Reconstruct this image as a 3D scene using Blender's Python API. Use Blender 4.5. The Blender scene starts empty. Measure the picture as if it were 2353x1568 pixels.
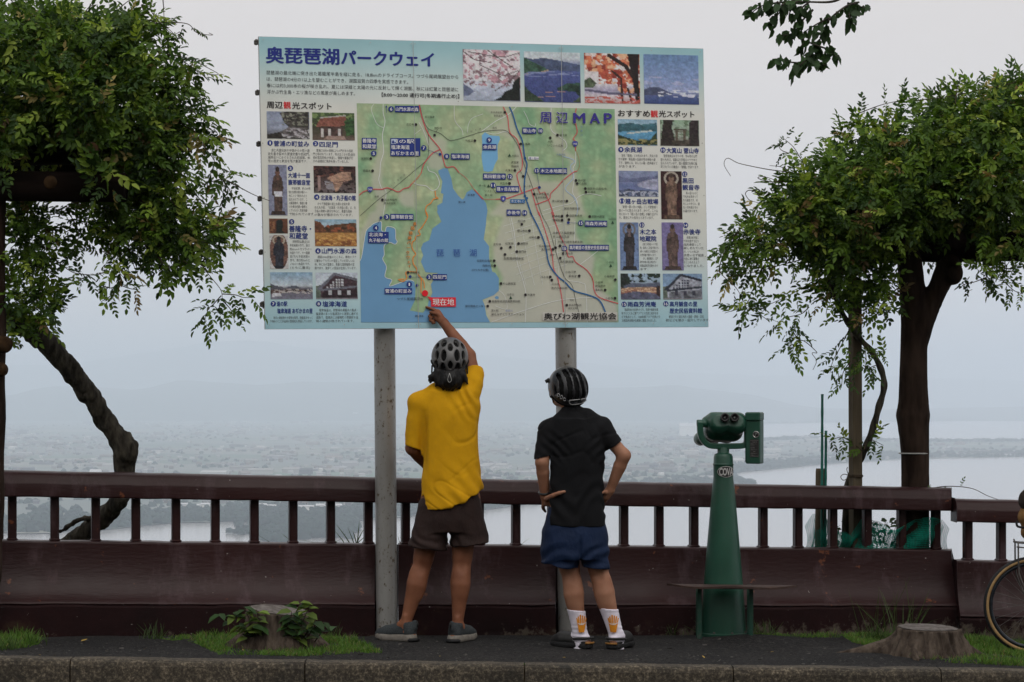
import bpy, math, random
import numpy as np
from mathutils import Vector, Matrix, noise as mnoise

S = bpy.context.scene
C = S.collection
rnd = random.Random(7)
NR = np.random.RandomState(11)

# ------------------------------------------------------------------ camera
# the photograph's own 2353-pixel frame is the unit for directions from the eye
F, CX, HY, CZ = 5556.0, 1176.5, 915.0, 1.41
cam_d = bpy.data.cameras.new('camera')
cam = bpy.data.objects.new('camera', cam_d)
C.objects.link(cam)
cam.location = (0, 0, CZ)
cam.rotation_euler = (math.radians(90), 0, 0)
cam_d.sensor_width = 36.0
cam_d.lens = F / 2353.0 * 36.0
cam_d.shift_y = (HY - 784.0) / 2353.0
cam_d.clip_start = 0.1
cam_d.clip_end = 200000.0
S.camera = cam

# ------------------------------------------------------------------ sky and sun
SUN_EL, SUN_AZ = 50.0, 160.0
world = bpy.data.worlds.new('World')
S.world = world
world.use_nodes = True
wn, wl = world.node_tree.nodes, world.node_tree.links
wn.clear()
w_out = wn.new('ShaderNodeOutputWorld')
w_bg = wn.new('ShaderNodeBackground')
w_bg.inputs['Strength'].default_value = 0.1
w_sky = wn.new('ShaderNodeTexSky')
w_sky.sky_type = 'NISHITA'
w_sky.sun_disc = False
w_sky.sun_elevation = math.radians(SUN_EL)
w_sky.sun_rotation = math.radians(SUN_AZ)
w_sky.dust_density = 4.0
w_tc = wn.new('ShaderNodeTexCoord')
w_sep = wn.new('ShaderNodeSeparateXYZ')
w_ramp = wn.new('ShaderNodeValToRGB')           # the overcast deck: grey low down, brighter overhead
w_ramp.color_ramp.elements[0].position = 0.0
w_ramp.color_ramp.elements[0].color = (0.535, 0.490, 0.462, 1)
w_ramp.color_ramp.elements[1].position = 1.0
w_ramp.color_ramp.elements[1].color = (0.86, 0.86, 0.87, 1)
e = w_ramp.color_ramp.elements.new(0.2)
e.color = (0.545, 0.503, 0.478, 1)
w_nz = wn.new('ShaderNodeTexNoise')
w_nz.inputs['Scale'].default_value = 2.2
w_nz.inputs['Detail'].default_value = 5.0
w_map = wn.new('ShaderNodeMapping')
w_map.inputs['Scale'].default_value = (1, 1, 3.5)
w_mr = wn.new('ShaderNodeMapRange')
w_mr.inputs['To Min'].default_value = 14.3
w_mr.inputs['To Max'].default_value = 16.1
w_sc = wn.new('ShaderNodeVectorMath'); w_sc.operation = 'SCALE'
w_mix = wn.new('ShaderNodeMix'); w_mix.data_type = 'RGBA'
w_mix.inputs['Factor'].default_value = 0.93
wl.new(w_tc.outputs['Generated'], w_sep.inputs[0])
wl.new(w_sep.outputs['Z'], w_ramp.inputs['Fac'])
wl.new(w_tc.outputs['Generated'], w_map.inputs['Vector'])
wl.new(w_map.outputs['Vector'], w_nz.inputs['Vector'])
wl.new(w_nz.outputs[0], w_mr.inputs['Value'])
wl.new(w_ramp.outputs['Color'], w_sc.inputs[0])
wl.new(w_mr.outputs['Result'], w_sc.inputs['Scale'])
wl.new(w_sky.outputs['Color'], w_mix.inputs['A'])
wl.new(w_sc.outputs['Vector'], w_mix.inputs['B'])
wl.new(w_mix.outputs['Result'], w_bg.inputs['Color'])
wl.new(w_bg.outputs[0], w_out.inputs['Surface'])

sun_d = bpy.data.lights.new('sun', 'SUN')
sun_d.energy = 0.9
sun_d.angle = math.radians(40)
sun_d.color = (1.0, 0.95, 0.88)
sun = bpy.data.objects.new('sun', sun_d)
C.objects.link(sun)
az = math.radians(SUN_AZ)
el = math.radians(SUN_EL)
sun_dir = Vector((math.sin(az) * math.cos(el), math.cos(az) * math.cos(el), math.sin(el)))
sun.rotation_euler = sun_dir.to_track_quat('Z', 'Y').to_euler()

S.view_settings.view_transform = 'Standard'
S.view_settings.look = 'None'
S.view_settings.exposure = 0.0
S.view_settings.gamma = 1.0
S.render.engine = 'CYCLES'
S.cycles.use_denoising = True
S.cycles.max_bounces = 8
S.cycles.transparent_max_bounces = 8
S.cycles.volume_bounces = 2

# ------------------------------------------------------------------ helpers
def U(px, py, d):
    """point at distance d along the direction of (px, py)"""
    return Vector(((px - CX) * d / F, d, CZ - (py - HY) * d / F))

def lin(c):
    return tuple((v / 255.0 / 12.92) if v / 255.0 <= 0.04045 else ((v / 255.0 + 0.055) / 1.055) ** 2.4 for v in c)

def tag(o, label=None, cat=None, group=None, kind=None):
    if label: o['label'] = label
    if cat: o['category'] = cat
    if group: o['group'] = group
    if kind: o['kind'] = kind
    return o

def empty(name, loc=(0, 0, 0)):
    o = bpy.data.objects.new(name, None)
    o.location = loc
    o.empty_display_size = 0.2
    C.objects.link(o)
    return o

def link(name, me, mat, parent=None, smooth=False):
    o = bpy.data.objects.new(name, me)
    if mat is not None:
        me.materials.append(mat)
    if parent is not None:
        o.parent = parent
        off = Vector((0, 0, 0))
        p = parent
        while p is not None:
            off += p.location
            p = p.parent
        o.location = -off           # geometry is written in world coordinates
    C.objects.link(o)
    if smooth and len(me.polygons):
        me.polygons.foreach_set('use_smooth', np.ones(len(me.polygons), dtype=bool))
    return o

def mesh_np(name, v, f, cols=None):
    """v: (n,3), f: list of index tuples or (m,k) array; cols: per-vertex rgb"""
    me = bpy.data.meshes.new(name)
    v = np.asarray(v, dtype=np.float32)
    if isinstance(f, np.ndarray):
        m, k = f.shape
        me.vertices.add(len(v)); me.vertices.foreach_set('co', v.ravel())
        me.loops.add(m * k); me.loops.foreach_set('vertex_index', f.astype(np.int32).ravel())
        me.polygons.add(m)
        me.polygons.foreach_set('loop_start', np.arange(0, m * k, k, dtype=np.int32))
        me.polygons.foreach_set('loop_total', np.full(m, k, dtype=np.int32))
    else:
        me.from_pydata([tuple(map(float, p)) for p in v], [], [tuple(map(int, q)) for q in f])
    me.update(calc_edges=True)
    if cols is not None:
        ca = me.color_attributes.new('Col', 'FLOAT_COLOR', 'POINT')
        a = np.ones((len(v), 4), dtype=np.float32)
        a[:, :3] = cols
        ca.data.foreach_set('color', a.ravel())
    return me

class MB:
    """collects shapes into one mesh"""
    def __init__(self):
        self.v, self.f = [], []
    def add(self, v, f):
        n = len(self.v)
        self.v += [Vector(p) for p in v]
        self.f += [tuple(i + n for i in q) for q in f]
    def box(self, c, s, rot=None, bev=0.0):
        c = Vector(c)
        hx, hy, hz = s[0] / 2, s[1] / 2, s[2] / 2
        R = rot if rot is not None else Matrix.Identity(3)
        if bev <= 0:
            v = [Vector((x, y, z)) for x in (-hx, hx) for y in (-hy, hy) for z in (-hz, hz)]
            f = [(0, 1, 3, 2), (4, 6, 7, 5), (0, 4, 5, 1), (2, 3, 7, 6), (0, 2, 6, 4), (1, 5, 7, 3)]
            self.add([c + R @ p for p in v], f)
        else:
            # chamfered box: profile in xy with cut corners, cut again at top and bottom
            b = min(bev, hx * .9, hy * .9, hz * .9)
            def ring(z, i):
                x, y = hx - i, hy - i
                k = b
                return [(-x + k, -y, z), (x - k, -y, z), (x, -y + k, z), (x, y - k, z), (x - k, y, z), (-x + k, y, z), (-x, y - k, z), (-x, -y + k, z)]
            rs = [ring(-hz, b), ring(-hz + b, 0), ring(hz - b, 0), ring(hz, b)]
            v = [Vector(p) for r in rs for p in r]
            f = [tuple(range(7, -1, -1)), tuple(range(24, 32))]
            for k in range(3):
                for i in range(8):
                    j = (i + 1) % 8
                    f.append((k * 8 + i, k * 8 + j, k * 8 + 8 + j, k * 8 + 8 + i))
            self.add([c + R @ p for p in v], f)
    def tube(self, pts, rad, n=10, caps=True, flat=None):
        pts = [Vector(p) for p in pts]
        if not hasattr(rad, '__len__'): rad = [rad] * len(pts)
        t0 = (pts[1] - pts[0]).normalized()
        a = Vector((0, 0, 1)) if abs(t0.z) < .9 else Vector((1, 0, 0))
        nrm = t0.cross(a).normalized()
        base = len(self.v)
        for i, p in enumerate(pts):
            t = (pts[min(i + 1, len(pts) - 1)] - pts[max(i - 1, 0)])
            if t.length < 1e-9: t = t0
            t.normalize()
            nrm = (nrm - t * nrm.dot(t))
            if nrm.length < 1e-6: nrm = t.orthogonal()
            nrm.normalize()
            b = t.cross(nrm)
            for k in range(n):
                an = 2 * math.pi * k / n
                self.v.append(p + (nrm * math.cos(an) + b * math.sin(an)) * rad[i])
        for i in range(len(pts) - 1):
            for k in range(n):
                k2 = (k + 1) % n
                self.f.append((base + i * n + k, base + i * n + k2, base + (i + 1) * n + k2, base + (i + 1) * n + k))
        if caps:
            self.f.append(tuple(base + k for k in range(n - 1, -1, -1)))
            e0 = base + (len(pts) - 1) * n
            self.f.append(tuple(e0 + k for k in range(n)))
    def lathe(self, prof, c, n=32, axis='Z', R=None):
        """prof: (r, h) pairs"""
        base = len(self.v)
        c = Vector(c)
        R = R if R is not None else Matrix.Identity(3)
        for r, h in prof:
            for k in range(n):
                a = 2 * math.pi * k / n
                self.v.append(c + R @ Vector((r * math.cos(a), r * math.sin(a), h)))
        for i in range(len(prof) - 1):
            for k in range(n):
                k2 = (k + 1) % n
                self.f.append((base + i * n + k, base + i * n + k2, base + (i + 1) * n + k2, base + (i + 1) * n + k))
        self.f.append(tuple(base + k for k in range(n - 1, -1, -1)))
        e0 = base + (len(prof) - 1) * n
        self.f.append(tuple(e0 + k for k in range(n)))
    def torus(self, c, R, r, nrm=Vector((0, 1, 0)), n=48, m=8):
        c = Vector(c); nrm = Vector(nrm).normalized()
        a = nrm.orthogonal().normalized(); b = nrm.cross(a)
        base = len(self.v)
        for i in range(n):
            t = 2 * math.pi * i / n
            d = a * math.cos(t) + b * math.sin(t)
            for k in range(m):
                s = 2 * math.pi * k / m
                self.v.append(c + d * (R + r * math.cos(s)) + nrm * (r * math.sin(s)))
        for i in range(n):
            for k in range(m):
                i2, k2 = (i + 1) % n, (k + 1) % m
                self.f.append((base + i * m + k, base + i2 * m + k, base + i2 * m + k2, base + i * m + k2))
    def build(self, name, mat, parent=None, smooth=False):
        me = mesh_np(name, np.array([tuple(p) for p in self.v]), self.f)
        return link(name, me, mat, parent, smooth)

def add_bevel(o, w=0.004, seg=2):
    m = o.modifiers.new('bevel', 'BEVEL'); m.width = w; m.segments = seg; m.limit_method = 'ANGLE'
    m.angle_limit = math.radians(40)
    return o

def spline(pts, n=8):
    """Catmull-Rom through points of any dimension"""
    P = [np.array(p, float) for p in pts]
    out = []
    for i in range(len(P) - 1):
        p0, p1, p2, p3 = P[max(i - 1, 0)], P[i], P[i + 1], P[min(i + 2, len(P) - 1)]
        for k in range(n):
            t = k / n
            out.append(.5 * ((2 * p1) + (-p0 + p2) * t + (2 * p0 - 5 * p1 + 4 * p2 - p3) * t * t + (-p0 + 3 * p1 - 3 * p2 + p3) * t ** 3))
    out.append(P[-1])
    return out

# value noise in numpy (for surface shapes and printed pictures)
def vnoise(x, y, z=0.0, seed=0):
    x, y, z = np.broadcast_arrays(np.asarray(x, float), np.asarray(y, float), np.asarray(z, float))
    xi, yi, zi = np.floor(x).astype(np.int64), np.floor(y).astype(np.int64), np.floor(z).astype(np.int64)
    fx, fy, fz = x - xi, y - yi, z - zi
    fx, fy, fz = fx * fx * (3 - 2 * fx), fy * fy * (3 - 2 * fy), fz * fz * (3 - 2 * fz)
    def h(i, j, k):
        n = (i * 374761393 + j * 668265263 + k * 2147483647 + seed * 974634787) & 0xffffffff
        n = ((n ^ (n >> 13)) * 1274126177) & 0xffffffff
        n = n ^ (n >> 16)
        return (n & 0xffff) / 65535.0
    def lerp(a, b, t): return a + (b - a) * t
    r = lerp(lerp(lerp(h(xi, yi, zi), h(xi + 1, yi, zi), fx), lerp(h(xi, yi + 1, zi), h(xi + 1, yi + 1, zi), fx), fy),
             lerp(lerp(h(xi, yi, zi + 1), h(xi + 1, yi, zi + 1), fx), lerp(h(xi, yi + 1, zi + 1), h(xi + 1, yi + 1, zi + 1), fx), fy), fz)
    return r * 2 - 1

def fbm(x, y, z=0.0, o=4, seed=0):
    s, a, t = 0, 1.0, 0
    x, y, z = np.asarray(x, float), np.asarray(y, float), np.asarray(z, float)
    for i in range(o):
        s = s + a * vnoise(x * 2 ** i, y * 2 ** i, z * 2 ** i, seed + i); t += a; a *= .5
    return s / t

# ------------------------------------------------------------------ materials
def new_mat(name):
    m = bpy.data.materials.new(name)
    m.use_nodes = True
    nt = m.node_tree
    b = nt.nodes['Principled BSDF']
    return m, nt, b

def ramp2(nt, fac, stops):
    r = nt.nodes.new('ShaderNodeValToRGB')
    el = r.color_ramp.elements
    while len(el) > 1: el.remove(el[0])
    el[0].position = stops[0][0]; el[0].color = (*stops[0][1], 1)
    for p, c in stops[1:]:
        q = el.new(p); q.color = (*c, 1)
    if fac is not None: nt.links.new(fac, r.inputs['Fac'])
    return r

def tex_noise(nt, scale, detail=4, rough=.55, vec=None, stretch=None):
    n = nt.nodes.new('ShaderNodeTexNoise')
    n.inputs['Scale'].default_value = scale
    n.inputs['Detail'].default_value = detail
    n.inputs['Roughness'].default_value = rough
    if vec is None:
        g = nt.nodes.new('ShaderNodeNewGeometry')
        vec = g.outputs['Position']
    if stretch is not None:
        mp = nt.nodes.new('ShaderNodeMapping')
        mp.inputs['Scale'].default_value = stretch
        nt.links.new(vec, mp.inputs['Vector'])
        vec = mp.outputs['Vector']
    nt.links.new(vec, n.inputs['Vector'])
    return n

def mixc(nt, fac, a, b, mode='MIX'):
    m = nt.nodes.new('ShaderNodeMix'); m.data_type = 'RGBA'; m.blend_type = mode
    for sock, v in (('Factor', fac), ('A', a), ('B', b)):
        if isinstance(v, (int, float)): m.inputs[sock].default_value = v
        elif isinstance(v, tuple): m.inputs[sock].default_value = (*v, 1)
        else: nt.links.new(v, m.inputs[sock])
    return m.outputs['Result']

def bump(nt, b, h, strength=.3, dist=.01):
    n = nt.nodes.new('ShaderNodeBump')
    n.inputs['Strength'].default_value = strength
    n.inputs['Distance'].default_value = dist
    nt.links.new(h, n.inputs['Height'])
    nt.links.new(n.outputs[0], b.inputs['Normal'])
    return n

def mat_noise(name, c1, c2, scale=20, rough=.6, spec=.4, bs=.2, bd=.004, stretch=None, detail=5, metallic=0.0, bscale=None, lo=.35, hi=.65):
    m, nt, b = new_mat(name)
    n = tex_noise(nt, scale, detail, stretch=stretch)
    r = ramp2(nt, n.outputs[0], [(lo, c1), (hi, c2)])
    nt.links.new(r.outputs['Color'], b.inputs['Base Color'])
    b.inputs['Roughness'].default_value = rough
    b.inputs['Specular IOR Level'].default_value = spec
    b.inputs['Metallic'].default_value = metallic
    if bs:
        n2 = tex_noise(nt, bscale or scale * 3, 4, stretch=stretch)
        bump(nt, b, n2.outputs[0], bs, bd)
    return m

def mat_attr(name, rough=.5, spec=.3, dirt=0.0, dscale=6.0, transl=0.0, bs=0.0):
    m, nt, b = new_mat(name)
    a = nt.nodes.new('ShaderNodeAttribute'); a.attribute_name = 'Col'
    col = a.outputs['Color']
    if dirt:
        n = tex_noise(nt, dscale, 6)
        r = ramp2(nt, n.outputs[0], [(.3, (1 - dirt,) * 3), (.7, (1, 1, 1))])
        col = mixc(nt, 1.0, col, r.outputs['Color'], 'MULTIPLY')
    nt.links.new(col, b.inputs['Base Color'])
    b.inputs['Roughness'].default_value = rough
    b.inputs['Specular IOR Level'].default_value = spec
    if transl:
        t = nt.nodes.new('ShaderNodeBsdfTranslucent')
        nt.links.new(mixc(nt, 1.0, col, (1.25, 1.3, .7), 'MULTIPLY'), t.inputs['Color'])
        ms = nt.nodes.new('ShaderNodeMixShader'); ms.inputs[0].default_value = transl
        nt.links.new(b.outputs[0], ms.inputs[1]); nt.links.new(t.outputs[0], ms.inputs[2])
        nt.links.new(ms.outputs[0], nt.nodes['Material Output'].inputs['Surface'])
    return m

M = {}
# maroon painted concrete, with pale scuffs, rain streaks and chips
def mat_maroon():
    m, nt, b = new_mat('maroon_paint')
    big = tex_noise(nt, 1.3, 5)
    base = ramp2(nt, big.outputs[0], [(.3, (.017, .0048, .0050)), (.7, (.027, .0074, .0072))]).outputs['Color']
    scuff = tex_noise(nt, 5.0, 9, .72, stretch=(1, 1, .35))
    sf = ramp2(nt, scuff.outputs[0], [(.53, (0, 0, 0)), (.72, (1, 1, 1))]).outputs['Color']
    base = mixc(nt, sf, base, (.066, .038, .042))
    chip = tex_noise(nt, 34.0, 5, .6)
    cf = ramp2(nt, chip.outputs[0], [(.715, (0, 0, 0)), (.73, (1, 1, 1))]).outputs['Color']
    base = mixc(nt, cf, base, (.26, .235, .22))
    rust = tex_noise(nt, 9.0, 4, .6)
    rf = ramp2(nt, rust.outputs[0], [(.655, (0, 0, 0)), (.69, (1, 1, 1))]).outputs['Color']
    base = mixc(nt, rf, base, (.11, .035, .015))
    nt.links.new(base, b.inputs['Base Color'])
    rr = nt.nodes.new('ShaderNodeMapRange')
    rr.inputs['To Min'].default_value = .30; rr.inputs['To Max'].default_value = .60
    nt.links.new(scuff.outputs[0], rr.inputs['Value'])
    nt.links.new(rr.outputs[0], b.inputs['Roughness'])
    b.inputs['Specular IOR Level'].default_value = .22
    crk = tex_noise(nt, 26.0, 6, stretch=(.5, 1, 2.2))
    bump(nt, b, crk.outputs[0], .28, .008)
    return m
M['maroon'] = mat_maroon()
def mat_plinth():
    m, nt, b = new_mat('stained_plinth')
    big = tex_noise(nt, 3.0, 7, .65)
    base = ramp2(nt, big.outputs[0], [(.35, (.009, .0032, .0034)), (.6, (.017, .0052, .0055)), (.72, (.035, .020, .012))]).outputs['Color']
    g = nt.nodes.new('ShaderNodeNewGeometry')
    sp = nt.nodes.new('ShaderNodeSeparateXYZ'); nt.links.new(g.outputs['Position'], sp.inputs[0])
    n2 = tex_noise(nt, 14.0, 8, .7)
    ad = nt.nodes.new('ShaderNodeMath'); ad.operation = 'MULTIPLY_ADD'      # peeled paint and grit near the foot
    nt.links.new(sp.outputs['Z'], ad.inputs[0]); ad.inputs[1].default_value = -1.6
    nt.links.new(n2.outputs[0], ad.inputs[2])
    pf = ramp2(nt, ad.outputs[0], [(.50, (0, 0, 0)), (.60, (1, 1, 1))]).outputs['Color']
    base = mixc(nt, pf, base, (.075, .060, .046))
    chip = tex_noise(nt, 40.0, 4, .6)
    cf = ramp2(nt, chip.outputs[0], [(.71, (0, 0, 0)), (.73, (1, 1, 1))]).outputs['Color']
    base = mixc(nt, cf, base, (.24, .22, .20))
    nt.links.new(base, b.inputs['Base Color'])
    b.inputs['Roughness'].default_value = .85
    b.inputs['Specular IOR Level'].default_value = .15
    bump(nt, b, n2.outputs[0], .5, .01)
    return m
M['plinth'] = mat_plinth()
def mat_asphalt():
    m, nt, b = new_mat('asphalt')
    n = tex_noise(nt, 46.0, 7, .8)
    big = tex_noise(nt, 1.6, 5)
    base = ramp2(nt, n.outputs[0], [(.38, (.0055, .0055, .006)), (.52, (.0165, .016, .016)), (.64, (.060, .057, .055))]).outputs['Color']
    bigc = ramp2(nt, big.outputs[0], [(.3, (.65, .65, .66)), (.7, (1.15, 1.12, 1.08))]).outputs['Color']
    base = mixc(nt, 1.0, base, bigc, 'MULTIPLY')
    sp = tex_noise(nt, 75.0, 3, .6)
    sf = ramp2(nt, sp.outputs[0], [(.70, (0, 0, 0)), (.72, (1, 1, 1))]).outputs['Color']
    base = mixc(nt, sf, base, (.20, .19, .18))
    nt.links.new(base, b.inputs['Base Color'])
    b.inputs['Roughness'].default_value = .9
    b.inputs['Specular IOR Level'].default_value = .2
    bump(nt, b, n.outputs[0], .8, .01)
    return m
M['asphalt'] = mat_asphalt()
def mat_kerb():
    m, nt, b = new_mat('weathered_kerb_concrete')
    n = tex_noise(nt, 52.0, 7, .8)
    base = ramp2(nt, n.outputs[0], [(.38, (.020, .016, .011)), (.52, (.070, .058, .042)), (.63, (.22, .19, .145))]).outputs['Color']
    big = tex_noise(nt, 3.2, 6, .6)
    bf = ramp2(nt, big.outputs[0], [(.33, (.42, .41, .38)), (.66, (1.05, 1.0, .92))]).outputs['Color']
    base = mixc(nt, 1.0, base, bf, 'MULTIPLY')
    g = nt.nodes.new('ShaderNodeNewGeometry')                               # moss and soot stains low on the face
    mo = tex_noise(nt, 9.0, 5, .6)
    mf = ramp2(nt, mo.outputs[0], [(.58, (0, 0, 0)), (.70, (.8, .8, .8))]).outputs['Color']
    base = mixc(nt, mf, base, (.012, .011, .008))
    nt.links.new(base, b.inputs['Base Color'])
    b.inputs['Roughness'].default_value = .9
    bump(nt, b, n.outputs[0], .7, .008)
    return m
M['kerb'] = mat_kerb()
M['soil'] = mat_noise('soil', (.03, .022, .014), (.075, .055, .035), 25, .95, .1, .6, .02)
M['print'] = mat_attr('printed_sign', rough=.42, spec=.35, dirt=.10, dscale=4.0)
M['foliage'] = mat_attr('wisteria_leaf', rough=.55, spec=.22, transl=.25)
M['grass'] = mat_attr('grass_blade', rough=.55, spec=.3, transl=.3)
M['far'] = mat_attr('far_ground', rough=.9, spec=.1)
def mat_pole():
    m, nt, b = new_mat('galvanised_pole')
    n = tex_noise(nt, 6.0, 6, .6, stretch=(1, 1, .3))
    base = ramp2(nt, n.outputs[0], [(.3, (.20, .195, .185)), (.7, (.33, .325, .31))]).outputs['Color']
    sp = tex_noise(nt, 46.0, 5, .65, stretch=(1, 1, .6))
    msk = tex_noise(nt, 2.6, 3)
    mm = nt.nodes.new('ShaderNodeMath'); mm.operation = 'MULTIPLY_ADD'
    nt.links.new(msk.outputs[0], mm.inputs[0]); mm.inputs[1].default_value = .30
    nt.links.new(sp.outputs[0], mm.inputs[2])
    sf = ramp2(nt, mm.outputs[0], [(.775, (0, 0, 0)), (.80, (1, 1, 1))]).outputs['Color']
    base = mixc(nt, sf, base, (.045, .022, .012))
    lf = ramp2(nt, mm.outputs[0], [(.70, (0, 0, 0)), (.80, (.5, .5, .5))]).outputs['Color']
    base = mixc(nt, lf, base, (.13, .10, .06))
    nt.links.new(base, b.inputs['Base Color'])
    b.inputs['Metallic'].default_value = .35
    b.inputs['Roughness'].default_value = .42
    bump(nt, b, sp.outputs[0], .12, .003)
    return m
M['pole'] = mat_pole()
M['steel'] = mat_noise('dull_steel', (.07, .065, .06), (.14, .13, .12), 30, .5, .5, .1, .002, metallic=.6)
M['board_edge'] = mat_noise('aluminium_edge', (.33, .34, .34), (.45, .45, .44), 12, .4, .5, .05, .001, metallic=.3)

# ------------------------------------------------------------------ far country: lake, plain, mountains
LZ = -200.0                                   # the lake lies about 200 m below the lookout
def LK(px, py, dz=0.0):
    d = (CZ - LZ - dz) * F / (py - HY)
    return Vector(((px - CX) * d / F, d, LZ + dz))

def mat_lake():
    m, nt, b = new_mat('lake_water')
    b.inputs['Base Color'].default_value = (.30, .285, .275, 1)
    b.inputs['Roughness'].default_value = .16
    b.inputs['Specular IOR Level'].default_value = 1.0
    n = tex_noise(nt, .02, 5, .6)
    bump(nt, b, n.outputs[0], .06, 1.0)
    return m
M['lake'] = mat_lake()
g = MB()
g.add([(-60000, 300, LZ), (60000, 300, LZ), (60000, 70000, LZ), (-60000, 70000, LZ)], [(0, 1, 2, 3)])
tag(g.build('lake', M['lake']), kind='structure')

# shorelines, as directions from the lookout onto the water level
near_shore = [(-900, 1275), (-400, 1240), (0, 1222), (39, 1226), (117, 1225), (170, 1217), (231, 1218), (305, 1210), (394, 1201), (487, 1199), (565, 1196), (640, 1216), (700, 1226), (767, 1226),
              (815, 1222), (822, 1196), (900, 1190), (1000, 1180), (1112, 1171), (1185, 1161), (1300, 1150), (1420, 1140), (1560, 1128), (1660, 1121), (1712, 1113), (1720, 1110), (1700, 1104),
              (1690, 1097), (1689, 1086), (1751, 1080), (1876, 1068), (2062, 1055), (2353, 1049), (2800, 1046), (3400, 1044)]
inner_top = [(3400, 1012), (2800, 1011), (2353, 1010), (2136, 1012), (2000, 1008), (1868, 1003.6), (1755, 1008), (1690, 1004), (1620, 1002), (1595, 994), (1598, 984), (1660, 976.5), (1759, 974.6), (1900, 972), (2040, 970),
             (2353, 966), (2800, 965), (3400, 964)]
far_edge = [(3400, 926), (-900, 926)]
outline = near_shore + inner_top + far_edge
def inpoly(px, py, poly):
    px, py = np.asarray(px, float), np.asarray(py, float)
    r = np.zeros(np.broadcast(px, py).shape, bool)
    n = len(poly)
    for i in range(n):
        x1, y1 = poly[i]; x2, y2 = poly[(i + 1) % n]
        if y1 == y2: continue
        c = ((y1 > py) != (y2 > py)) & (px < (x2 - x1) * (py - y1) / (y2 - y1) + x1)
        r ^= c
    return r
def mat_plain():
    m, nt, b = new_mat('far_plain')
    g = nt.nodes.new('ShaderNodeNewGeometry')
    vo = nt.nodes.new('ShaderNodeTexVoronoi'); vo.inputs['Scale'].default_value = .0045
    mp = nt.nodes.new('ShaderNodeMapping'); mp.inputs['Scale'].default_value = (.30, .75, 1)
    nt.links.new(g.outputs['Position'], mp.inputs['Vector']); nt.links.new(mp.outputs['Vector'], vo.inputs['Vector'])
    sp = nt.nodes.new('ShaderNodeSeparateColor'); nt.links.new(vo.outputs['Color'], sp.inputs[0])
    r = ramp2(nt, sp.outputs[0], [(0, (.03, .06, .04)), (.3, (.06, .11, .06)), (.5, (.045, .08, .05)), (.7, (.12, .13, .09)), (1, (.17, .165, .14))])
    n = tex_noise(nt, .0009, 6, .6)
    tf = ramp2(nt, n.outputs[0], [(.42, (0, 0, 0)), (.62, (1, 1, 1))]).outputs['Color']
    nt.links.new(mixc(nt, tf, r.outputs['Color'], (.105, .125, .110)), b.inputs['Base Color'])
    b.inputs['Roughness'].default_value = .9
    return m
M['plain'] = mat_plain()
me = mesh_np('plain', np.array([tuple(LK(x, y, 1.5)) for x, y in outline]), [tuple(range(len(outline)))])
tag(link('plain', me, M['plain']), kind='structure')

M['mountain'] = mat_noise('forested_mountain', (.018, .035, .018), (.05, .075, .035), .004, .95, .1, .6, 60.0, bscale=.006)
def ridge(name, pts, dist, depth, base_z, seed, nx=260, ny=14, rough=.10):
    xs = np.linspace(pts[0][0], pts[-1][0], nx)
    ys = np.interp(xs, [p[0] for p in pts], [p[1] for p in pts])
    V, Fc = [], []
    for j in range(ny):
        t = j / (ny - 1)
        prof = math.sin(min(t / .62, 1) * math.pi / 2) ** 1.2 if t < .62 else math.cos((t - .62) / .38 * math.pi / 2)
        for i in range(nx):
            x0 = (xs[i] - CX) * dist / F
            top = CZ - (ys[i] - HY) * dist / F
            hgt = top - base_z
            nz = mnoise.fractal(Vector((x0 / 1400.0, t * 4 + seed, seed * 3.1)), 1.0, 2.0, 5)
            hj = hgt * prof * (1 + rough * nz * (1 if j != int(.62 * (ny - 1)) else .35))
            V.append((x0, dist + (t - .62) * depth, base_z + max(hj, 0)))
    for j in range(ny - 1):
        for i in range(nx - 1):
            a = j * nx + i
            Fc.append((a, a + 1, a + nx + 1, a + nx))
    me = mesh_np(name, np.array(V), np.array(Fc))
    return tag(link(name, me, M['mountain'], smooth=True), kind='structure')
ridge('near_mountains', [(-1400, 915), (-400, 912), (7, 911), (88, 904), (128, 888), (180, 889), (235, 891), (316, 897), (389, 889), (430, 874), (492, 880), (606, 886), (698, 880), (822, 878), (960, 884), (1100, 892),
                         (1230, 893), (1379, 890), (1544, 887), (1586, 895), (1710, 907), (1793, 926), (1876, 938), (2000, 940), (2200, 938), (2600, 930), (3800, 930)], 26000.0, 8000.0, LZ - 2, 1)
ridge('far_mountains', [(-1800, 850), (-300, 845), (100, 838), (280, 825), (396, 808), (484, 787), (588, 790), (700, 800), (800, 806), (1000, 812), (1150, 820), (1300, 832), (1500, 850), (1750, 868), (1900, 862),
                        (2100, 866), (2353, 876), (2800, 872), (4200, 880)], 40000.0, 11000.0, LZ - 2, 5)

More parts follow.
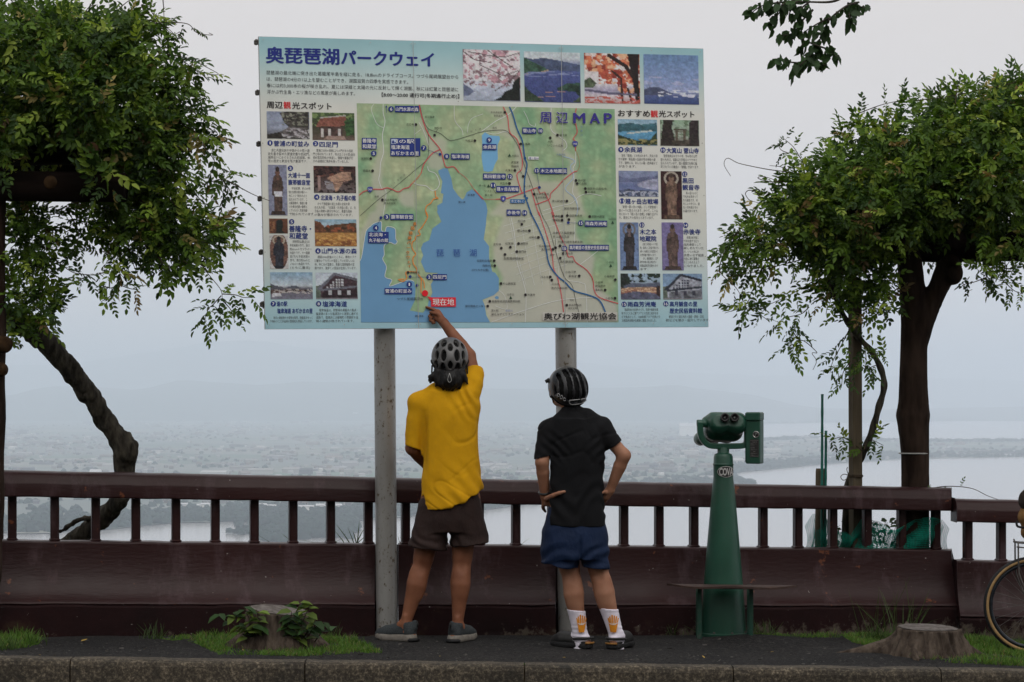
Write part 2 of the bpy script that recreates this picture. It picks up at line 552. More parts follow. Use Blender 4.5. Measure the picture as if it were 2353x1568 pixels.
# woods, town and the biggest buildings on the plain
def box_field(P, W, D, H, cols, yaw):
    """many small gabled boxes as one numpy mesh"""
    n = len(P)
    base = np.array([(-.5, -.5, 0), (.5, -.5, 0), (.5, .5, 0), (-.5, .5, 0), (-.5, -.5, .7), (.5, -.5, .7), (.5, .5, .7), (-.5, .5, .7), (-.5, 0, 1), (.5, 0, 1)])
    v = base[None] * np.stack([W, D, H], 1)[:, None, :]
    c, s = np.cos(yaw)[:, None], np.sin(yaw)[:, None]
    x = v[..., 0] * c - v[..., 1] * s
    y = v[..., 0] * s + v[..., 1] * c
    v = np.stack([x, y, v[..., 2]], -1) + P[:, None, :]
    f = np.array([(0, 1, 5, 4), (1, 2, 6, 5), (2, 3, 7, 6), (3, 0, 4, 7), (4, 5, 9, 8), (6, 7, 8, 9)])
    fg = np.array([(5, 6, 9), (7, 4, 8)])
    idx = np.arange(n)[:, None, None] * 10
    fa = (f[None] + idx).reshape(-1, 4)
    fb = (fg[None] + idx).reshape(-1, 3)
    colv = np.repeat(cols[:, None, :], 10, 1)
    colv[:, 4:, :] *= NR.uniform(.55, 1.0, (n, 1, 1))
    return v.reshape(-1, 3), [tuple(q) for q in fa] + [tuple(q) for q in fb], colv.reshape(-1, 3)
tp = []
while len(tp) < 3400:
    px, py = NR.uniform(-150, 2500), NR.uniform(952, 1165)
    if not inpoly(px, py, outline): continue
    w = np.interp(py, [952, 965, 985, 1040, 1090, 1165], [.9, 1, .9, .55, .22, .12])
    cl = fbm(px / 70.0, py / 9.0, 0, 3, 4)
    if NR.rand() < w * np.clip(.35 + 1.6 * cl, 0, 1): tp.append(tuple(LK(px, py, 1.5)))
tp = np.array(tp)
n = len(tp)
pal = np.array([(.62, .60, .57), (.55, .54, .54), (.40, .38, .36), (.22, .22, .24), (.72, .70, .66), (.34, .28, .24)])
cols = pal[NR.randint(0, len(pal), n)] * NR.uniform(.32, .72, (n, 1))
big = NR.rand(n) < .12
v, f, c = box_field(tp, np.where(big, NR.uniform(25, 70, n), NR.uniform(9, 17, n)), np.where(big, NR.uniform(18, 40, n), NR.uniform(8, 13, n)),
                    np.where(big, NR.uniform(8, 16, n), NR.uniform(6, 10, n)), cols, NR.uniform(-.5, .5, n))
tag(link('town', mesh_np('town', v, f, c), M['far']), 'hazy town of countless small pale houses on the plain', 'town', kind='stuff')

def blob_field(P, R, cols, nu=7, nv=4, squash=.8):
    n = len(P)
    base, f = [], []
    for j in range(nv + 1):
        th = math.pi * .5 * j / nv
        for i in range(nu):
            a = 2 * math.pi * i / nu + j * .4
            base.append((math.cos(a) * math.cos(th), math.sin(a) * math.cos(th), math.sin(th) if j < nv else 1.0))
    for j in range(nv):
        for i in range(nu):
            i2 = (i + 1) % nu
            f.append((j * nu + i, j * nu + i2, (j + 1) * nu + i2, (j + 1) * nu + i))
    base = np.array(base); f = np.array(f)
    v = base[None] * (R[:, None, None] * NR.uniform(.7, 1.25, (n, len(base), 1)))
    v[..., 2] *= squash * 1.2
    v = v + P[:, None, :]
    fa = (f[None] + np.arange(n)[:, None, None] * len(base)).reshape(-1, 4)
    cv = np.repeat(cols[:, None, :], len(base), 1) * NR.uniform(.8, 1.2, (n, len(base), 1))
    return v.reshape(-1, 3), fa, cv.reshape(-1, 3)
wp, wr = [], []
def wood_band(poly_line, count, up, lo=0.0):
    """trees in a band above a shore polyline"""
    L = np.array(poly_line, float)
    for _ in range(count):
        k = NR.randint(0, len(L) - 1); t = NR.rand()
        x, y = L[k] + (L[k + 1] - L[k]) * t
        y2 = y - lo - abs(NR.normal(0, up))
        if inpoly(x, y2, outline): wp.append(tuple(LK(x, y2, 1.5))); wr.append(NR.uniform(6, 12))
wood_band([(-100, 1226), (0, 1222), (117, 1224), (170, 1216), (231, 1217), (305, 1209), (394, 1200), (487, 1198), (565, 1196)], 900, 14)
wood_band([(565, 1196), (640, 1215), (700, 1225), (767, 1225), (815, 1221)], 1100, 24)
wood_band([(822, 1195), (900, 1189), (1000, 1179), (1112, 1170), (1185, 1160), (1300, 1149), (1420, 1139), (1560, 1127), (1660, 1120), (1712, 1112)], 1500, 17)
wood_band([(1689, 1086), (1751, 1079), (1876, 1067), (2062, 1054), (2400, 1048)], 1300, 7)
wood_band([(1755, 1010), (1868, 1006), (2000, 1010), (2136, 1014), (2400, 1012)], 700, 3, -3)
wood_band([(1759, 974), (1900, 971), (2040, 969.5), (2400, 965)], 260, 2)
for _ in range(5200):
    px, py = NR.uniform(-100, 2400), NR.uniform(962, 1185)
    if inpoly(px, py, outline) and fbm(px / 90.0, py / 7.0, 3.0, 3, 9) > .18:
        wp.append(tuple(LK(px, py, 1.5))); wr.append(NR.uniform(5, 10))
for cx_, cy_, sx_, sy_, k in ((610, 1226, 25, 2.0, 60), (690, 1232, 30, 2.5, 90), (755, 1231, 22, 2, 50), (1722, 1112, 8, 1.0, 16), (110, 1190, 16, 10, 60), (170, 1196, 12, 9, 40), (570, 1190, 20, 8, 50), (640, 1242, 14, 1.2, 26)):
    for _ in range(k):
        px, py = NR.normal(cx_, sx_), NR.normal(cy_, sy_)
        wp.append(tuple(LK(px, py, .8))); wr.append(NR.uniform(6, 12))
wp, wr = np.array(wp), np.array(wr)
cols = np.array([(.018, .034, .026)])[np.zeros(len(wp), int)] * NR.uniform(.7, 1.5, (len(wp), 1))
v, f, c = blob_field(wp, wr, cols)
tag(link('shore_woods', mesh_np('shore_woods', v, f, c), M['far'], smooth=True), 'dark hazy woods along the lake shore and between fields', 'woods', kind='stuff')

M['white_wall'] = mat_noise('pale_building', (.66, .65, .62), (.75, .74, .71), .3, .8, .2, 0)
M['grey_roof'] = mat_noise('pale_roof', (.42, .42, .42), (.52, .52, .52), .3, .8, .2, 0)
def far_building(px, py, w, dpt, h, label, tiers=1, group=None):
    p = LK(px, py, 1.5)
    o = empty('lakeside_building', p)
    tag(o, label, 'building', group)
    g = MB(); r = MB()
    for k in range(tiers):
        ww = w / tiers
        hh = h * (1 - .18 * (k % 2))
        cx_ = p.x - w / 2 + ww * (k + .5)
        g.box((cx_, p.y + dpt / 2 + 3 * (k % 2), p.z + hh / 2), (ww * .96, dpt, hh))
        r.add([(cx_ - ww * .5, p.y - 1.5 + 3 * (k % 2), p.z + hh + .02), (cx_ + ww * .5, p.y - 1.5 + 3 * (k % 2), p.z + hh + .02), (cx_ + ww * .5, p.y + dpt + 4, p.z + hh + .02), (cx_ - ww * .5, p.y + dpt + 4, p.z + hh + .02),
               (cx_ - ww * .5, p.y + dpt / 2, p.z + hh * 1.3), (cx_ + ww * .5, p.y + dpt / 2, p.z + hh * 1.3)], [(0, 1, 5, 4), (2, 3, 4, 5), (1, 2, 5), (3, 0, 4), (3, 2, 1, 0)])
    g.build('wall', M['white_wall'], o)
    r.build('roof', M['grey_roof'], o)
far_building(612, 1173, 34, 16, 9.5, 'white lakeside building seen between balusters left of the grass tuft', 2)
far_building(703, 1173, 28, 15, 7, 'small white lakeside building left of its longer white neighbour', 1)
far_building(755, 1174, 46, 16, 9.5, 'long white lakeside building right above the wooded point', 3)
far_building(447, 1168, 60, 20, 7, 'long low pale green-roofed shed far behind the railing', 3)
far_building(1585, 1002, 110, 60, 52, 'tall wide white block far off behind the telescope head', 1)
far_building(822, 966, 90, 60, 55, 'pale tall town building on the skyline left of the rusty pole', 2)
far_building(218, 1112, 26, 18, 26, 'lone white tower block left of the knotted trunk', 1)

# ------------------------------------------------------------------ lookout ground
def gz(x, y=13.9):
    return -0.0223 * x - 0.010
def kerb_d(x): return 12.62 + (x + 2.75) * .0893
def wall_d(x): return 13.73 + (x + 2.9) * .2478
def bumpz(x, y):
    z = .012 * fbm(x * 1.7, y * 2.5, 0, 3, 2)
    z += .055 * math.exp(-((x - 1.45) / .42) ** 2 - ((y - 14.28) / .22) ** 2)     # asphalt heaved up before the telescope
    z += .03 * math.exp(-((x + 1.15) / .5) ** 2 - ((y - 13.55) / .25) ** 2)
    z += .03 * math.exp(-((x - 2.3) / .6) ** 2 - ((y - 13.75) / .3) ** 2)
    return float(z)
def G(x, y):
    k = min(max((y - kerb_d(x)) / .35, 0), 1)
    return gz(x) + bumpz(x, y) * k

xs = np.linspace(-9, 9, 240)
V, Fc = [], []
NT = 40
for j in range(NT):
    t = j / (NT - 1)
    for x in xs:
        y = kerb_d(x) + .10 + t * (wall_d(x) + .45 - kerb_d(x) - .10)
        V.append((x, y, G(x, y)))
for j in range(NT - 1):
    for i in range(len(xs) - 1):
        a = j * len(xs) + i
        Fc.append((a, a + 1, a + len(xs) + 1, a + len(xs)))
tag(link('path', mesh_np('path', np.array(V), np.array(Fc)), M['asphalt'], smooth=True), kind='structure')

# kerb: a row of cast stones with joints, rounded front edge
kb = MB()
joints = [-9.0] + [(px - CX) * 12.98 / F for px in (-820, -320, 186, 708, 1205, 1685, 2170, 2680, 3200)] + [9.0]
for a, b in zip(joints[:-1], joints[1:]):
    a2, b2 = a + .004, b - .004
    n = 14
    prof = [(0.004, -.26), (0.0, -.10), (.0, -.035), (.007, -.014), (.022, -.003), (.05, .0), (.13, .0), (.13, -.26)]
    base = len(kb.v)
    for i in range(n + 1):
        x = a2 + (b2 - a2) * i / n
        jig = .004 * vnoise(x * 3.1, 5.0)
        for (dy, dz) in prof:
            kb.v.append(Vector((x, kerb_d(x) + dy + jig + .003 * float(vnoise(x * 14, dz * 40)), gz(x) + dz + .002 + .003 * float(vnoise(x * 9, dz * 30, 4)))))
    m = len(prof)
    for i in range(n):
        for k in range(m - 1):
            kb.f.append((base + i * m + k, base + (i + 1) * m + k, base + (i + 1) * m + k + 1, base + i * m + k + 1))
    kb.f.append(tuple(base + k for k in range(m - 1, -1, -1)))
    kb.f.append(tuple(base + n * m + k for k in range(m)))
    # thin tar joint
tag(kb.build('kerb', M['kerb'], smooth=False), kind='structure')
g = MB()
g.add([(-9, kerb_d(-9) + .02, gz(-9) - .012), (9, kerb_d(9) + .02, gz(9) - .012), (9, kerb_d(9) + .12, gz(9) - .012), (-9, kerb_d(-9) + .12, gz(-9) - .012), (-9, kerb_d(-9) + .02, gz(-9) - .3), (9, kerb_d(9) + .02, gz(9) - .3)],
      [(0, 1, 2, 3), (4, 5, 1, 0)])
tag(g.build('kerb_bedding', M['soil']), kind='structure')
# road in front of the kerb (the photographer stands on it)
g = MB()
for i in range(36):
    x0, x1 = -9 + i * .5, -8.5 + i * .5
    g.add([(x0, -12, gz(x0) - .14), (x1, -12, gz(x1) - .14), (x1, kerb_d(x1) + .03, gz(x1) - .14), (x0, kerb_d(x0) + .03, gz(x0) - .14)], [(0, 1, 2, 3)])
tag(g.build('road', M['asphalt']), kind='structure')
# unseen wooded bank uphill of the road, added to cut light from behind
V, Fc = [], []
for j in range(14):
    for i in range(60):
        x = -90 + 180 * i / 59; t = j / 13
        V.append((x, -12 - 26 * t, gz(0) - .14 + 15 * t ** .8 + 2.2 * mnoise.fractal(Vector((x / 6, t * 5, 2)), 1, 2, 4) * min(t * 4, 1)))
for j in range(13):
    for i in range(59): a = j * 60 + i; Fc.append((a, a + 60, a + 61, a + 1))
M['bank'] = mat_noise('light_cut_bank', (.012, .022, .008), (.04, .06, .02), 3, .95, .1, .8, .1)
tag(link('light_cut_bank', mesh_np('light_cut_bank', np.array(V), np.array(Fc)), M['bank'], smooth=True), kind='structure')
# slope below the wall, dropping to the lake
V, Fc = [], []
NX, NY = 90, 40
for j in range(NY):
    s = (j / (NY - 1)) ** 2 * 420
    for i in range(NX):
        x = -160 + 320 * i / (NX - 1)
        xx = max(min(x, 6), -6)
        y = wall_d(xx) + .30 + s
        z = gz(xx) - .03 - .62 * s + (1.2 * mnoise.fractal(Vector((x / 9, s / 9, 0)), 1, 2, 4) * min(s / 6, 1) if s > .1 else 0)
        V.append((x, y, min(z, gz(xx) - .03)))
for j in range(NY - 1):
    for i in range(NX - 1):
        a = j * NX + i
        Fc.append((a, a + 1, a + NX + 1, a + NX))
M['slope'] = mat_noise('overgrown_slope', (.02, .035, .012), (.06, .085, .03), 4, .95, .1, .8, .05)
tag(link('hillside', mesh_np('hillside', np.array(V), np.array(Fc)), M['slope'], smooth=True), kind='structure')
# ------------------------------------------------------------------ railing on its low wall
def wd(px):
    return (13.73 + 2.9 * .2478) / (1 - .2478 * (px - CX) / F)
e_al = Vector((1, .2478, 0)).normalized()
e_bk = Vector((-.2478, 1, 0)).normalized()
def wallpt(px, w, h, hs=None):
    d = (13.73 + 2.9 * .2478 + w * 1.0302) / (1 - .2478 * (px - CX) / F)
    x = (px - CX) * d / F
    s = (1.0 - .028 * (px / 2200.0)) if hs is None else hs
    return Vector((x, d, gz(x) + h * s))
def sweep(px0, px1, prof, step, name, mat, parent, base_fn, rough=.0, smooth=False, flare=0.0):
    n = max(int(abs(px1 - px0) / step), 2)
    v, f = [], []
    m = len(prof)
    for i in range(n + 1):
        px = px0 + (px1 - px0) * i / n
        for k, (w, h) in enumerate(prof):
            p = base_fn(px + (flare * max(1 - w / .128, 0) if i == n else 0), w, h)
            if rough:
                p = p + e_bk * (rough * float(fbm(p.x * 6, p.z * 9, 1.0, 3, 3))) + Vector((0, 0, rough * .7 * float(vnoise(p.x * 8, h * 5, 7)) * (1 if h > .01 else 0)))
            v.append(tuple(p))
    for i in range(n):
        for k in range(m):
            k2 = (k + 1) % m
            f.append((i * m + k, (i + 1) * m + k, (i + 1) * m + k2, i * m + k2))
    f.append(tuple(k for k in range(m - 1, -1, -1)))
    f.append(tuple(n * m + k for k in range(m)))
    me = mesh_np(name, np.array(v), f)
    o = link(name, me, mat, parent)
    if smooth:
        add_bevel(o, .006, 2)
        me.polygons.foreach_set('use_smooth', np.ones(len(me.polygons), bool))
        nb = o.modifiers.new('wn', 'WEIGHTED_NORMAL')
    return o
PLINTH = [(0, -.12), (0.0, .165), (.012, .18), (.36, .18), (.36, -.12)]
PANEL = [(.004, .182), (.007, .192), (.018, .203), (.040, .222), (.066, .255), (.090, .300), (.108, .355), (.120, .42), (.126, .48), (.128, .53), (.135, .537), (.27, .537), (.28, .53), (.28, .182)]
CAP = [(0.115, .79), (0.112, .80), (0.114, .862), (0.120, .876), (0.128, .888), (0.138, .915), (0.155, .930), (0.180, .937), (0.280, .937), (0.305, .928), (0.318, .905), (0.320, .79)]
rail = empty('railing', wallpt(1000, 0, 0))
tag(rail, 'long maroon railing with a rounded cap and low curved wall, behind the two people', 'railing')
for a, b in ((-420, 861.5), (914.5, 1277), (1330.5, 2232)):
    sweep(a, b, PLINTH, 16, 'plinth', M['plinth'], rail, wallpt, .010)
    sweep(a, b if b < 2100 else 2186, PANEL, 16, 'wall_panel', M['maroon'], rail, wallpt, .0035, True, 40 if b > 2100 else 0)
sweep(-420, 2187, CAP, 22, 'cap_rail', M['maroon'], rail, wallpt, .003, True)
for a, b in ((861.5, 914.5), (1277, 1330.5)):                # set-back filler behind each pole
    sweep(a, b, [(.20, -.1), (.20, .53), (.27, .53), (.27, -.1)], 20, 'filler_panel', M['plinth'], rail, wallpt)
bal_px = [-355, -258, -162, -67, 28, 125.6, 219.8, 312, 404, 494.5, 584, 673, 759.5, 846, 931.6, 1017, 1101, 1185, 1268, 1351, 1433, 1514, 1594, 1674, 1753, 1833, 1913, 1992, 2071, 2150]
def baluster(px, parent, fn):
    g = MB()
    p0 = fn(px, .225, .533); p1 = fn(px, .225, .795)
    sx, sy = .050, .062
    R = Matrix((e_al, e_bk, Vector((0, 0, 1)))).transposed()
    g.box((p0 + p1) / 2, (sx, sy, (p1 - p0).length), R, .008)
    # little mortar fillets where the post meets wall and cap
    g.box(p0 + Vector((0, 0, .008)), (sx * 1.25, sy * 1.2, .016), R, .006)
    return g.build('baluster', M['maroon'], parent)
for px in bal_px: baluster(px, rail, wallpt)
# second section beyond the gap
def wallpt2(px, w, h):
    d0 = 15.02
    k = .05
    d = (d0 - k * (2203 - CX) * d0 / F) / (1 - k * (px - CX) / F)
    x = (px - CX) * d / F
    return Vector((x, d, gz(x) - .052)) + Vector((0, 1, 0)) * w + Vector((0, 0, h * .96))
rail2 = empty('railing', wallpt2(2400, 0, 0))
tag(rail2, 'lower maroon railing section starting beyond the gap, behind the bicycle wheel', 'railing')
sweep(2206, 3100, PLINTH, 16, 'plinth', M['plinth'], rail2, wallpt2, .010)
sweep(2207, 3100, PANEL, 16, 'wall_panel', M['maroon'], rail2, wallpt2, .0035, True)
sweep(2206, 3100, CAP, 22, 'cap_rail', M['maroon'], rail2, wallpt2, .003, True)
for px in [2239, 2317] + [2317 + 78 * k for k in range(1, 10)]: baluster(px, rail2, wallpt2)

# ------------------------------------------------------------------ the map board
TLc, TRc, BLc = U(594, 84, 13.98), U(1616, 112, 14.71), U(609, 757, 13.98)
s_n = (TRc - TLc).cross(BLc - TLc).normalized()
if s_n.y > 0: s_n = -s_n                      # towards the reader
EYE = Vector((0, 0, CZ))
def SP(px, py, off=0.0):
    """the point of the board's face seen at (px, py), lifted off by off metres"""
    r = U(px, py, 10.0) - EYE
    t = (TLc - EYE).dot(s_n) / r.dot(s_n)
    return EYE + r * t + s_n * off
BRc = SP(1628, 752)
board = empty('map_board', U(1110, 1460, 14.4))
tag(board, 'large tourist map board with photos and blue Japanese title on two steel poles', 'sign')
pan = MB()
c4 = [SP(594, 84), SP(1616, 112), SP(1628, 752), SP(609, 757)]
back = [p - s_n * .022 for p in c4]
pan.add(c4 + back, [(0, 3, 2, 1), (4, 5, 6, 7), (0, 1, 5, 4), (1, 2, 6, 5), (2, 3, 7, 6), (3, 0, 4, 7)])
panel = pan.build('panel', M['board_edge'], board)

def slope(y):
    return (28 - 33 * (y - 98) / 657.0) / 1022.0
def lean(x):
    return (15 - 3 * (x - 600) / 1020.0) / 673.0
def quadpts(x0, y0, x1, y1):
    h = y1 - y0
    return [(x0, y0), (x1, y0 + slope(y0) * (x1 - x0)), (x1 + lean(x1) * h, y1 + slope(y1) * (x1 - x0)), (x0 + lean(x0) * h, y1)]
KP = 1.78                                     # print colours: as seen in flat overcast light -> ink reflectance
def ink(c):
    return tuple(min(v * KP, .88) for v in lin(c))
LAYER = .0009
class Print:
    def __init__(self): self.v, self.f, self.c = [], [], []
    def poly(self, pts, col, layer, raw=False):
        n = len(self.v)
        cc = col if raw else ink(col)
        for p in pts:
            self.v.append(tuple(SP(p[0], p[1], layer * LAYER))); self.c.append(cc)
        self.f.append(tuple(range(n, n + len(pts))))
    def strip(self, pts, w, col, layer, smooth=4, dash=None):
        P = spline(pts, smooth) if smooth and len(pts) > 2 else [np.array(p, float) for p in pts]
        P = [np.array(p, float) for p in P]
        if dash:
            seg = []
            on, off = dash
            acc, cur, state = 0, [P[0]], True
            for a, b in zip(P[:-1], P[1:]):
                L = np.linalg.norm(b - a); pos = 0
                while L - pos > 1e-9:
                    need = (on if state else off) - acc
                    st = min(need, L - pos)
                    pos += st; acc += st
                    q = a + (b - a) * (pos / L)
                    if state: cur.append(q)
                    if acc >= (on if state else off) - 1e-9:
                        if state and len(cur) > 1: seg.append(cur)
                        state = not state; acc = 0; cur = [q]
            if state and len(cur) > 1: seg.append(cur)
            for s in seg: self.strip(s, w, col, layer, 0)
            return
        n = len(self.v); cc = ink(col)
        for i, p in enumerate(P):
            t = P[min(i + 1, len(P) - 1)] - P[max(i - 1, 0)]
            L = np.linalg.norm(t) or 1
            nn = np.array((-t[1], t[0])) / L * w / 2
            for q in (p + nn, p - nn):
                self.v.append(tuple(SP(q[0], q[1], layer * LAYER))); self.c.append(cc)
        for i in range(len(P) - 1):
            self.f.append((n + 2 * i, n + 2 * i + 1, n + 2 * i + 3, n + 2 * i + 2))
    def disc(self, x, y, r, col, layer, n=18, ry=None):
        self.poly([(x + r * math.cos(2 * math.pi * k / n), y + (ry or r) * math.sin(2 * math.pi * k / n)) for k in range(n)], col, layer)
    def text(self, s, x, y, size, col, layer, w=None, bold=0.0, ang=0.0, align='L'):
        b_ = bold * size
        for i, (ox, oy) in enumerate(((0, 0),) if b_ < .12 else ((-b_, 0), (b_, 0), (0, -b_ * .6), (0, b_ * .6))):
            self.text1(s, x + ox, y + oy, size, col, layer + .22 * i, w, ang, align)
    def text1(self, s, x, y, size, col, layer, w=None, ang=0.0, align='L'):
        """x, y: left middle of the line; w: width to fill; runs along the board's own slope"""
        cu = bpy.data.curves.new('t', 'FONT')
        cu.body = s; cu.resolution_u = 2 if size < 20 else 5
        if size < 9: cu.resolution_u = 1
        o = bpy.data.objects.new('t', cu); C.objects.link(o)
        bpy.context.view_layer.update()
        me = o.evaluated_get(bpy.context.evaluated_depsgraph_get()).to_mesh()
        vs = np.array([v.co[:2] for v in me.vertices], float).reshape(-1, 2)
        fs = [tuple(p.vertices) for p in me.polygons]
        o.to_mesh_clear()
        bpy.data.objects.remove(o); bpy.data.curves.remove(cu)
        if not len(vs): return
        a = vs * size
        a[:, 0] -= a[:, 0].min()
        W = a[:, 0].max()
        if w: a[:, 0] *= w / W; W = w
        if align == 'R': a[:, 0] -= W
        if align == 'C': a[:, 0] -= W / 2
        a[:, 1] -= size * .38
        sl = slope(y) if ang == 0 else 0
        ca, sa = math.cos(ang), math.sin(ang)
        ax = a[:, 0] * ca - a[:, 1] * sa
        ay = a[:, 0] * sa + a[:, 1] * ca
        X = x + ax - lean(x) * ay
        Y = y + ax * sl - ay
        n = len(self.v); cc = ink(col)
        for p, q in zip(X, Y):
            self.v.append(tuple(SP(p, q, layer * LAYER))); self.c.append(cc)
        self.f += [tuple(i + n for i in t) for t in fs]
    def build(self, name, parent, mat=None):
        me = mesh_np(name, np.array(self.v), self.f, np.array(self.c))
        return link(name, me, mat or M['print'], parent)

def raster(name, quad, arr, layer, parent):
    """a printed picture: rows of ink colour across a quad of the board"""
    H, Wd = arr.shape[:2]
    q = [np.array(p, float) for p in quad]
    V = np.zeros((H, Wd, 3)); 
    for j in range(H):
        t = j / (H - 1)
        L = q[0] + (q[3] - q[0]) * t; R = q[1] + (q[2] - q[1]) * t
        for i in range(Wd):
            p = L + (R - L) * (i / (Wd - 1))
            V[j, i] = SP(p[0], p[1], layer * LAYER)
    idx = np.arange(H * Wd).reshape(H, Wd)
    f = np.stack([idx[:-1, :-1], idx[1:, :-1], idx[1:, 1:], idx[:-1, 1:]], -1).reshape(-1, 4)
    a = np.clip(arr / 255.0, 0, 1)
    a = np.where(a <= .04045, a / 12.92, ((a + .055) / 1.055) ** 2.4) * KP
    me = mesh_np(name, V.reshape(-1, 3), f, np.minimum(a, .86).reshape(-1, 3))
    return link(name, me, M['print'], parent)

# background sheet: pale cream, turquoise bands at head and foot
bw, bh = 24, 60
bg = np.zeros((bh, bw, 3))
for j in range(bh):
    t = j / (bh - 1)
    c = [np.interp(t, [0, .04, .14, .24, .60, .74, .88, 1], v) for v in ([124, 131, 160, 178, 178, 172, 148, 126], [158, 162, 174, 178, 179, 177, 170, 158], [164, 167, 172, 172, 172, 174, 174, 168])]
    bg[j, :] = c
raster('printed_sheet', [(594.6, 84.6), (1615.4, 112.6), (1627.4, 751.4), (609.6, 756.4)], bg, 1, panel)

NAVY, BLK, WHT, RED = (30, 44, 104), (34, 30, 32), (190, 192, 194), (176, 34, 40)
m4 = lambda x, y: (808.8 + x * .17003, 229.8 + y * .17003)
m5 = lambda x, y: (1102.9 + x * .17003, 229.8 + y * .17003)
m6 = lambda x, y: (808.8 + x * .1758, 487.1 + y * .1758)
m7 = lambda x, y: (1102.9 + x * .1758, 487.1 + y * .1758)
def L4(*a): return [m4(x, y) for x, y in a]
def L5(*a): return [m5(x, y) for x, y in a]
def L6(*a): return [m6(x, y) for x, y in a]
def L7(*a): return [m7(x, y) for x, y in a]

# --- map ground: hill shading printed in greens, valleys in warm grey
mq = [(819.6, 237.6), (1412.2, 251), (1421.1, 741), (829.5, 741.1)]
GW, GH = 200, 168
tt, ss = np.meshgrid(np.linspace(0, 1, GH), np.linspace(0, 1, GW), indexing='ij')
ax = (mq[0][0] * (1 - ss) + mq[1][0] * ss) * (1 - tt) + (mq[3][0] * (1 - ss) + mq[2][0] * ss) * tt
ay = (mq[0][1] * (1 - ss) + mq[1][1] * ss) * (1 - tt) + (mq[3][1] * (1 - ss) + mq[2][1] * ss) * tt
h1 = fbm(ax / 55, ay / 55, 0, 4, 21)
h2 = fbm(ax / 14, ay / 14, 0, 4, 31)
land = np.zeros((GH, GW, 3))
k = np.clip(.5 + .9 * h1 + np.clip((ax - 1250) / 500, 0, .4), 0, 1)[..., None]
land[:] = np.array((146, 153, 122)) * (1 - k) + np.array((104, 136, 106)) * k
land *= (1 + .11 * (np.abs(h2) * 2.0 - .4))[..., None]
valleys = [L4((420, 430), (330, 760), (310, 860), (260, 1000), (280, 1200), (350, 1350), (300, 1568), (430, 1568), (470, 1250), (480, 1190), (400, 1180), (410, 900), (450, 700), (400, 560)),
           L4((900, 250), (960, 240), (1040, 500), (1200, 500), (1290, 560), (1260, 750), (1230, 935), (1170, 955), (1040, 940), (1015, 800), (1050, 700), (980, 480), (900, 350)),
           L4((640, 1240), (850, 1220), (850, 1460), (680, 1430), (640, 1360)),
           L5((20, 95), (430, 95), (560, 560), (640, 900), (760, 1100), (1300, 1120), (1420, 1568), (100, 1568), (260, 1420), (460, 1000), (480, 560), (180, 430), (0, 430), (300, 300)),
           L7((170, 470), (330, 0), (1250, 0), (1250, 300), (1500, 600), (1450, 900), (1790, 1200), (1810, 1445), (130, 1445), (30, 1180), (250, 1000), (300, 860), (180, 640)),
           L7((1000, 500), (1200, 500), (1180, 900), (1000, 900)), L6((250, 0), (400, 0), (390, 120), (290, 140), (180, 260), (100, 620), (100, 300)),
           L5((930, 95), (980, 95), (1010, 400), (1170, 560), (1150, 690), (1300, 760), (1290, 1000), (1240, 1000), (1200, 800), (1000, 700), (950, 430)),
           L5((1180, 900), (1290, 950), (1330, 1350), (1440, 1568), (1200, 1568), (1240, 1300), (1130, 1120))]
vm = np.zeros((GH, GW))
for vp in valleys: vm = np.maximum(vm, inpoly(ax, ay, vp).astype(float))
for _ in range(3):
    vm = (vm + np.roll(vm, 1, 0) + np.roll(vm, -1, 0) + np.roll(vm, 1, 1) + np.roll(vm, -1, 1)) / 5
pl = np.array((150, 154, 134)) * (1 - tt[..., None]) + np.array((158, 154, 147)) * tt[..., None]
land = land * (1 - .85 * vm[..., None]) + pl * (.85 * vm[..., None])
sheet = raster('printed_map', mq, land, 2, panel)

mp = Print()
lake_a = L4((1165, 955), (1230, 925), (1290, 930), (1340, 1060), (1365, 1200), (1430, 1290), (1490, 1350), (1520, 1320), (1550, 1250), (1620, 1210), (1700, 1270), (1760, 1330), (1810, 1400), (1830, 1500)) \
    + L6((1755, 80), (1750, 160), (1720, 360), (1790, 450), (1790, 600), (1830, 780)) + L7((200, 800), (245, 870), (245, 1030), (180, 1090), (30, 1150), (60, 1220), (80, 1350), (130, 1444)) \
    + L6((118, 1444), (105, 640), (130, 560), (180, 260), (240, 190), (290, 150), (380, 130), (385, 240), (430, 262), (455, 195), (560, 220), (570, 350), (590, 390), (560, 425), (490, 400), (430, 440), (412, 440), (420, 560), (400, 620), (450, 720), (430, 850), (520, 890), (490, 970), (620, 930),
          (740, 890), (810, 910), (830, 1000), (820, 1160), (755, 1290), (860, 1310), (930, 1320), (990, 1230), (1000, 1170), (1050, 1060), (1030, 950), (1120, 800), (960, 790), (900, 650), (930, 570), (900, 480), (930, 410), (1010, 370), (1050, 220), (1170, 130), (1110, 0)) \
    + L4((1155, 1500), (1150, 1430), (1220, 1390), (1235, 1270), (1200, 1260), (1220, 1100), (1170, 990))
LB = (88, 126, 158)
mp.poly(lake_a, LB, 3)
yogo = L5((25, 480), (65, 440), (130, 480), (260, 490), (270, 530), (235, 620), (240, 800), (200, 870), (170, 960), (110, 975), (50, 965), (30, 850), (20, 760), (30, 650))
mp.poly(yogo, (96, 142, 176), 3)
mp.poly(L7((190, 1115), (215, 1100), (245, 1110), (240, 1140), (205, 1140)), LB, 3)
PW = (178, 180, 178)
def road(pts, w=1.5, col=PW, layer=4, **k): mp.strip(pts, w, col, layer, **k)
road(L6((105, 640), (130, 560), (180, 260), (240, 190), (290, 150), (380, 130), (385, 240), (430, 262), (455, 195), (560, 220), (570, 350), (590, 390), (560, 425), (490, 400), (420, 440), (420, 560), (400, 620), (450, 720), (430, 850), (520, 890), (490, 970), (620, 930), (740, 890), (810, 910)), 1.3)
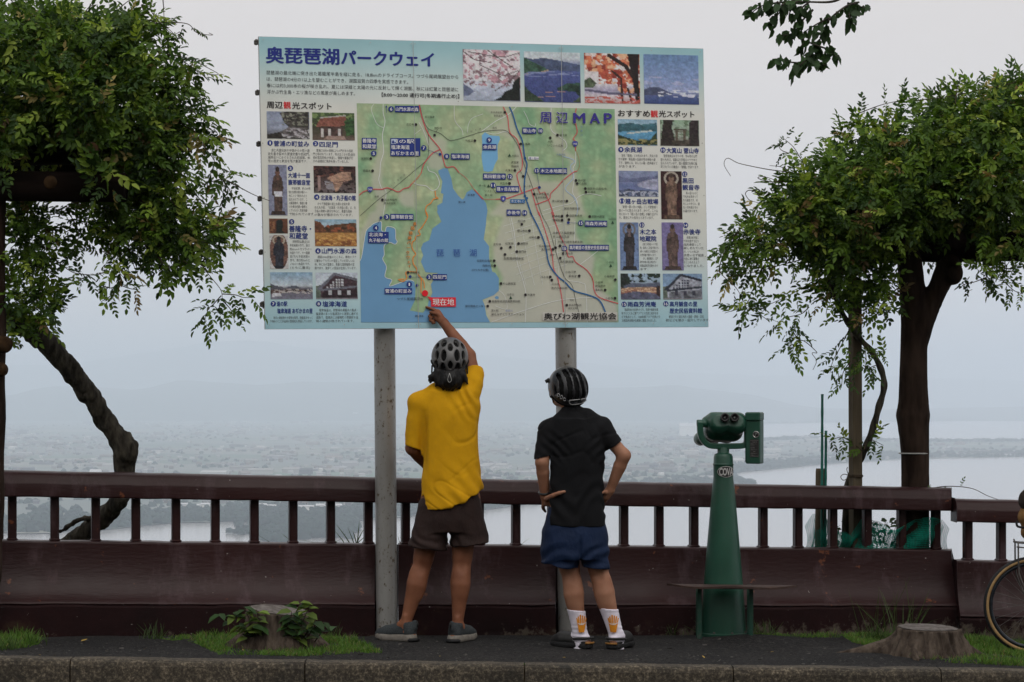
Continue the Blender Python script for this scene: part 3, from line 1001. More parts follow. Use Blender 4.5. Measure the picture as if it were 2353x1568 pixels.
road(L4((290, 60), (260, 120), (280, 200), (340, 330), (430, 380)), 1.0)
road(L4((420, 60), (420, 180), (445, 300), (410, 480), (425, 700), (385, 850), (375, 1000), (360, 1080), (400, 1200)), 1.4)
road(L4((400, 1200), (460, 1250), (420, 1568)), 1.2)
road(L4((1020, 900), (1040, 960), (1130, 1000), (1180, 1120), (1150, 1200), (1080, 1225), (1000, 1165), (900, 1150), (830, 1120)), 1.4)
road(L4((900, 300), (980, 450), (1040, 640)), 1.0)
road(L4((840, 470), (930, 400)), .8)
road(L4((1380, 80), (1390, 280), (1480, 400), (1500, 480)), 1.1)
road(L4((1560, 450), (1570, 340), (1620, 250), (1720, 210), (1770, 190)), 1.0)
road(L5((0, 440), (60, 400), (210, 290), (380, 200), (490, 95)), 1.4)
road(L5((80, 440), (200, 465), (330, 430), (410, 460)), 1.2)
road(L5((590, 150), (640, 250), (670, 330), (740, 360), (750, 320)), 1.0)
road(L5((960, 110), (955, 390), (1060, 490), (1150, 560), (1170, 640), (1110, 690)), 1.3)
road(L5((1290, 700), (1290, 850), (1255, 930), (1270, 1080), (1250, 1250), (1310, 1370), (1310, 1560)), 1.4)
road(L5((850, 1500), (1050, 1440), (1230, 1400), (1330, 1310), (1440, 1270), (1560, 1280), (1640, 1300)), 1.2)
for i, (a, b) in enumerate([(((640, 980), (760, 1160), (840, 1480))), (((480, 1100), (640, 1040))), (((320, 1440), (660, 1330))), (((560, 1200), (620, 1480)))]) if False else []: pass
# field roads on the big plain
for k in range(9):
    y0 = 60 + k * 90
    road([m7(300 + k * 25, y0 + 130), m7(700 + k * 20, y0 + 10 - k * 3), m7(1050 + k * 10, y0 - 90)], .7, layer=4)
for k in range(5):
    road([m7(380 + k * 150, 60 + k * 30), m7(450 + k * 140, 420 + k * 30), m7(600 + k * 110, 960)], .75, layer=4)
road(L7((400, 60), (450, 300), (480, 640), (560, 900), (600, 1100), (590, 1445)), 1.3)
road(L7((140, 1445), (600, 1280), (1060, 1150), (1500, 1120)), 1.3)
road(L7((250, 1030), (320, 1100), (350, 1270), (200, 1230)), 1.0)
road(L7((1240, 120), (1230, 400)), 1.1)
road(L7((1290, 700), (1400, 620), (1540, 510)), 1.1)
road(L7((1150, 900), (1330, 930), (1380, 1000), (1400, 1445)), 1.1)
# river
road(L5((1110, 760), (1240, 800), (1275, 840), (1220, 900), (1260, 1050), (1150, 1200), (1270, 1320), (1320, 1460), (1300, 1568)), 1.8, (140, 158, 176))
# railways
RW = (72, 72, 68)
road(L4((915, 70), (960, 260), (1020, 380), (1100, 420), (1200, 460), (1300, 540), (1380, 545), (1600, 480), (1760, 430)) + L5((200, 412), (330, 412), (420, 480), (520, 640), (590, 860), (660, 1050), (760, 1330), (840, 1568)) + L7((900, 220), (1000, 560), (1100, 850), (1200, 960), (1250, 1170), (1300, 1350)), 1.1, RW, 5)
road(L4((1025, 400), (1035, 620), (1010, 800), (850, 950), (540, 1210), (340, 1360), (110, 1566)), 1.0, RW, 5)
# national roads
RR = (170, 66, 74)
road(L4((905, 70), (960, 290), (1040, 480), (1190, 670), (1230, 800), (1270, 910), (1370, 905), (1440, 980)), 2.0, RR, 6)
road(L4((1440, 980), (1540, 1060), (1600, 1140), (1650, 1210)), 1.7, RR, 6, dash=(1.2, 1.0))
road(L4((1650, 1210), (1710, 1280), (1770, 1340)), 2.0, RR, 6)
road(L4((1190, 670), (1090, 720), (1010, 810), (960, 890), (935, 985)), 2.0, RR, 6)
road(L4((935, 985), (880, 1060), (800, 1140)), 2.6, (186, 92, 74), 6, dash=(1.0, .9))
road(L4((800, 1140), (760, 1185), (700, 1200), (625, 1245), (540, 1210), (470, 1190), (400, 1210), (280, 1210), (160, 1240), (95, 1290)), 2.0, RR, 6)
road(L5((310, 95), (370, 230), (400, 440), (500, 540), (565, 780), (560, 940), (495, 1020), (570, 1270)), 1.9, RR, 6)
road(L5((0, 1310), (40, 1345)), 1.8, RR, 6)
road(L5((40, 1345), (210, 1345)), 1.6, RR, 6, dash=(1.2, 1.0))
road(L5((210, 1345), (360, 1335), (570, 1260), (770, 1185), (810, 1265), (870, 1245), (930, 1370), (1000, 1568)), 1.9, RR, 6, smooth=1)
road(L5((690, 1215), (750, 1420), (800, 1568)), 1.9, RR, 6)
road(L5((750, 1415), (930, 1345), (950, 1270), (1030, 1190), (1130, 1080), (1260, 980), (1310, 965)), 1.9, RR, 6)
road(L5((1310, 965), (1340, 900), (1330, 780), (1290, 680)), 1.5, (150, 84, 66), 6, dash=(1.0, 1.1))
road(L5((1290, 690), (1285, 560), (1255, 530), (1310, 440), (1290, 320), (1285, 200), (1300, 115)), 1.9, RR, 6)
road(L7((930, 0), (1050, 320), (1120, 460), (1150, 585), (1210, 585), (1250, 660), (1390, 760), (1470, 880), (1490, 1020), (1560, 1120), (1805, 1200)), 1.9, RR, 6)
road(L7((765, 0), (880, 340), (940, 560), (960, 740), (1010, 860), (1060, 1080), (1090, 1320)), 1.9, RR, 6)
# expressway
EX = (32, 78, 122)
road(L5((395, 95), (440, 200), (500, 400), (570, 560), (600, 780), (632, 880), (600, 1080), (600, 1270), (640, 1400), (700, 1568)), 3.0, EX, 7)
road(L7((650, 0), (760, 210), (850, 440), (900, 680), (1010, 840), (1110, 920), (1220, 1030), (1420, 1090), (1560, 1160), (1635, 1310)), 3.0, EX, 7)
for p in L5((605, 790), (605, 1300), (630, 1330)): mp.disc(*p, 3.0, EX, 7)
# the parkway, orange
OR = (196, 116, 54)
road(L4((1120, 1230), (1130, 1310), (1165, 1330), (1100, 1340), (1060, 1400), (1010, 1430), (990, 1490), (1010, 1568)), 2.2, OR, 7, smooth=2)
road(L6((965, 0), (985, 70), (920, 190), (870, 250), (890, 300), (835, 320), (820, 370), (785, 400), (785, 480), (830, 555), (795, 600), (800, 680), (840, 740), (850, 800), (900, 880), (900, 960), (900, 1060)), 2.2, OR, 7)
road(L6((850, 810), (930, 900), (945, 1000)), 2.0, OR, 7)
road(L6((840, 790), (720, 780), (700, 810), (715, 860), (670, 910), (600, 885), (680, 880)), 2.2, OR, 7, smooth=2)
mp.build('map_lines', panel)

lab = Print()
def box_label(p0, p1, lines, size=9.5, col=NAVY, tc=WHT, layer=8):
    (x0, y0), (x1, y1) = p0, p1
    lab.poly([(x0, y0), (x1, y0 + .3), (x1, y1), (x0, y1)], col, layer)
    n = len(lines)
    for i, s in enumerate(lines):
        yy = y0 + (y1 - y0) * (i + .5) / n
        lab.text(s, x0 + 1.6, yy, min(size, (y1 - y0) / n * .80), tc, layer + 1, w=min((x1 - x0 - 3.2), len(s) * size * 1.02) if n > 1 else (x1 - x0 - 3.2), bold=.014)
def num(x, y, s, r=6.4, layer=9):
    lab.disc(x, y, r, NAVY, layer)
    lab.text(s, x, y, r * 1.55, WHT, layer + 1, bold=.02, align='C', w=r * (.75 if len(s) == 1 and s != '1' else (.4 if s == '1' else 1.25)))
def place(x, y, s, size=6.0, dot=True, side='L', col=BLK, dx=0, dy=0):
    """a small place name with its dot at (x, y); side: where the name stands"""
    if dot: lab.disc(x, y, 3.2, BLK, 8)
    if side == 'L': lab.text(s, x - 4.6 + dx, y + dy, size, col, 9, align='R')
    else: lab.text(s, x + 4.4 + dx, y + dy, size, col, 9)
# blue labels
box_label(m4(577, 82), m4(902, 170), ['山門水源の森']); num(*m4(525, 125), '6')
lab.strip([m4(460, 175), m4(460, 90)], .9, NAVY, 9, 0); lab.poly([m4(445, 105), m4(475, 105), m4(460, 75)], NAVY, 9)
box_label(m4(130, 515), m4(330, 668), ['善隆寺', '和蔵堂'], 10.8); num(*m4(290, 725), '5')
box_label(m4(515, 518), m4(920, 762), ['　 道の駅', '塩津海道', 'あぢかまの里'], 10.4); num(*m4(965, 652), '7')
lab.poly([m4(527, 532), m4(592, 532), m4(592, 598), m4(527, 598)], (150, 160, 178), 10)
lab.poly([m4(536, 590), m4(536, 565), m4(552, 545), m4(565, 565), m4(565, 590)], NAVY, 11)
lab.poly([m4(570, 590), m4(570, 572), m4(586, 572), m4(586, 590)], NAVY, 11)
lab.strip([m4(1000, 670), m4(1180, 735)], .8, NAVY, 9, 0); lab.disc(*m4(1185, 738), 3.4, NAVY, 9)
num(*m4(1275, 765), '8'); box_label(m4(1333, 725), m4(1588, 808), ['塩津海道'])
num(*m5(120, 545), '9'); box_label(m5(30, 597), m5(220, 680), ['余呉湖'])
box_label(m5(567, 375), m5(758, 460), ['菅山寺']); num(*m5(812, 420), '10')
num(*m5(762, 958), '13'); box_label(m5(805, 920), m5(1172, 1003), ['木之本地蔵院'])
lab.strip([m5(765, 1000), m5(797, 1175)], .7, NAVY, 9, 0); lab.disc(*m5(798, 1185), 3.3, NAVY, 9)
box_label(m5(37, 995), m5(345, 1078), ['黒田観音寺']); num(*m5(400, 1040), '12')
num(*m5(172, 1155), '11'); box_label(m5(215, 1165), m5(522, 1250), ['賤ヶ岳古戦場'])
box_label(m5(355, 1483), m5(545, 1566), ['赤後寺']); num(*m5(597, 1528), '14')
num(*m6(450, 67), '3'); box_label(m6(498, 27), m6(800, 107), ['腹帯観音堂'])
lab.disc(*m6(375, 78), 3.4, NAVY, 9); lab.strip([m6(370, 90), m6(325, 175)], .7, NAVY, 9, 0); num(*m6(308, 210), '4')
box_label(m6(208, 262), m6(476, 410), ['北淡海・', '丸子船の館'], 9.5)
num(*m6(1004, 853), '2'); box_label(m6(1048, 813), m6(1238, 893), ['四足門']); lab.disc(*m6(757, 848), 3.3, NAVY, 9); lab.strip([m6(770, 853), m6(970, 855)], .7, NAVY, 9, 0)
num(*m6(745, 947), '1'); box_label(m6(422, 997), m6(783, 1075), ['菅浦の町並み']); lab.disc(*m6(848, 962), 3.4, NAVY, 9)
num(*m7(1313, 148), '15'); box_label(m7(1365, 115), m7(1658, 195), ['雨森芳洲庵']); lab.disc(*m7(1150, 143), 3.2, NAVY, 9); lab.strip([m7(1160, 145), m7(1285, 148)], .7, NAVY, 9, 0)
num(*m7(1098, 478), '16'); box_label(m7(1160, 430), m7(1682, 507), ['高月観音の里歴史民俗資料館'])
box_label(m5(405, 1345), m5(603, 1398), ['木之本I.C.'], 7, (30, 84, 132))
lab.poly([m5(650, 768), m5(790, 770), m5(790, 810), m5(650, 808)], (196, 198, 198), 8); lab.text('賤ヶ岳SA', *m5(660, 790), 5.4, NAVY, 9)
# road shields
for p, s in ((m4(240, 1215), '303'), (m5(1280, 598), '303'), (m5(310, 1340), '8')):
    lab.poly([(p[0] - 6.6, p[1] - 4.5), (p[0] - 3, p[1] - 6.6), (p[0] + 3, p[1] - 6.6), (p[0] + 6.6, p[1] - 4.5), (p[0] + 5.2, p[1] + 2.5), (p[0], p[1] + 7), (p[0] - 5.2, p[1] + 2.5)], (58, 62, 128), 9)
    lab.text(s, p[0], p[1] - .5, 6 if len(s) > 1 else 8, WHT, 10, align='C', bold=.02)
# you are here
lab.disc(*m6(950, 1065), 7.2, (180, 22, 34), 10)
lab.poly([m6(975, 1105), m6(1040, 1120), m6(1353, 1118), m6(1355, 1240), m6(1030, 1240), m6(1028, 1165)], (178, 36, 48), 9)
lab.text('現在地', *m6(1050, 1180), 17, (205, 205, 205), 10, w=49, bold=.008)
# small names
for p, s in ((m4(860, 335), '正応寺'), (m4(250, 795), '深高院'), (m4(275, 960), '徳圓寺'), (m4(1657, 553), '地蔵堂'), (m5(468, 955), '大澤寺'), (m5(395, 1130), '安念寺'), (m5(1170, 1370), '尾山釈迦堂'),
             (m7(1068, 58), '円満寺'), (m7(1070, 110), '理覚院'), (m7(760, 335), '光明寺'), (m7(642, 248), '横山神社'), (m6(1855, 640), '古保利古墳群'), (m6(1862, 705), '西野水道'), (m7(915, 852), '冷水寺'), (m6(1770, 1232), '湖北野鳥センター'), (m7(1760, 1130), '小谷寺')):
    place(*p, s)
for p, s in ((m5(1043, 478), '醫王寺'), (m5(545, 597), '弘善館'), (m5(1293, 1090), '世代閣'), (m5(1310, 1133), '己高閣'), (m5(1420, 1200), '鶏足寺(旧飯福寺)'), (m5(1428, 1248), '石道寺'), (m5(728, 1275), '長浜市役所'), (m7(1430, 62), '高野大師堂'),
             (m7(1138, 50), '　雨森観音寺'), (m7(500, 415), '磯野寺'), (m7(478, 520), '普門寺'), (m7(270, 938), '片山観音堂'), (m7(590, 1085), '竹蓮寺'), (m7(125, 1170), '葛籠尾崎湖底遺跡資料館'), (m7(1085, 545), '浄光寺'), (m6(728, 793), '須賀神社'), (m4(408, 1352), '長浜市役所'), (m7(1130, 1220), '長浜市役所')):
    place(*p, s, side='R')
for p, s in ((m4(1113, 478), ''), (m5(945, 515), ''), (m5(580, 1035), ''), (m5(332, 170), ''), (m7(543, 163), ''), (m7(275, 475), ''), (m7(393, 462), ''), (m7(323, 558), ''), (m7(985, 470), ''), (m7(1045, 605), ''), (m7(1293, 838), ''), (m7(1765, 888), ''), (m7(1632, 1022), ''), (m7(935, 892), ''), (m7(1042, 445), ''), (m7(1158, 102), ''), (m7(948, 492), '')):
    lab.disc(*p, 3.2, BLK, 8)
def nm(p, s, size=6.0, col=BLK, **k): lab.text(s, p[0], p[1], size, col, 9, **k)
for p, s, z in ((m4(1108, 383), '神照寺', 6), (m4(980, 230), '近江塩津', 5.6), (m4(300, 1308), '永原', 5.4), (m4(428, 1398), '西浅井支所', 5.4), (m4(1560, 1285), '飯浦港', 5.4), (m4(1435, 1382), '藤ヶ崎', 5.4), (m4(1712, 1160), '賤ヶ岳', 5.2), (m4(1790, 1232), 'リフト', 6), (m4(1790, 1288), '乗り場', 6),
                (m5(140, 170), '長浜市役所', 5.4), (m5(180, 215), '余呉支所', 5.4), (m5(165, 378), '余呉', 5.2), (m5(910, 565), '大見', 6), (m5(910, 618), 'いこいの広場', 6.2), (m5(425, 755), '大岩山', 5.6), (m5(418, 845), '黒田家', 6), (m5(418, 900), '御廟所', 6), (m5(585, 1168), '木ノ本', 5.6),
                (m5(745, 1320), '北部振興局', 5.4), (m5(1132, 1468), '保延寺観音堂', 6.2), (m7(488, 122), '赤分寺', 6.2), (m7(170, 425), '正妙寺', 6.2), (m7(328, 415), '松尾寺', 6.2), (m7(308, 610), '西野薬師観音堂', 6.6), (m7(950, 275), '出会いの森図書館', 6.4), (m7(950, 325), '井上靖記念室', 6.4),
                (m7(1018, 393), '円満寺(渡岸寺観音堂)', 6), (m7(768, 450), '長浜市役所', 5.2), (m7(800, 492), '高月支所', 5.2), (m7(910, 563), '高月', 5.4), (m7(1042, 652), '高月観音堂', 6.4), (m7(1112, 787), '小谷丁野', 6.2), (m7(1155, 840), '観音堂', 6.2), (m7(1620, 843), '小谷城跡', 6), (m7(1502, 920), '小谷城', 6),
                (m7(1502, 970), '戦国歴史', 6), (m7(1502, 1020), '資料館', 6), (m7(930, 945), '冷水寺', 6), (m7(930, 997), '胎内仏資料館', 6.2), (m7(348, 1080), '山本山', 5.8), (m7(1168, 1155), '河毛', 5.2), (m7(1148, 1262), '湖北支所', 5.2), (m7(142, 1290), '道の駅', 5.8), (m7(142, 1340), '湖北みずどりステーション', 6.4),
                (m7(1680, 92), '山田山', 5.6), (m7(1650, 658), '小谷山', 5.6), (m6(1560, 760), '(ほりぬき公園)', 6), (m6(585, 1138), 'つづら尾崎展望台', 7.6), (m6(820, 1362), '葛籠尾崎', 4.8)):
    nm(p, s, z)
for p in (m4(1840, 1165), m5(395, 750), m7(398, 1122), m7(1730, 140), m7(1705, 703)):
    lab.poly([(p[0] - 3.4, p[1] + 3), (p[0] + 3.4, p[1] + 3), (p[0], p[1] - 4)], (36, 60, 44), 8)
for a, b in ((m5(525, 930), m5(570, 1015)), (m5(170, 1200), m5(212, 1270)), (m7(985, 350), m7(985, 465)), (m7(1138, 0), m7(1138, 40)), (m7(940, 60), m7(1060, 58)), (m7(965, 110), m7(1060, 110)), (m4(1130, 440), m4(1150, 400))):
    lab.strip([a, b], .7, BLK, 9, 0)
for k, ch in enumerate('北陸本線'): nm(m4(1540 + k * 58, 448 - k * 17), ch, 4.6, (90, 90, 86), ang=.28)
for k, ch in enumerate('JR湖西線'): nm(m4(525 + k * 42, 1160 - k * 34), ch, 4.6, (90, 90, 86), ang=.7)
for k, ch in enumerate('杉野川'): nm(m5(1355, 365 + k * 56), ch, 5, (90, 108, 140))
nm(m5(1030, 740), '大黒渓流', 5.2, (96, 112, 140)); nm(m7(330, 1292), '余呉川', 5.4, (96, 108, 150))
for k, ch in enumerate('琵琶湖'): nm(m6((1100, 1318, 1532)[k], 535), ch, 18.5, (46, 74, 132), bold=.0)
for k, ch in enumerate('奥琵琶湖パークウェイ'):
    x, y = ((822, 160), (790, 215), (765, 280), (748, 340), (742, 402), (738, 468), (728, 535), (735, 595), (745, 652), (750, 710))[k]
    p = m6(x - 22, y)
    nm((p[0] - .7, p[1]), ch, 9.4, (120, 52, 26), bold=.03); lab.text(ch, p[0], p[1], 9.0, (206, 124, 60), 10)
for s, x in zip('周辺MAP', (805, 1030, 1258, 1480, 1672)):
    q_ = m5(x, 236 + (x - 805) * .01)
    sz, w_ = (28, 25.5) if s in '周辺' else (33.5, {'M': 26, 'A': 22, 'P': 16.5}[s])
    for ox_, oy_ in ((-1, 0), (1, 0), (0, -1), (0, 1), (-.8, -.8), (.8, .8), (-.8, .8), (.8, -.8)):
        lab.text(s, q_[0] + ox_, q_[1] + oy_, sz, (186, 188, 196), 10, w=w_)
    lab.text(s, q_[0], q_[1], sz, (48, 42, 112), 12, bold=.02 if s in '周辺' else .035, w=w_)
lab.poly([(1246, 718), (1418, 718), (1418, 737), (1246, 737)], (158, 156, 150), 7.5)
lab.text('奥びわ湖観光協会', 1249.2, 727.5, 16.6, (28, 26, 28), 11, w=166, bold=.02)
lab.build('place_names', panel)

ti = Print()
ti.text('奥琵琶湖', 611.5, 126.5, 40, (26, 36, 104), 3, w=167, bold=.034)
ti.text('パークウェイ', 784.5, 132.5, 36.5, (26, 36, 104), 3, w=212, bold=.04)
ti.build('title_lettering', panel)
hd = Print()
hd.text('周辺', 613, 241, 17.2, BLK, 3, w=36, bold=.025); hd.text('観', 651.5, 242, 17.6, RED, 3, bold=.02); hd.text('光スポット', 671.5, 243, 17, BLK, 3, w=90, bold=.025)
hd.text('おすすめ', 1420, 260.5, 17, BLK, 3, w=73, bold=.025); hd.text('観', 1495, 262, 17.4, RED, 3, bold=.02); hd.text('光スポット', 1514, 262, 16.4, BLK, 3, w=81, bold=.025)
for i, s in enumerate(['琵琶湖の最北端に突き出た葛籠尾半島を縦に走る、18.8kmのドライブコース。つづら尾崎展望台から', 'は、琵琶湖の4分の1以上を望むことができ、湖国滋賀の四季を実感できます。', '春には約3,000本の桜が咲き乱れ、夏には深緑と太陽の光に反射して輝く湖面、秋には紅葉と琵琶湖に', '浮かぶ竹生島・エリ漁などの風景が楽しめます。']):
    hd.text(s, 612 + i * .5, 166.9 + i * 14.75, 10.2, (58, 58, 62), 3, w=(441, 325, 440, 202)[i])
hd.text('【8:00〜20:00 通行可(冬期通行止め)】', 877, 218, 10.6, (40, 40, 44), 3, w=178, bold=.02)
CAPS = [('1', 620.4, 328.9, [('菅浦の町並み', 629, 330, 13.6, 81)]), ('2', 725, 330.5, [('四足門', 734, 332, 13.6, 42)]), ('3', 667, 387, [('大浦十一面', 662, 403, 13, 50), ('腹帯観音堂', 662.3, 419.3, 13, 50)]),
        ('4', 727.6, 453.3, [('北淡海・丸子船の館', 737, 454.6, 13, 80)]), ('5', 670, 510, [('善隆寺・', 664.6, 526, 15.6, 50), ('和蔵堂', 664.8, 542.5, 15.6, 42)]), ('6', 730.6, 576.9, [('山門水源の森', 739.5, 577, 13.5, 80)]),
        ('7', 627.8, 698.4, [('道の駅', 636, 698.4, 12.4, 24), ('塩津海道 あぢかまの里', 637, 715, 12.4, 81)]), ('8', 732, 698.4, [('塩津海道', 741, 699, 14, 56)]),
        ('9', 1426.4, 344.2, [('余呉湖', 1434.5, 344, 13.4, 40)]), ('10', 1523, 345.2, [('大箕山 菅山寺', 1531.4, 346, 13.4, 74)]), ('11', 1428.8, 462.2, [('賤ヶ岳古戦場', 1437, 463, 13.2, 75)]),
        ('12', 1573, 400.4, [('黒田', 1568, 415.4, 13.4, 25), ('観音寺', 1568, 431, 13.4, 39)]), ('13', 1474.6, 517.4, [('木之本', 1469.6, 533, 13.4, 38), ('地蔵院', 1469.8, 548.8, 13.4, 38)]), ('14', 1575, 518, [('赤後寺', 1570, 533, 13.4, 39)]),
        ('15', 1433.8, 699.5, [('雨森芳洲庵', 1442, 699.5, 13.2, 65)]), ('16', 1529.7, 698.5, [('高月観音の里', 1538.7, 699, 12.6, 63), ('歴史民俗資料館', 1538.7, 714.5, 12.6, 74)])]
lab2 = lab; lab = Print()
for n_, x, y, ls in CAPS:
    num(x, y, n_, 6.2, 3)
    for s, tx, ty, sz, w in ls: lab.text(s, tx, ty, sz, NAVY, 3, w=w, bold=.022)
lab.build('caption_lettering', panel)
BODY = [(615.5, 345.3, 96, 8.2, 7.4, ['　淳仁天皇伝説や中世からの惣の歴', '史を書き留めた菅浦文書や四足門、', '湖岸沿いにめぐらされた石垣等、中', '世の歴史と家並を残す集落です。']),
        (719.5, 346, 96, 8.2, 7.4, ['　菅浦には村の両側に2つの門があり四足', '門と呼ばれています。村は古くから惣(自治', '的村落共同体)が発達し、警察や軍事が行', 'われ自律的に秩序を保っていました。']),
        (663.3, 433.2, 50, 8.4, 7.0, ['　平安初期、約1200年', '前に伝教大師が槻の一', '木にノミで刻まれたと', '伝えられています。こ', 'の観音様は、腹部に巻', 'いた帯を妊婦の腹帯と', 'していただく安産祈願', 'で知られています。']),
        (722.6, 468.5, 95, 8.4, 7.2, ['　かつて琵琶湖の湖上水運の主役を務', 'めた丸子船。「北淡海・丸子船の館」は、丸', '子船の実物の展示を中心に、貴重な資料', 'の数々が展示されています。']),
        (665.6, 555.5, 50, 8.55, 7.0, ['　阿弥陀仏頭(上)は', '平安末期の作で、高さ', '約60cmのカツラの一', '木造りです。十一面観', '音(下)も平安末期の', '作で、高さ約1mのヒ', 'ノキの一木造りです。', '(ともに重文)']),
        (722.6, 590.7, 96, 8.55, 7.2, ['　標高300m前後のところに、寒地のブナ', 'と暖地のアカガシが混生している珍しい山', '林。中にある湿原は、貴重な湿原植物の宝', '庫であり、数多くの昆虫が生息しています。']),
        (621, 730.6, 97, 8.2, 7.2, ['　地元の農産物や水産物を販売。特産品をゆっく', 'り味わうことが出来る食事処も併設しています。']),
        (726, 713, 96, 8.4, 7.2, ['　塩津海道は、琵琶湖水運最大の拠点・', '塩津港のあった塩津浜から敦賀に通ずる', '道路で、塩津浜には宿場町の雰囲気や当', '時の建物が残されています。']),
        (1421, 357.6, 89, 8.3, 7.2, ['　別名「鏡湖」とも呼ばれます。天女の羽', '衣や龍神・菊石姫の伝説が残る神秘の湖', 'です。湖畔には、あじさい園・遊歩道など', 'があります。']),
        (1517.7, 358.5, 88, 8.3, 7.2, ['　菅原道真公ゆかりの寺。今も残る山門', '前の大木は、道真公お手植えのケヤキと', '伝えられています。国の重要文化財に指', '定されている鋳造の「銅鐘」があります。']),
        (1422, 475.6, 89, 8.2, 7.2, ['　「新雪一賤ヶ岳の大観」として琵琶湖八', '景の一つに数えられます。かつて、この山', '中において「賤ヶ岳の合戦」が繰り広げら', 'れ、歴史にその名をとどめています。']),
        (1569, 444, 38, 8.2, 7.0, ['　賤ヶ岳のふもと', 'で村人を見守って', 'きた観音さま。村', '人により守られ、戦', '乱の世を越え今の', 'お姿があります。']),
        (1470, 561.5, 44, 8.2, 6.6, ['　日本三大地蔵の一つで眼', '病、延命のご利益で知られ、', '8月の大縁日には全国から', 'の参拝者で賑わいます。', '　また、裏庭築造り、江戸', '時代中期の築山林泉式の', '庭園(国指定名勝)もあり', 'ます。']),
        (1570.5, 546, 39, 8.15, 7.0, ['　本尊は災を転じ', 'て利を施すコロリ', '(転利)観音として', '親しまれていた', 'が、いつのまにか', '長患いせず極楽', '往生に導く観音さ', 'まといわれるよう', 'になりました。']),
        (1428, 712, 88, 8.3, 7.0, ['　雨森芳洲の生涯をたどり、思想や業績を顕', '彰するとともに東アジアとの交流と友好をめ', 'ざす拠点として、1984年東アジア交流ハウ', 'ス雨森芳洲庵が生家跡に建設されました。']),
        (1530, 728, 87, 8.3, 7.2, ['　観音さまと湖北地方の歴史・民俗・文化', '財などを展示・紹介しています。'])]
for x, y, w, dy, sz, ls in BODY:
    full = max(len(s) for s in ls)
    for i, s in enumerate(ls):
        hd.text(s.replace('　', ''), x + (sz if s.startswith('　') else 0) + i * .16, y + i * dy, sz, (74, 74, 76), 3, w=(w * min(1, len(s) / full * 1.0) - (sz if s.startswith('　') else 0)) if len(s) > full * .8 else len(s) * sz * .93)
hd.build('body_lettering', panel)

# --- printed pictures, each a small field of ink
def canvas(w, h): return np.zeros((h, w, 3))
def XY(a):
    h, w = a.shape[:2]
    return np.meshgrid(np.linspace(0, 1, w), np.linspace(0, 1, h))
def vgrad(a, stops):
    x, y = XY(a)
    for k in range(3): a[..., k] = np.interp(y, [s[0] for s in stops], [s[1][k] for s in stops])
def fillp(a, poly, col, tex=0, sc=9, seed=0):
    x, y = XY(a)
    m = inpoly(x, y, poly)
    t = (1 + tex * fbm(x * sc, y * sc, 0, 3, seed))[..., None]
    a[m] = (np.array(col) * t)[m] if tex else np.array(col)
def speck(a, mask, col, thr, sc, seed, sy=1.0, o=3):
    x, y = XY(a)
    m = mask & (fbm(x * sc, y * sc * sy, 0, o, seed) > thr)
    a[m] = col
def line(a, pts, w, col):
    x, y = XY(a)
    d = np.full(x.shape, 9.0)
    for (x0, y0), (x1, y1) in zip(pts[:-1], pts[1:]):
        L = (x1 - x0) ** 2 + (y1 - y0) ** 2 + 1e-9
        t = np.clip(((x - x0) * (x1 - x0) + (y - y0) * (y1 - y0)) / L, 0, 1)
        d = np.minimum(d, np.hypot(x - x0 - t * (x1 - x0), y - y0 - t * (y1 - y0)))
    a[d < w] = col
PN = [0]
def picture(q, a):
    PN[0] += 1
    h_, w_ = a.shape[:2]; yy_, xx_ = np.mgrid[0:h_, 0:w_]
    g_ = a.mean(2, keepdims=True)
    a = (g_ + (a - g_) * .74) * .95
    a = a * (1 + .16 * fbm(xx_ / 3.0, yy_ / 3.0, 0, 3, PN[0]))[..., None] + NR.normal(0, 5.0, (h_, w_, 1)) + NR.normal(0, 2.0, a.shape)
    a = np.clip(a, 0, 255)
    raster('picture', quadpts(*q), a, 3, panel)
N = 62
# cherry branches over the lake
a = canvas(N, N); vgrad(a, [(0, (190, 180, 184)), (.55, (186, 182, 188)), (.75, (158, 166, 186)), (1, (140, 150, 172))]); x, y = XY(a)
speck(a, (y < .78 - .25 * np.abs(x - .6)), (168, 120, 132), .08, 13, 3); speck(a, (y < .75), (120, 92, 100), .26, 16, 5); speck(a, (y < .5), (206, 186, 192), .20, 12, 8)
for p in ([(.4, -.02), (.62, .15), (.88, .34)], [(1, .04), (.75, .13), (.5, .12), (.1, .05)], [(1, .38), (.8, .62), (.55, .8)], [(.02, .05), (.2, .2), (.5, .25)], [(.95, .4), (.7, .5), (.3, .3)]): line(a, p, .008, (66, 50, 52))
fillp(a, [(0, .68), (.1, .74), (.2, .82), (.1, .9), (0, .92)], (84, 94, 124)); fillp(a, [(.28, .8), (.4, .74), (.5, .8)], (150, 158, 180)); fillp(a, [(1, .5), (.88, .62), (.85, .75), (.72, .82), (.66, .92), (.5, 1), (1, 1)], (24, 28, 26), .4)
picture((1062.8, 113.5, 1194, 231), a)
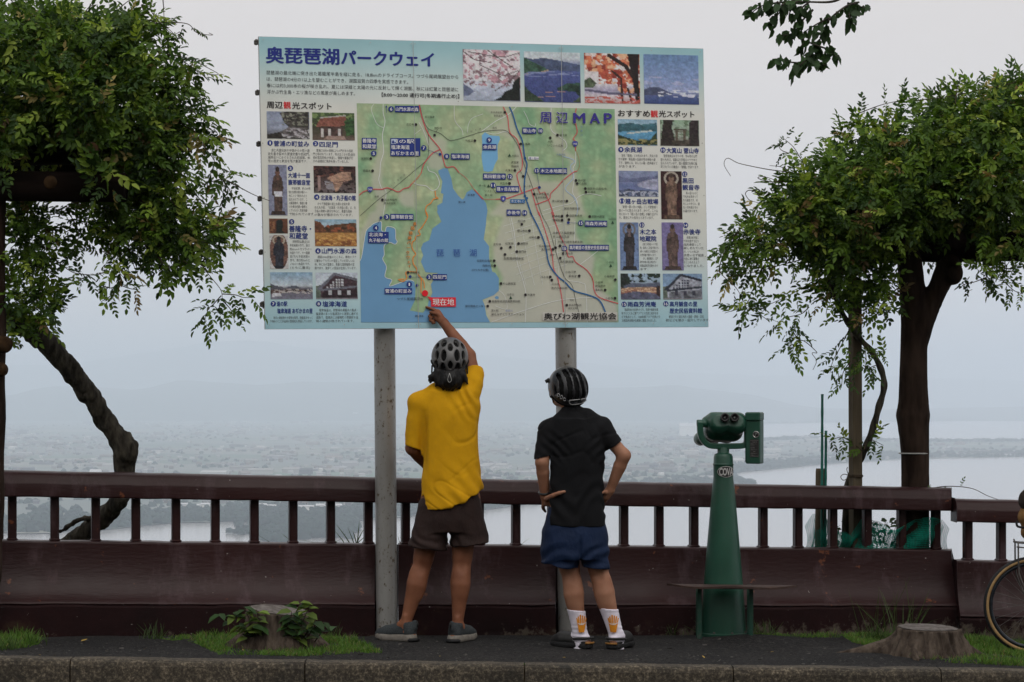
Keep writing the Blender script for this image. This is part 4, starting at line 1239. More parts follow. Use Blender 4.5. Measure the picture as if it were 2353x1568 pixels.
# bay with green headland
a = canvas(N, N); vgrad(a, [(0, (166, 178, 184)), (.14, (168, 176, 184)), (.3, (70, 84, 140)), (.5, (60, 72, 134)), (1, (48, 58, 116))]); x, y = XY(a)
fillp(a, [(0, .12), (.15, .15), (.35, .12), (.6, .16), (.8, .2), (1, .24), (1, .38), (.6, .36), (0, .4)], (62, 76, 110), .3); fillp(a, [(0, .12), (.15, .2), (.35, .3), (.43, .36), (.3, .4), (0, .46)], (50, 84, 66), .5, 14)
line(a, [(0, .45), (.25, .42), (.42, .37)], .012, (150, 126, 110)); fillp(a, [(.58, .72), (.75, .62), (1, .6), (1, .9), (.9, .78), (.6, .76)], (36, 62, 50), .5, 16); fillp(a, [(0, .68), (.1, .8), (.25, .9), (.35, 1), (0, 1)], (44, 62, 46), .5, 16); fillp(a, [(.85, 1), (1, .86), (1, 1)], (60, 76, 50), .5)
line(a, [(.38, .8), (.72, .79)], .007, (160, 120, 110)); line(a, [(.25, .9), (.54, .88)], .007, (150, 112, 106))
speck(a, (y > .38) & (y < .5), (104, 116, 166), .22, 4, 5, 6)
picture((1203.3, 118.5, 1332.2, 234.2), a)
# red maples
a = canvas(N, N); vgrad(a, [(0, (196, 176, 172)), (.6, (192, 186, 190)), (.75, (136, 130, 160)), (.85, (180, 168, 176)), (1, (170, 130, 126))]); x, y = XY(a)
for col, thr, sd in (((176, 66, 44), -.05, 1), ((196, 96, 58), .1, 2), ((208, 150, 110), .2, 3), ((140, 44, 36), .2, 4)): speck(a, (y < .62 - .25 * (x < .25)) | ((x > .6) & (y < .85)), col, thr, 11, sd)
fillp(a, [(0, .55), (.1, .48), (.22, .6), (.15, .7), (0, .7)], (70, 84, 60), .5, 14); fillp(a, [(.78, 0), (1, 0), (.97, .4), (1, 1), (.93, 1), (.86, .5)], (34, 26, 26)); line(a, [(.9, .5), (.75, .25), (.45, .04)], .035, (44, 32, 30)); line(a, [(.68, 1), (.66, .5), (.5, .35)], .02, (62, 36, 32)); line(a, [(.84, .95), (.78, .7)], .02, (54, 34, 30))
fillp(a, [(0, .72), (.5, .78), (.95, .8), (.95, .84), (.4, .82), (0, .76)], (84, 80, 108)); speck(a, y > .86, (176, 70, 58), .1, 14, 9, 2)
picture((1341.5, 121.8, 1469, 236.7), a)
# blue lake with island
a = canvas(N, N); vgrad(a, [(0, (84, 118, 164)), (.5, (108, 130, 178)), (.72, (126, 138, 180)), (.8, (96, 108, 152)), (.84, (64, 80, 132)), (1, (44, 62, 118))]); x, y = XY(a)
speck(a, (y > .45) & (y < .62), (140, 146, 184), .15, 5, 3, 2.4); fillp(a, [(0, .72), (.1, .67), (.25, .66), (.35, .7), (.45, .76), (.55, .79), (.3, .83), (0, .83)], (64, 72, 104), .25); speck(a, (y > .72) & (y < .86) & (x > .25), (176, 180, 206), .12, 7, 4, 5)
picture((1478.2, 124.8, 1604, 238.5), a)
# left column
a = canvas(48, 36); vgrad(a, [(0, (116, 126, 152)), (.6, (128, 136, 158)), (1, (60, 60, 62))]); x, y = XY(a)
fillp(a, [(.3, .05), (.45, 0), (1, 0), (1, 1), (.35, 1), (.5, .55), (.4, .4), (.35, .2)], (54, 50, 46), .7, 14); speck(a, (x > .35) & (y < .5), (112, 112, 96), .15, 16, 5); fillp(a, [(.3, .75), (.55, .55), (.9, .6), (1, .9), (.7, .95), (.3, .9)], (84, 78, 78), .5, 14); speck(a, (y > .6) & (x > .35), (150, 146, 150), .14, 12, 8, 2); fillp(a, [(0, .85), (.3, .75), (.4, 1), (0, 1)], (44, 40, 36), .5)
picture((612.4, 256, 710, 318.6), a)
a = canvas(48, 36); vgrad(a, [(0, (60, 82, 44)), (.5, (52, 56, 36)), (1, (92, 72, 62))]); x, y = XY(a)
speck(a, y < .5, (104, 128, 70), .12, 12, 2); fillp(a, [(.1, .45), (.2, .2), (.78, .1), (.8, .2), (.76, .48), (.1, .52)], (122, 66, 52), .3, 18); line(a, [(.2, .19), (.78, .1)], .02, (150, 146, 138)); fillp(a, [(.16, .52), (.72, .5), (.72, .85), (.2, .85)], (62, 44, 40), .6, 12)
for u in (.2, .38, .6): fillp(a, [(u, .58), (u + .06, .58), (u + .06, .9), (u, .9)], (168, 162, 158))
fillp(a, [(.76, .3), (1, .15), (1, .8), (.8, .85)], (44, 76, 38), .6, 14); fillp(a, [(.35, .85), (.75, .85), (.8, 1), (.25, 1)], (140, 112, 100), .2)
picture((716.8, 258.7, 813.8, 321.7), a)
def statue(bgc, robe, skin, halo=None, w=30, h=78, cloth=None, bgtex=.1):
    a = canvas(w, h); a[:] = bgc; x, y = XY(a)
    a *= (1 + bgtex * fbm(x * 8, y * 18, 0, 3, 6))[..., None]
    if halo: m = np.abs(np.hypot((x - .5) * 1.0, (y - .15) * 2.4) - .30) < .05; a[m] = halo
    fillp(a, [(.32, .3), (.28, .6), (.3, .93), (.72, .93), (.74, .6), (.70, .3)], robe, .5, 12, 3)
    fillp(a, [(.28, .24), (.4, .2), (.62, .2), (.74, .26), (.8, .45), (.76, .62), (.68, .6), (.68, .4), (.35, .4), (.3, .62), (.2, .6), (.2, .4)], tuple(v * .85 for v in robe), .4, 14, 5)
    m = ((x - .5) / .13) ** 2 + ((y - .155) / .06) ** 2 < 1; a[m] = skin
    m = ((x - .5) / .10) ** 2 + ((y - .085) / .05) ** 2 < 1; a[m] = tuple(v * .6 for v in robe)
    fillp(a, [(.47, .2), (.55, .2), (.6, .3), (.42, .3)], skin)
    fillp(a, [(.16, .92), (.84, .92), (.92, 1), (.08, 1)], tuple(v * .7 for v in robe), .5)
    if cloth: fillp(a, [(.3, .52), (.75, .52), (.76, .63), (.32, .63)], cloth)
    return a
picture((615.4, 379, 658.3, 495), statue((112, 116, 142), (78, 58, 50), (96, 64, 52), None, cloth=(176, 176, 186)))
a = canvas(48, 36); vgrad(a, [(0, (64, 36, 34)), (.5, (70, 52, 50)), (1, (96, 84, 84))]); x, y = XY(a)
speck(a, y > -1, (36, 24, 24), .12, 12, 3); speck(a, y < .4, (110, 60, 48), .2, 9, 4); fillp(a, [(.3, .45), (.7, .2), (.88, .22), (.9, .5), (.7, .6), (.55, .95), (.5, .95), (.45, .6)], (150, 112, 90), .35, 16); fillp(a, [(.25, .55), (.45, .6), (.5, .9), (.3, .85)], (120, 114, 120), .3); line(a, [(.3, .66), (.75, .55)], .014, (90, 60, 48)); line(a, [(.12, .4), (.12, .9)], .03, (140, 110, 104))
picture((720, 381.5, 816.6, 443.3), a)
a = canvas(26, 22); vgrad(a, [(0, (104, 60, 40)), (1, (84, 46, 34))]); x, y = XY(a); fillp(a, [(.36, .2), (.5, .05), (.7, .08), (.76, .4), (.7, .8), (.85, 1), (.3, 1), (.4, .8)], (30, 36, 34), .2); speck(a, (x < .3), (128, 80, 48), .1, 7, 3)
picture((618, 502.5, 660.6, 536.6), a)
a = statue((98, 66, 56), (42, 44, 56), (52, 50, 52), (152, 138, 120), bgtex=.5); x, y = XY(a); m = np.hypot((x - .5) / .5, (y - .48) / .56) > 1; a[m] = (170, 168, 168)
picture((618.7, 540.8, 661.3, 618), a)
a = canvas(48, 36); vgrad(a, [(0, (112, 150, 172)), (.3, (150, 170, 178)), (.34, (90, 60, 40)), (.48, (70, 48, 34)), (.5, (164, 110, 46)), (1, (150, 92, 36))]); x, y = XY(a)
fillp(a, [(0, .05), (.15, .12), (.22, .3), (.2, .5), (0, .5)], (104, 58, 36), .5, 14); fillp(a, [(.2, .3), (.45, .2), (.75, .15), (1, .12), (1, .46), (.2, .5)], (84, 54, 34), .6, 12); speck(a, (y > .18) & (y < .48) & (x > .2), (140, 66, 36), .12, 12, 4); speck(a, y > .5, (182, 132, 60), .1, 10, 5, 3); speck(a, y > .75, (128, 70, 36), .05, 12, 8)
picture((722.6, 504, 818.6, 566), a)
a = canvas(48, 34); vgrad(a, [(0, (108, 142, 170)), (.5, (160, 172, 182)), (.62, (80, 76, 84)), (.72, (88, 86, 98)), (1, (104, 104, 122))]); x, y = XY(a)
fillp(a, [(0, .42), (.12, .5), (.3, .55), (.35, .62), (0, .64)], (74, 74, 84)); fillp(a, [(.36, .6), (.45, .52), (.6, .5), (.75, .6)], (70, 74, 88)); fillp(a, [(.8, .62), (.9, .56), (1, .6), (1, .66)], (84, 84, 96)); fillp(a, [(0, .64), (1, .64), (1, .7), (.5, .74), (0, .8)], (70, 52, 48), .6, 16); speck(a, (y > .62) & (y < .8), (156, 148, 146), .12, 14, 7, 2); fillp(a, [(.02, .82), (.1, .76), (.22, .78), (.26, .88), (.04, .92)], (170, 172, 180))
picture((620.5, 626, 717.5, 687.8), a)
def house(wall, roof, sky, timber, seed):
    a = canvas(50, 36); vgrad(a, [(0, sky), (.6, tuple(min(v * 1.15, 200) for v in sky)), (1, (110, 106, 112))]); x, y = XY(a)
    fillp(a, [(0, .5), (.25, .45), (.25, .95), (0, .95)], (84, 96, 84), .4)
    fillp(a, [(.12, .62), (.44, .06), (1, .3), (1, .95), (.12, .92)], wall, .3, 14, seed)
    fillp(a, [(.0, .66), (.44, 0), (1, .22), (1, .32), (.46, .1), (.12, .64)], roof)
    for k in range(6):
        u = .26 + k * .07
        for j in range(4):
            if .22 + .12 * j > .62 - (u - .12) * 1.6 + .12: fillp(a, [(u, .24 + .1 * j), (u + .045, .24 + .1 * j), (u + .045, .31 + .1 * j), (u, .31 + .1 * j)], timber)
    fillp(a, [(.1, .62), (1, .48), (1, .56), (.1, .7)], roof)
    fillp(a, [(.15, .72), (1, .62), (1, .95), (.15, .95)], tuple(v * .7 for v in wall), .5, 12)
    for u in (.3, .52, .75): fillp(a, [(u, .68), (u + .08, .68), (u + .08, .84), (u, .84)], tuple(v * .9 for v in timber))
    return a
picture((725, 626.8, 821, 687.8), house((62, 44, 52), (88, 90, 102), (152, 162, 176), (168, 170, 176), 2))
# right column
a = canvas(48, 32); vgrad(a, [(0, (110, 148, 174)), (.2, (120, 154, 170)), (.28, (40, 84, 108)), (.42, (54, 106, 124)), (.5, (70, 134, 172)), (1, (56, 120, 164))]); x, y = XY(a)
fillp(a, [(0, .2), (.3, .14), (.6, .2), (1, .12), (1, .45), (.5, .42), (0, .5)], (44, 88, 100), .35, 9); line(a, [(.25, .55), (.6, .48), (.85, .44)], .03, (158, 168, 164)); fillp(a, [(0, .6), (.2, .7), (.5, .82), (.8, .8), (1, .45), (1, 1), (0, 1)], (46, 58, 34), .6, 12); speck(a, (y > .75), (124, 118, 66), .08, 14, 7)
picture((1419, 274, 1509.3, 333.5), a)
a = canvas(46, 32); vgrad(a, [(0, (120, 150, 124)), (.6, (140, 150, 136)), (1, (70, 66, 58))]); x, y = XY(a)
speck(a, y < .7, (88, 112, 84), .05, 9, 4); fillp(a, [(.08, 0), (.34, 0), (.3, .3), (.38, .8), (.36, 1), (0, 1), (.04, .5)], (44, 36, 34), .5, 12); fillp(a, [(.74, .1), (.82, 0), (1, 0), (1, 1), (.7, 1), (.74, .6)], (46, 38, 38), .5, 12); fillp(a, [(.34, .33), (.68, .33), (.7, .39), (.34, .39)], (70, 60, 50)); fillp(a, [(.4, .39), (.45, .39), (.45, .8), (.4, .8)], (86, 74, 58)); fillp(a, [(.6, .39), (.65, .39), (.65, .8), (.6, .8)], (86, 74, 58)); fillp(a, [(.36, .44), (.68, .44), (.68, .48), (.36, .48)], (76, 64, 52)); fillp(a, [(.3, .8), (.75, .76), (.75, 1), (.3, 1)], (60, 54, 46), .6, 10)
picture((1516.3, 275.7, 1605.6, 335.2), a)
a = canvas(46, 32); vgrad(a, [(0, (112, 124, 160)), (.35, (104, 112, 150)), (.6, (84, 98, 146)), (1, (96, 106, 142))]); x, y = XY(a)
fillp(a, [(0, .2), (.25, .3), (.5, .26), (1, .18), (1, .4), (0, .45)], (84, 92, 128), .2); fillp(a, [(.45, .5), (.7, .36), (1, .28), (1, .75), (.75, .7), (.5, .62)], (136, 138, 166), .25, 9); fillp(a, [(0, .78), (.25, .7), (.5, .78), (.7, .74), (1, .85), (1, 1), (0, 1)], (62, 72, 96), .6, 14); speck(a, y > .78, (144, 150, 170), .14, 16, 6)
picture((1421, 392.7, 1511.7, 451.9), a)
picture((1517.7, 393.7, 1565.8, 504), statue((52, 26, 28), (110, 82, 66), (122, 92, 74), (150, 138, 124), 32, 76, bgtex=.4))
picture((1423.5, 511.4, 1466.5, 621.6), statue((88, 112, 156), (54, 50, 54), (104, 88, 88), (96, 92, 92), 30, 76))
picture((1519.7, 511.4, 1569, 621.6), statue((102, 92, 142), (86, 66, 60), (96, 74, 66), None, 32, 76))
a = canvas(46, 32); vgrad(a, [(0, (130, 158, 184)), (.35, (120, 140, 160)), (.5, (60, 66, 84)), (.55, (150, 110, 84)), (.72, (134, 84, 66)), (1, (70, 68, 84))]); x, y = XY(a)
fillp(a, [(0, 0), (.2, 0), (.18, .3), (.3, .45), (0, .6)], (36, 42, 40), .6, 12); speck(a, (y < .35), (34, 46, 40), .1, 10, 3); fillp(a, [(.08, .48), (.3, .36), (.6, .4), (1, .32), (1, .48), (.5, .52), (.08, .56)], (76, 84, 106), .2); speck(a, (y > .52) & (y < .72), (190, 154, 120), .1, 14, 5, 2); fillp(a, [(0, .8), (.3, .7), (.7, .72), (1, .82), (1, 1), (0, 1)], (74, 76, 100), .4, 9); fillp(a, [(.9, .5), (1, .45), (1, .9), (.9, .85)], (50, 36, 36))
picture((1425.5, 629, 1516.4, 688.5), a)
picture((1522.7, 629.3, 1612.6, 688.5), house((130, 134, 148), (40, 44, 58), (96, 124, 158), (52, 54, 70), 7))

# sheet joints, rivets, side clamps and frame
se = Print()
for xa, xb in ((947.5, 960.5), (1288, 1297.5)):
    ya, yb = 96 + (xa - 950) * .0274, 755.5 - (xa - 950) * .005
    se.strip([(xa, ya), (xb, yb)], .8, (150, 152, 150), 14, 0)
    se.strip([(xa + .8, ya), (xb + .8, yb)], .5, (96, 98, 98), 14, 0)
for yy, xs_ in ((92, (604, 850, 944, 952, 1175, 1284, 1292, 1495, 1607)), (747, (618, 790, 955, 965, 1175, 1294, 1302, 1500, 1620))):
    for x_ in xs_:
        y_ = yy + slope(yy) * (x_ - 600)
        se.disc(x_, y_, 1.6, (146, 156, 156), 14, 8); se.disc(x_ + .5, y_ + .4, .7, (96, 104, 106), 15, 6)
for (x_, y_) in ((1612, 330), (1616, 450), (1619, 590), (603, 330), (606, 455), (608, 580), (952, 318), (1290, 330), (955, 540), (1052, 234)): se.disc(x_, y_, 1.2, (120, 118, 110), 14, 8)
se.build('sheet_joint', panel)
for k, y in enumerate((97, 213, 331, 457, 580, 700, 812)):
    if y > 757: continue
    p = SP(594 + (y - 84) * .0223, y) - s_n * .02
    g = MB(); g.box(p + Vector((-.012, 0, 0)), (.022, .03, .028), None, .004); g.tube([p + Vector((-.022, -.005, .0)), p + Vector((-.008, -.005, .0))], .007, 8)
    g.box(p + Vector((-.008, 0, .012)), (.012, .04, .01))
    g.build('clamp', M['steel'], board)
fr = MB()
for y in (150, 330, 520, 700):
    a_, b_ = SP(606, y), SP(1618, y + slope(y) * 1012)
    fr.tube([a_ - s_n * .045, b_ - s_n * .045], .022, 4)
fr.build('frame_rail', M['steel'], board)
for px_t, px_b, d_, hw, ytop in ((882.5, 889.5, 14.278, 24.6, 640), (1299, 1307, 14.568, 24.3, 640)):
    top = U(px_t, ytop, d_); bot = U(px_b, 1462, d_); bot.z = gz(bot.x) - .1
    # pole continues up behind the panel
    r = hw * d_ / F
    dirv = (top - bot).normalized()
    pts = [bot + dirv * t for t in np.linspace(0, (top - bot).length + 1.1, 24)]
    g = MB(); g.tube(pts, [r] * len(pts), 32)
    po = g.build('pole', M['pole'], board, True)

# ------------------------------------------------------------------ smooth surfaces from blended solids
def surface_nets(f, org, h):
    s = f < 0
    nx, ny, nz = f.shape
    offs = np.array([(i, j, k) for i in (0, 1) for j in (0, 1) for k in (0, 1)])
    cnt = np.zeros((nx - 1, ny - 1, nz - 1), np.int8)
    for i, j, k in offs: cnt += s[i:nx - 1 + i, j:ny - 1 + j, k:nz - 1 + k]
    act = (cnt > 0) & (cnt < 8)
    idx = np.full(act.shape, -1, np.int64)
    n = int(act.sum()); idx[act] = np.arange(n)
    I = np.argwhere(act)
    vals = np.stack([f[I[:, 0] + i, I[:, 1] + j, I[:, 2] + k] for i, j, k in offs], 1)
    acc = np.zeros((n, 3)); num = np.zeros(n)
    for a in range(8):
        for b in range(a + 1, 8):
            if np.abs(offs[a] - offs[b]).sum() != 1: continue
            fa, fb = vals[:, a], vals[:, b]
            m = (fa < 0) != (fb < 0)
            t = np.where(m, fa / np.where(m, fa - fb, 1), 0)
            acc += np.where(m[:, None], offs[a] + (offs[b] - offs[a]) * t[:, None], 0); num += m
    v = np.array(org) + (I + acc / num[:, None]) * h
    F_ = []
    for ax_ in range(3):
        sl = [slice(1, -1)] * 3
        s0 = list(sl); s1 = list(sl); s0[ax_] = slice(0, -1); s1[ax_] = slice(1, None)
        a, b = s[tuple(s0)], s[tuple(s1)]
        E_ = np.argwhere(a != b)
        off = np.array([1, 1, 1]); off[ax_] = 0
        E_ = E_ + off
        ina = s[E_[:, 0], E_[:, 1], E_[:, 2]]
        u, w = [(1, 2), (2, 0), (0, 1)][ax_]
        def cell(du, dw):
            q = E_.copy(); q[:, u] += du; q[:, w] += dw
            return idx[q[:, 0], q[:, 1], q[:, 2]]
        q = np.stack([cell(-1, -1), cell(0, -1), cell(0, 0), cell(-1, 0)], 1)
        q[~ina] = q[~ina][:, ::-1]
        F_.append(q)
    return v, np.concatenate(F_)

def smooth_verts(v, f, it, lam=.5):
    e = np.concatenate([f[:, [0, 1]], f[:, [1, 2]], f[:, [2, 3]], f[:, [3, 0]]])
    for _ in range(it):
        s = np.zeros_like(v); c = np.zeros(len(v))
        for a, b in ((0, 1), (1, 0)):
            np.add.at(s, e[:, a], v[e[:, b]]); np.add.at(c, e[:, a], 1)
        v = v + lam * (s / np.maximum(c, 1)[:, None] - v)
    return v

def vnormals(v, f):
    n = np.cross(v[f[:, 2]] - v[f[:, 0]], v[f[:, 3]] - v[f[:, 1]])
    o = np.zeros_like(v)
    for k in range(4): np.add.at(o, f[:, k], n)
    return o / (np.linalg.norm(o, axis=1, keepdims=True) + 1e-12)

class Field:
    def __init__(self, lo, hi, h):
        self.h = h
        self.lo = np.array(lo, float)
        self.n = np.ceil((np.array(hi, float) - self.lo) / h).astype(int) + 1
        self.f = np.full(self.n, .15, np.float64)
        self.ax = [self.lo[i] + np.arange(self.n[i]) * h for i in range(3)]
    def region(self, lo, hi):
        sl = []
        for i in range(3):
            a = int(max(0, math.floor((lo[i] - self.lo[i]) / self.h))); b = int(min(self.n[i], math.ceil((hi[i] - self.lo[i]) / self.h) + 1))
            if b <= a: return None
            sl.append(slice(a, b))
        return tuple(sl), self.ax[0][sl[0]][:, None, None], self.ax[1][sl[1]][None, :, None], self.ax[2][sl[2]][None, None, :]
    def comb(self, sl, d, k, op):
        a = self.f[sl]
        if op == 'sub':
            d = -d
            if k > 0:
                hh = np.clip(.5 - .5 * (a - d) / k, 0, 1)
                self.f[sl] = a + (d - a) * hh + k * hh * (1 - hh)
            else: self.f[sl] = np.maximum(a, d)
        elif op == 'cut':
            self.f[sl] = np.maximum(a, d)
        else:
            if k > 0:
                hh = np.clip(.5 + .5 * (a - d) / k, 0, 1)
                self.f[sl] = a + (d - a) * hh - k * hh * (1 - hh)
            else: self.f[sl] = np.minimum(a, d)
    def cone(self, a, b, ra, rb, k=.015, op='add', flat=None, fax=(0, 1, 0)):
        """rounded tapered limb; flat < 1 squeezes it along fax"""
        a, b = np.array(a, float), np.array(b, float)
        R = max(ra, rb) / (min(flat or 1, 1)) if op == 'x' else max(ra, rb)
        pad = R + k + .03
        r = self.region(np.minimum(a, b) - pad, np.maximum(a, b) + pad)
        if r is None: return
        sl, X, Y, Z = r
        ba = b - a; L2 = ba @ ba + 1e-12
        px, py, pz = X - a[0], Y - a[1], Z - a[2]
        t = np.clip((px * ba[0] + py * ba[1] + pz * ba[2]) / L2, 0, 1)
        qx, qy, qz = px - t * ba[0], py - t * ba[1], pz - t * ba[2]
        if flat:
            fx = np.array(fax, float); fx /= np.linalg.norm(fx)
            c = qx * fx[0] + qy * fx[1] + qz * fx[2]
            g = (1 / flat - 1) * c
            qx, qy, qz = qx + g * fx[0], qy + g * fx[1], qz + g * fx[2]
        d = np.sqrt(qx * qx + qy * qy + qz * qz) - (ra + (rb - ra) * t)
        if flat: d = d * (flat * .5 + .5)
        self.comb(sl, d, k, op)
    def ell(self, c, r, R=None, k=.015, op='add'):
        c = np.array(c, float); r = np.array(r, float)
        m = max(r) + k + .03
        g = self.region(c - m, c + m)
        if g is None: return
        sl, X, Y, Z = g
        p = [X - c[0], Y - c[1], Z - c[2]]
        if R is not None:
            R = np.array(R)
            p = [R[0, i] * p[0] + R[1, i] * p[1] + R[2, i] * p[2] for i in range(3)]
        k0 = np.sqrt(sum((p[i] / r[i]) ** 2 for i in range(3)))
        k1 = np.sqrt(sum((p[i] / r[i] ** 2) ** 2 for i in range(3))) + 1e-9
        self.comb(sl, k0 * (k0 - 1) / k1, k, op)
    def stack(self, rows, k=.015, op='add', n=2.3, cut=True):
        """rows: (z, cx, cy, half width, half depth), any z order; a smooth column of rounded sections"""
        rows = sorted(rows)
        zz = np.array([r[0] for r in rows])
        lo = np.array([min(r[1] - r[3] for r in rows), min(r[2] - r[4] for r in rows), zz[0]]) - k - .03
        hi = np.array([max(r[1] + r[3] for r in rows), max(r[2] + r[4] for r in rows), zz[-1]]) + k + .03
        g = self.region(lo, hi)
        if g is None: return
        sl, X, Y, Z = g
        P = np.array(rows)
        zf = np.linspace(zz[0], zz[-1], 80)
        pc = []
        for c in range(1, 5):
            y = np.interp(zf, zz, P[:, c])
            yp = np.pad(y, 6, mode='edge')
            y = np.convolve(yp, np.ones(13) / 13, 'valid')
            pc.append(np.interp(Z, zf, y))
        u = np.abs((X - pc[0]) / pc[2]); v = np.abs((Y - pc[1]) / pc[3])
        rr = (u ** n + v ** n) ** (1 / n)
        d = (rr - 1) * np.minimum(pc[2], pc[3]) * np.ones_like(Z)
        if cut:
            d = np.maximum(d, np.maximum(zz[0] - Z, Z - zz[-1]))
        self.comb(sl, d, k, op)
    def plane(self, p, nrm, op='cut'):
        """keeps the side the normal points away from"""
        p = np.array(p, float); nn = np.array(nrm, float); nn /= np.linalg.norm(nn)
        d = (self.ax[0][:, None, None] - p[0]) * nn[0] + (self.ax[1][None, :, None] - p[1]) * nn[1] + (self.ax[2][None, None, :] - p[2]) * nn[2]
        self.f = np.maximum(self.f, d)
    def func(self, fn, op='cut'):
        d = fn(self.ax[0][:, None, None], self.ax[1][None, :, None], self.ax[2][None, None, :]) * np.ones(self.n)
        self.comb((slice(None),) * 3, d, 0, op)
    def mesh(self, name, mat, parent, smooth=1, disp=None, cols=None):
        f = self.f.copy()
        f[0], f[-1] = .1, .1
        f[:, 0], f[:, -1] = .1, .1
        f[:, :, 0], f[:, :, -1] = .1, .1
        v, q = surface_nets(f, self.lo, self.h)
        if smooth: v = smooth_verts(v, q, smooth)
        if disp is not None:
            n = vnormals(v, q)
            v = v + n * disp(v, n)[:, None]
        c = cols(v) if cols is not None else None
        me = mesh_np(name, v, q, c)
        return link(name, me, mat, parent, True)

def bounds(pts, pad):
    P = np.array([tuple(p) for p in pts])
    return P.min(0) - pad, P.max(0) + pad

# ------------------------------------------------------------------ people
def mat_skin(name, c1, c2):
    m, nt, b = new_mat(name)
    n = tex_noise(nt, 9, 5)
    r = ramp2(nt, n.outputs[0], [(.3, c1), (.7, c2)])
    nt.links.new(r.outputs['Color'], b.inputs['Base Color'])
    b.inputs['Roughness'].default_value = .6
    b.inputs['Specular IOR Level'].default_value = .25
    b.inputs['Subsurface Weight'].default_value = .12
    b.inputs['Subsurface Radius'].default_value = (.012, .005, .003)
    n2 = tex_noise(nt, 120, 3)
    bump(nt, b, n2.outputs[0], .12, .002)
    return m
def mat_cloth(name, c1, c2, weave=900.0, fold=9.0, stretch=(1, 1, .6), rough=.9, fs=.35):
    m, nt, b = new_mat(name)
    n = tex_noise(nt, 14, 6)
    r = ramp2(nt, n.outputs[0], [(.3, c1), (.7, c2)])
    nt.links.new(r.outputs['Color'], b.inputs['Base Color'])
    b.inputs['Roughness'].default_value = rough
    b.inputs['Specular IOR Level'].default_value = .2
    b.inputs['Sheen Weight'].default_value = .0
    f = tex_noise(nt, fold, 4, .55, stretch=stretch)
    w = tex_noise(nt, weave, 2)
    mx = nt.nodes.new('ShaderNodeMath'); mx.operation = 'MULTIPLY_ADD'
    nt.links.new(w.outputs[0], mx.inputs[0]); mx.inputs[1].default_value = .04
    nt.links.new(f.outputs[0], mx.inputs[2])
    bump(nt, b, mx.outputs[0], fs, .03)
    return m
M['skin_a'] = mat_skin('tanned_skin', (.150, .054, .026), (.235, .095, .05))
M['skin_b'] = mat_skin('skin', (.24, .105, .060), (.35, .175, .108))
M['yellow'] = mat_cloth('mustard_jersey', (.52, .262, .003), (.60, .31, .004), 700, 7.0, fs=.30)
M['brown'] = mat_cloth('dark_brown_nylon', (.020, .0108, .0090), (.029, .0158, .0135), 800, 12, fs=.5, rough=.75)
M['black_tee'] = mat_cloth('black_cotton', (.0035, .0037, .0045), (.006, .006, .0072), 700, 8, fs=.35)
M['navy'] = mat_cloth('navy_nylon', (.004, .0125, .040), (.0065, .018, .055), 800, 13, fs=.55, rough=.7)
M['hair'] = mat_noise('black_hair', (.0025, .0022, .0022), (.007, .006, .0058), 60, .5, .25, .5, .004, stretch=(1, 1, .12), bscale=160)
M['helmet_grey'] = mat_noise('grey_helmet_shell', (.070, .068, .067), (.10, .098, .096), 8, .38, .5, .04, .001)
M['helmet_black'] = mat_noise('matt_black_shell', (.012, .012, .014), (.02, .02, .022), 8, .33, .5, .04, .001)
M['foam'] = mat_noise('black_foam', (.004, .004, .004), (.008, .008, .008), 60, .9, .2, .2, .002)
M['strap'] = mat_noise('black_webbing', (.008, .008, .008), (.016, .016, .016), 200, .8, .3, .1, .001)
M['pale_cord'] = mat_noise('pale_cord', (.25, .25, .24), (.4, .4, .38), 90, .7, .3, .1, .001)
M['shoe_upper'] = mat_noise('slate_mesh', (.022, .026, .029), (.045, .052, .055), 160, .85, .3, .35, .002)
M['shoe_sole'] = mat_noise('warm_grey_foam', (.15, .135, .115), (.22, .20, .175), 40, .8, .3, .1, .002)
M['rubber'] = mat_noise('black_rubber', (.006, .006, .0065), (.014, .014, .015), 60, .7, .35, .2, .002)
M['clog'] = mat_noise('black_rubber_clog', (.009, .009, .009), (.018, .0175, .017), 30, .5, .4, .12, .002)
M['ochre'] = mat_noise('ochre_patch', (.20, .09, .018), (.27, .13, .03), 30, .6, .3, .05, .001)
M['sock'] = mat_cloth('white_rib_sock', (.64, .60, .68), (.74, .70, .78), 500, 30, stretch=(2, 2, .2), fs=.25)
M['sock_print'] = mat_noise('orange_print', (.55, .20, .012), (.62, .24, .02), 60, .85, .2, .05, .001)
M['sock_word'] = mat_noise('pale_print', (.66, .58, .52), (.74, .66, .6), 60, .85, .2, .05, .001)
M['lens'] = mat_noise('grey_lens', (.03, .03, .03), (.05, .05, .05), 10, .12, .6, 0)
M['white_plastic'] = mat_noise('white_plastic', (.5, .5, .5), (.6, .6, .6), 30, .4, .5, .03, .001)
M['grey_print'] = mat_noise('grey_lettering', (.40, .40, .40), (.48, .48, .48), 30, .6, .3, 0)
M['watch'] = mat_noise('black_watch', (.006, .006, .007), (.012, .012, .013), 40, .45, .5, .05, .001)

def rotm(yaw=0, pitch=0, roll=0):
    return Matrix.Rotation(yaw, 3, 'Z') @ Matrix.Rotation(pitch, 3, 'X') @ Matrix.Rotation(roll, 3, 'Y')

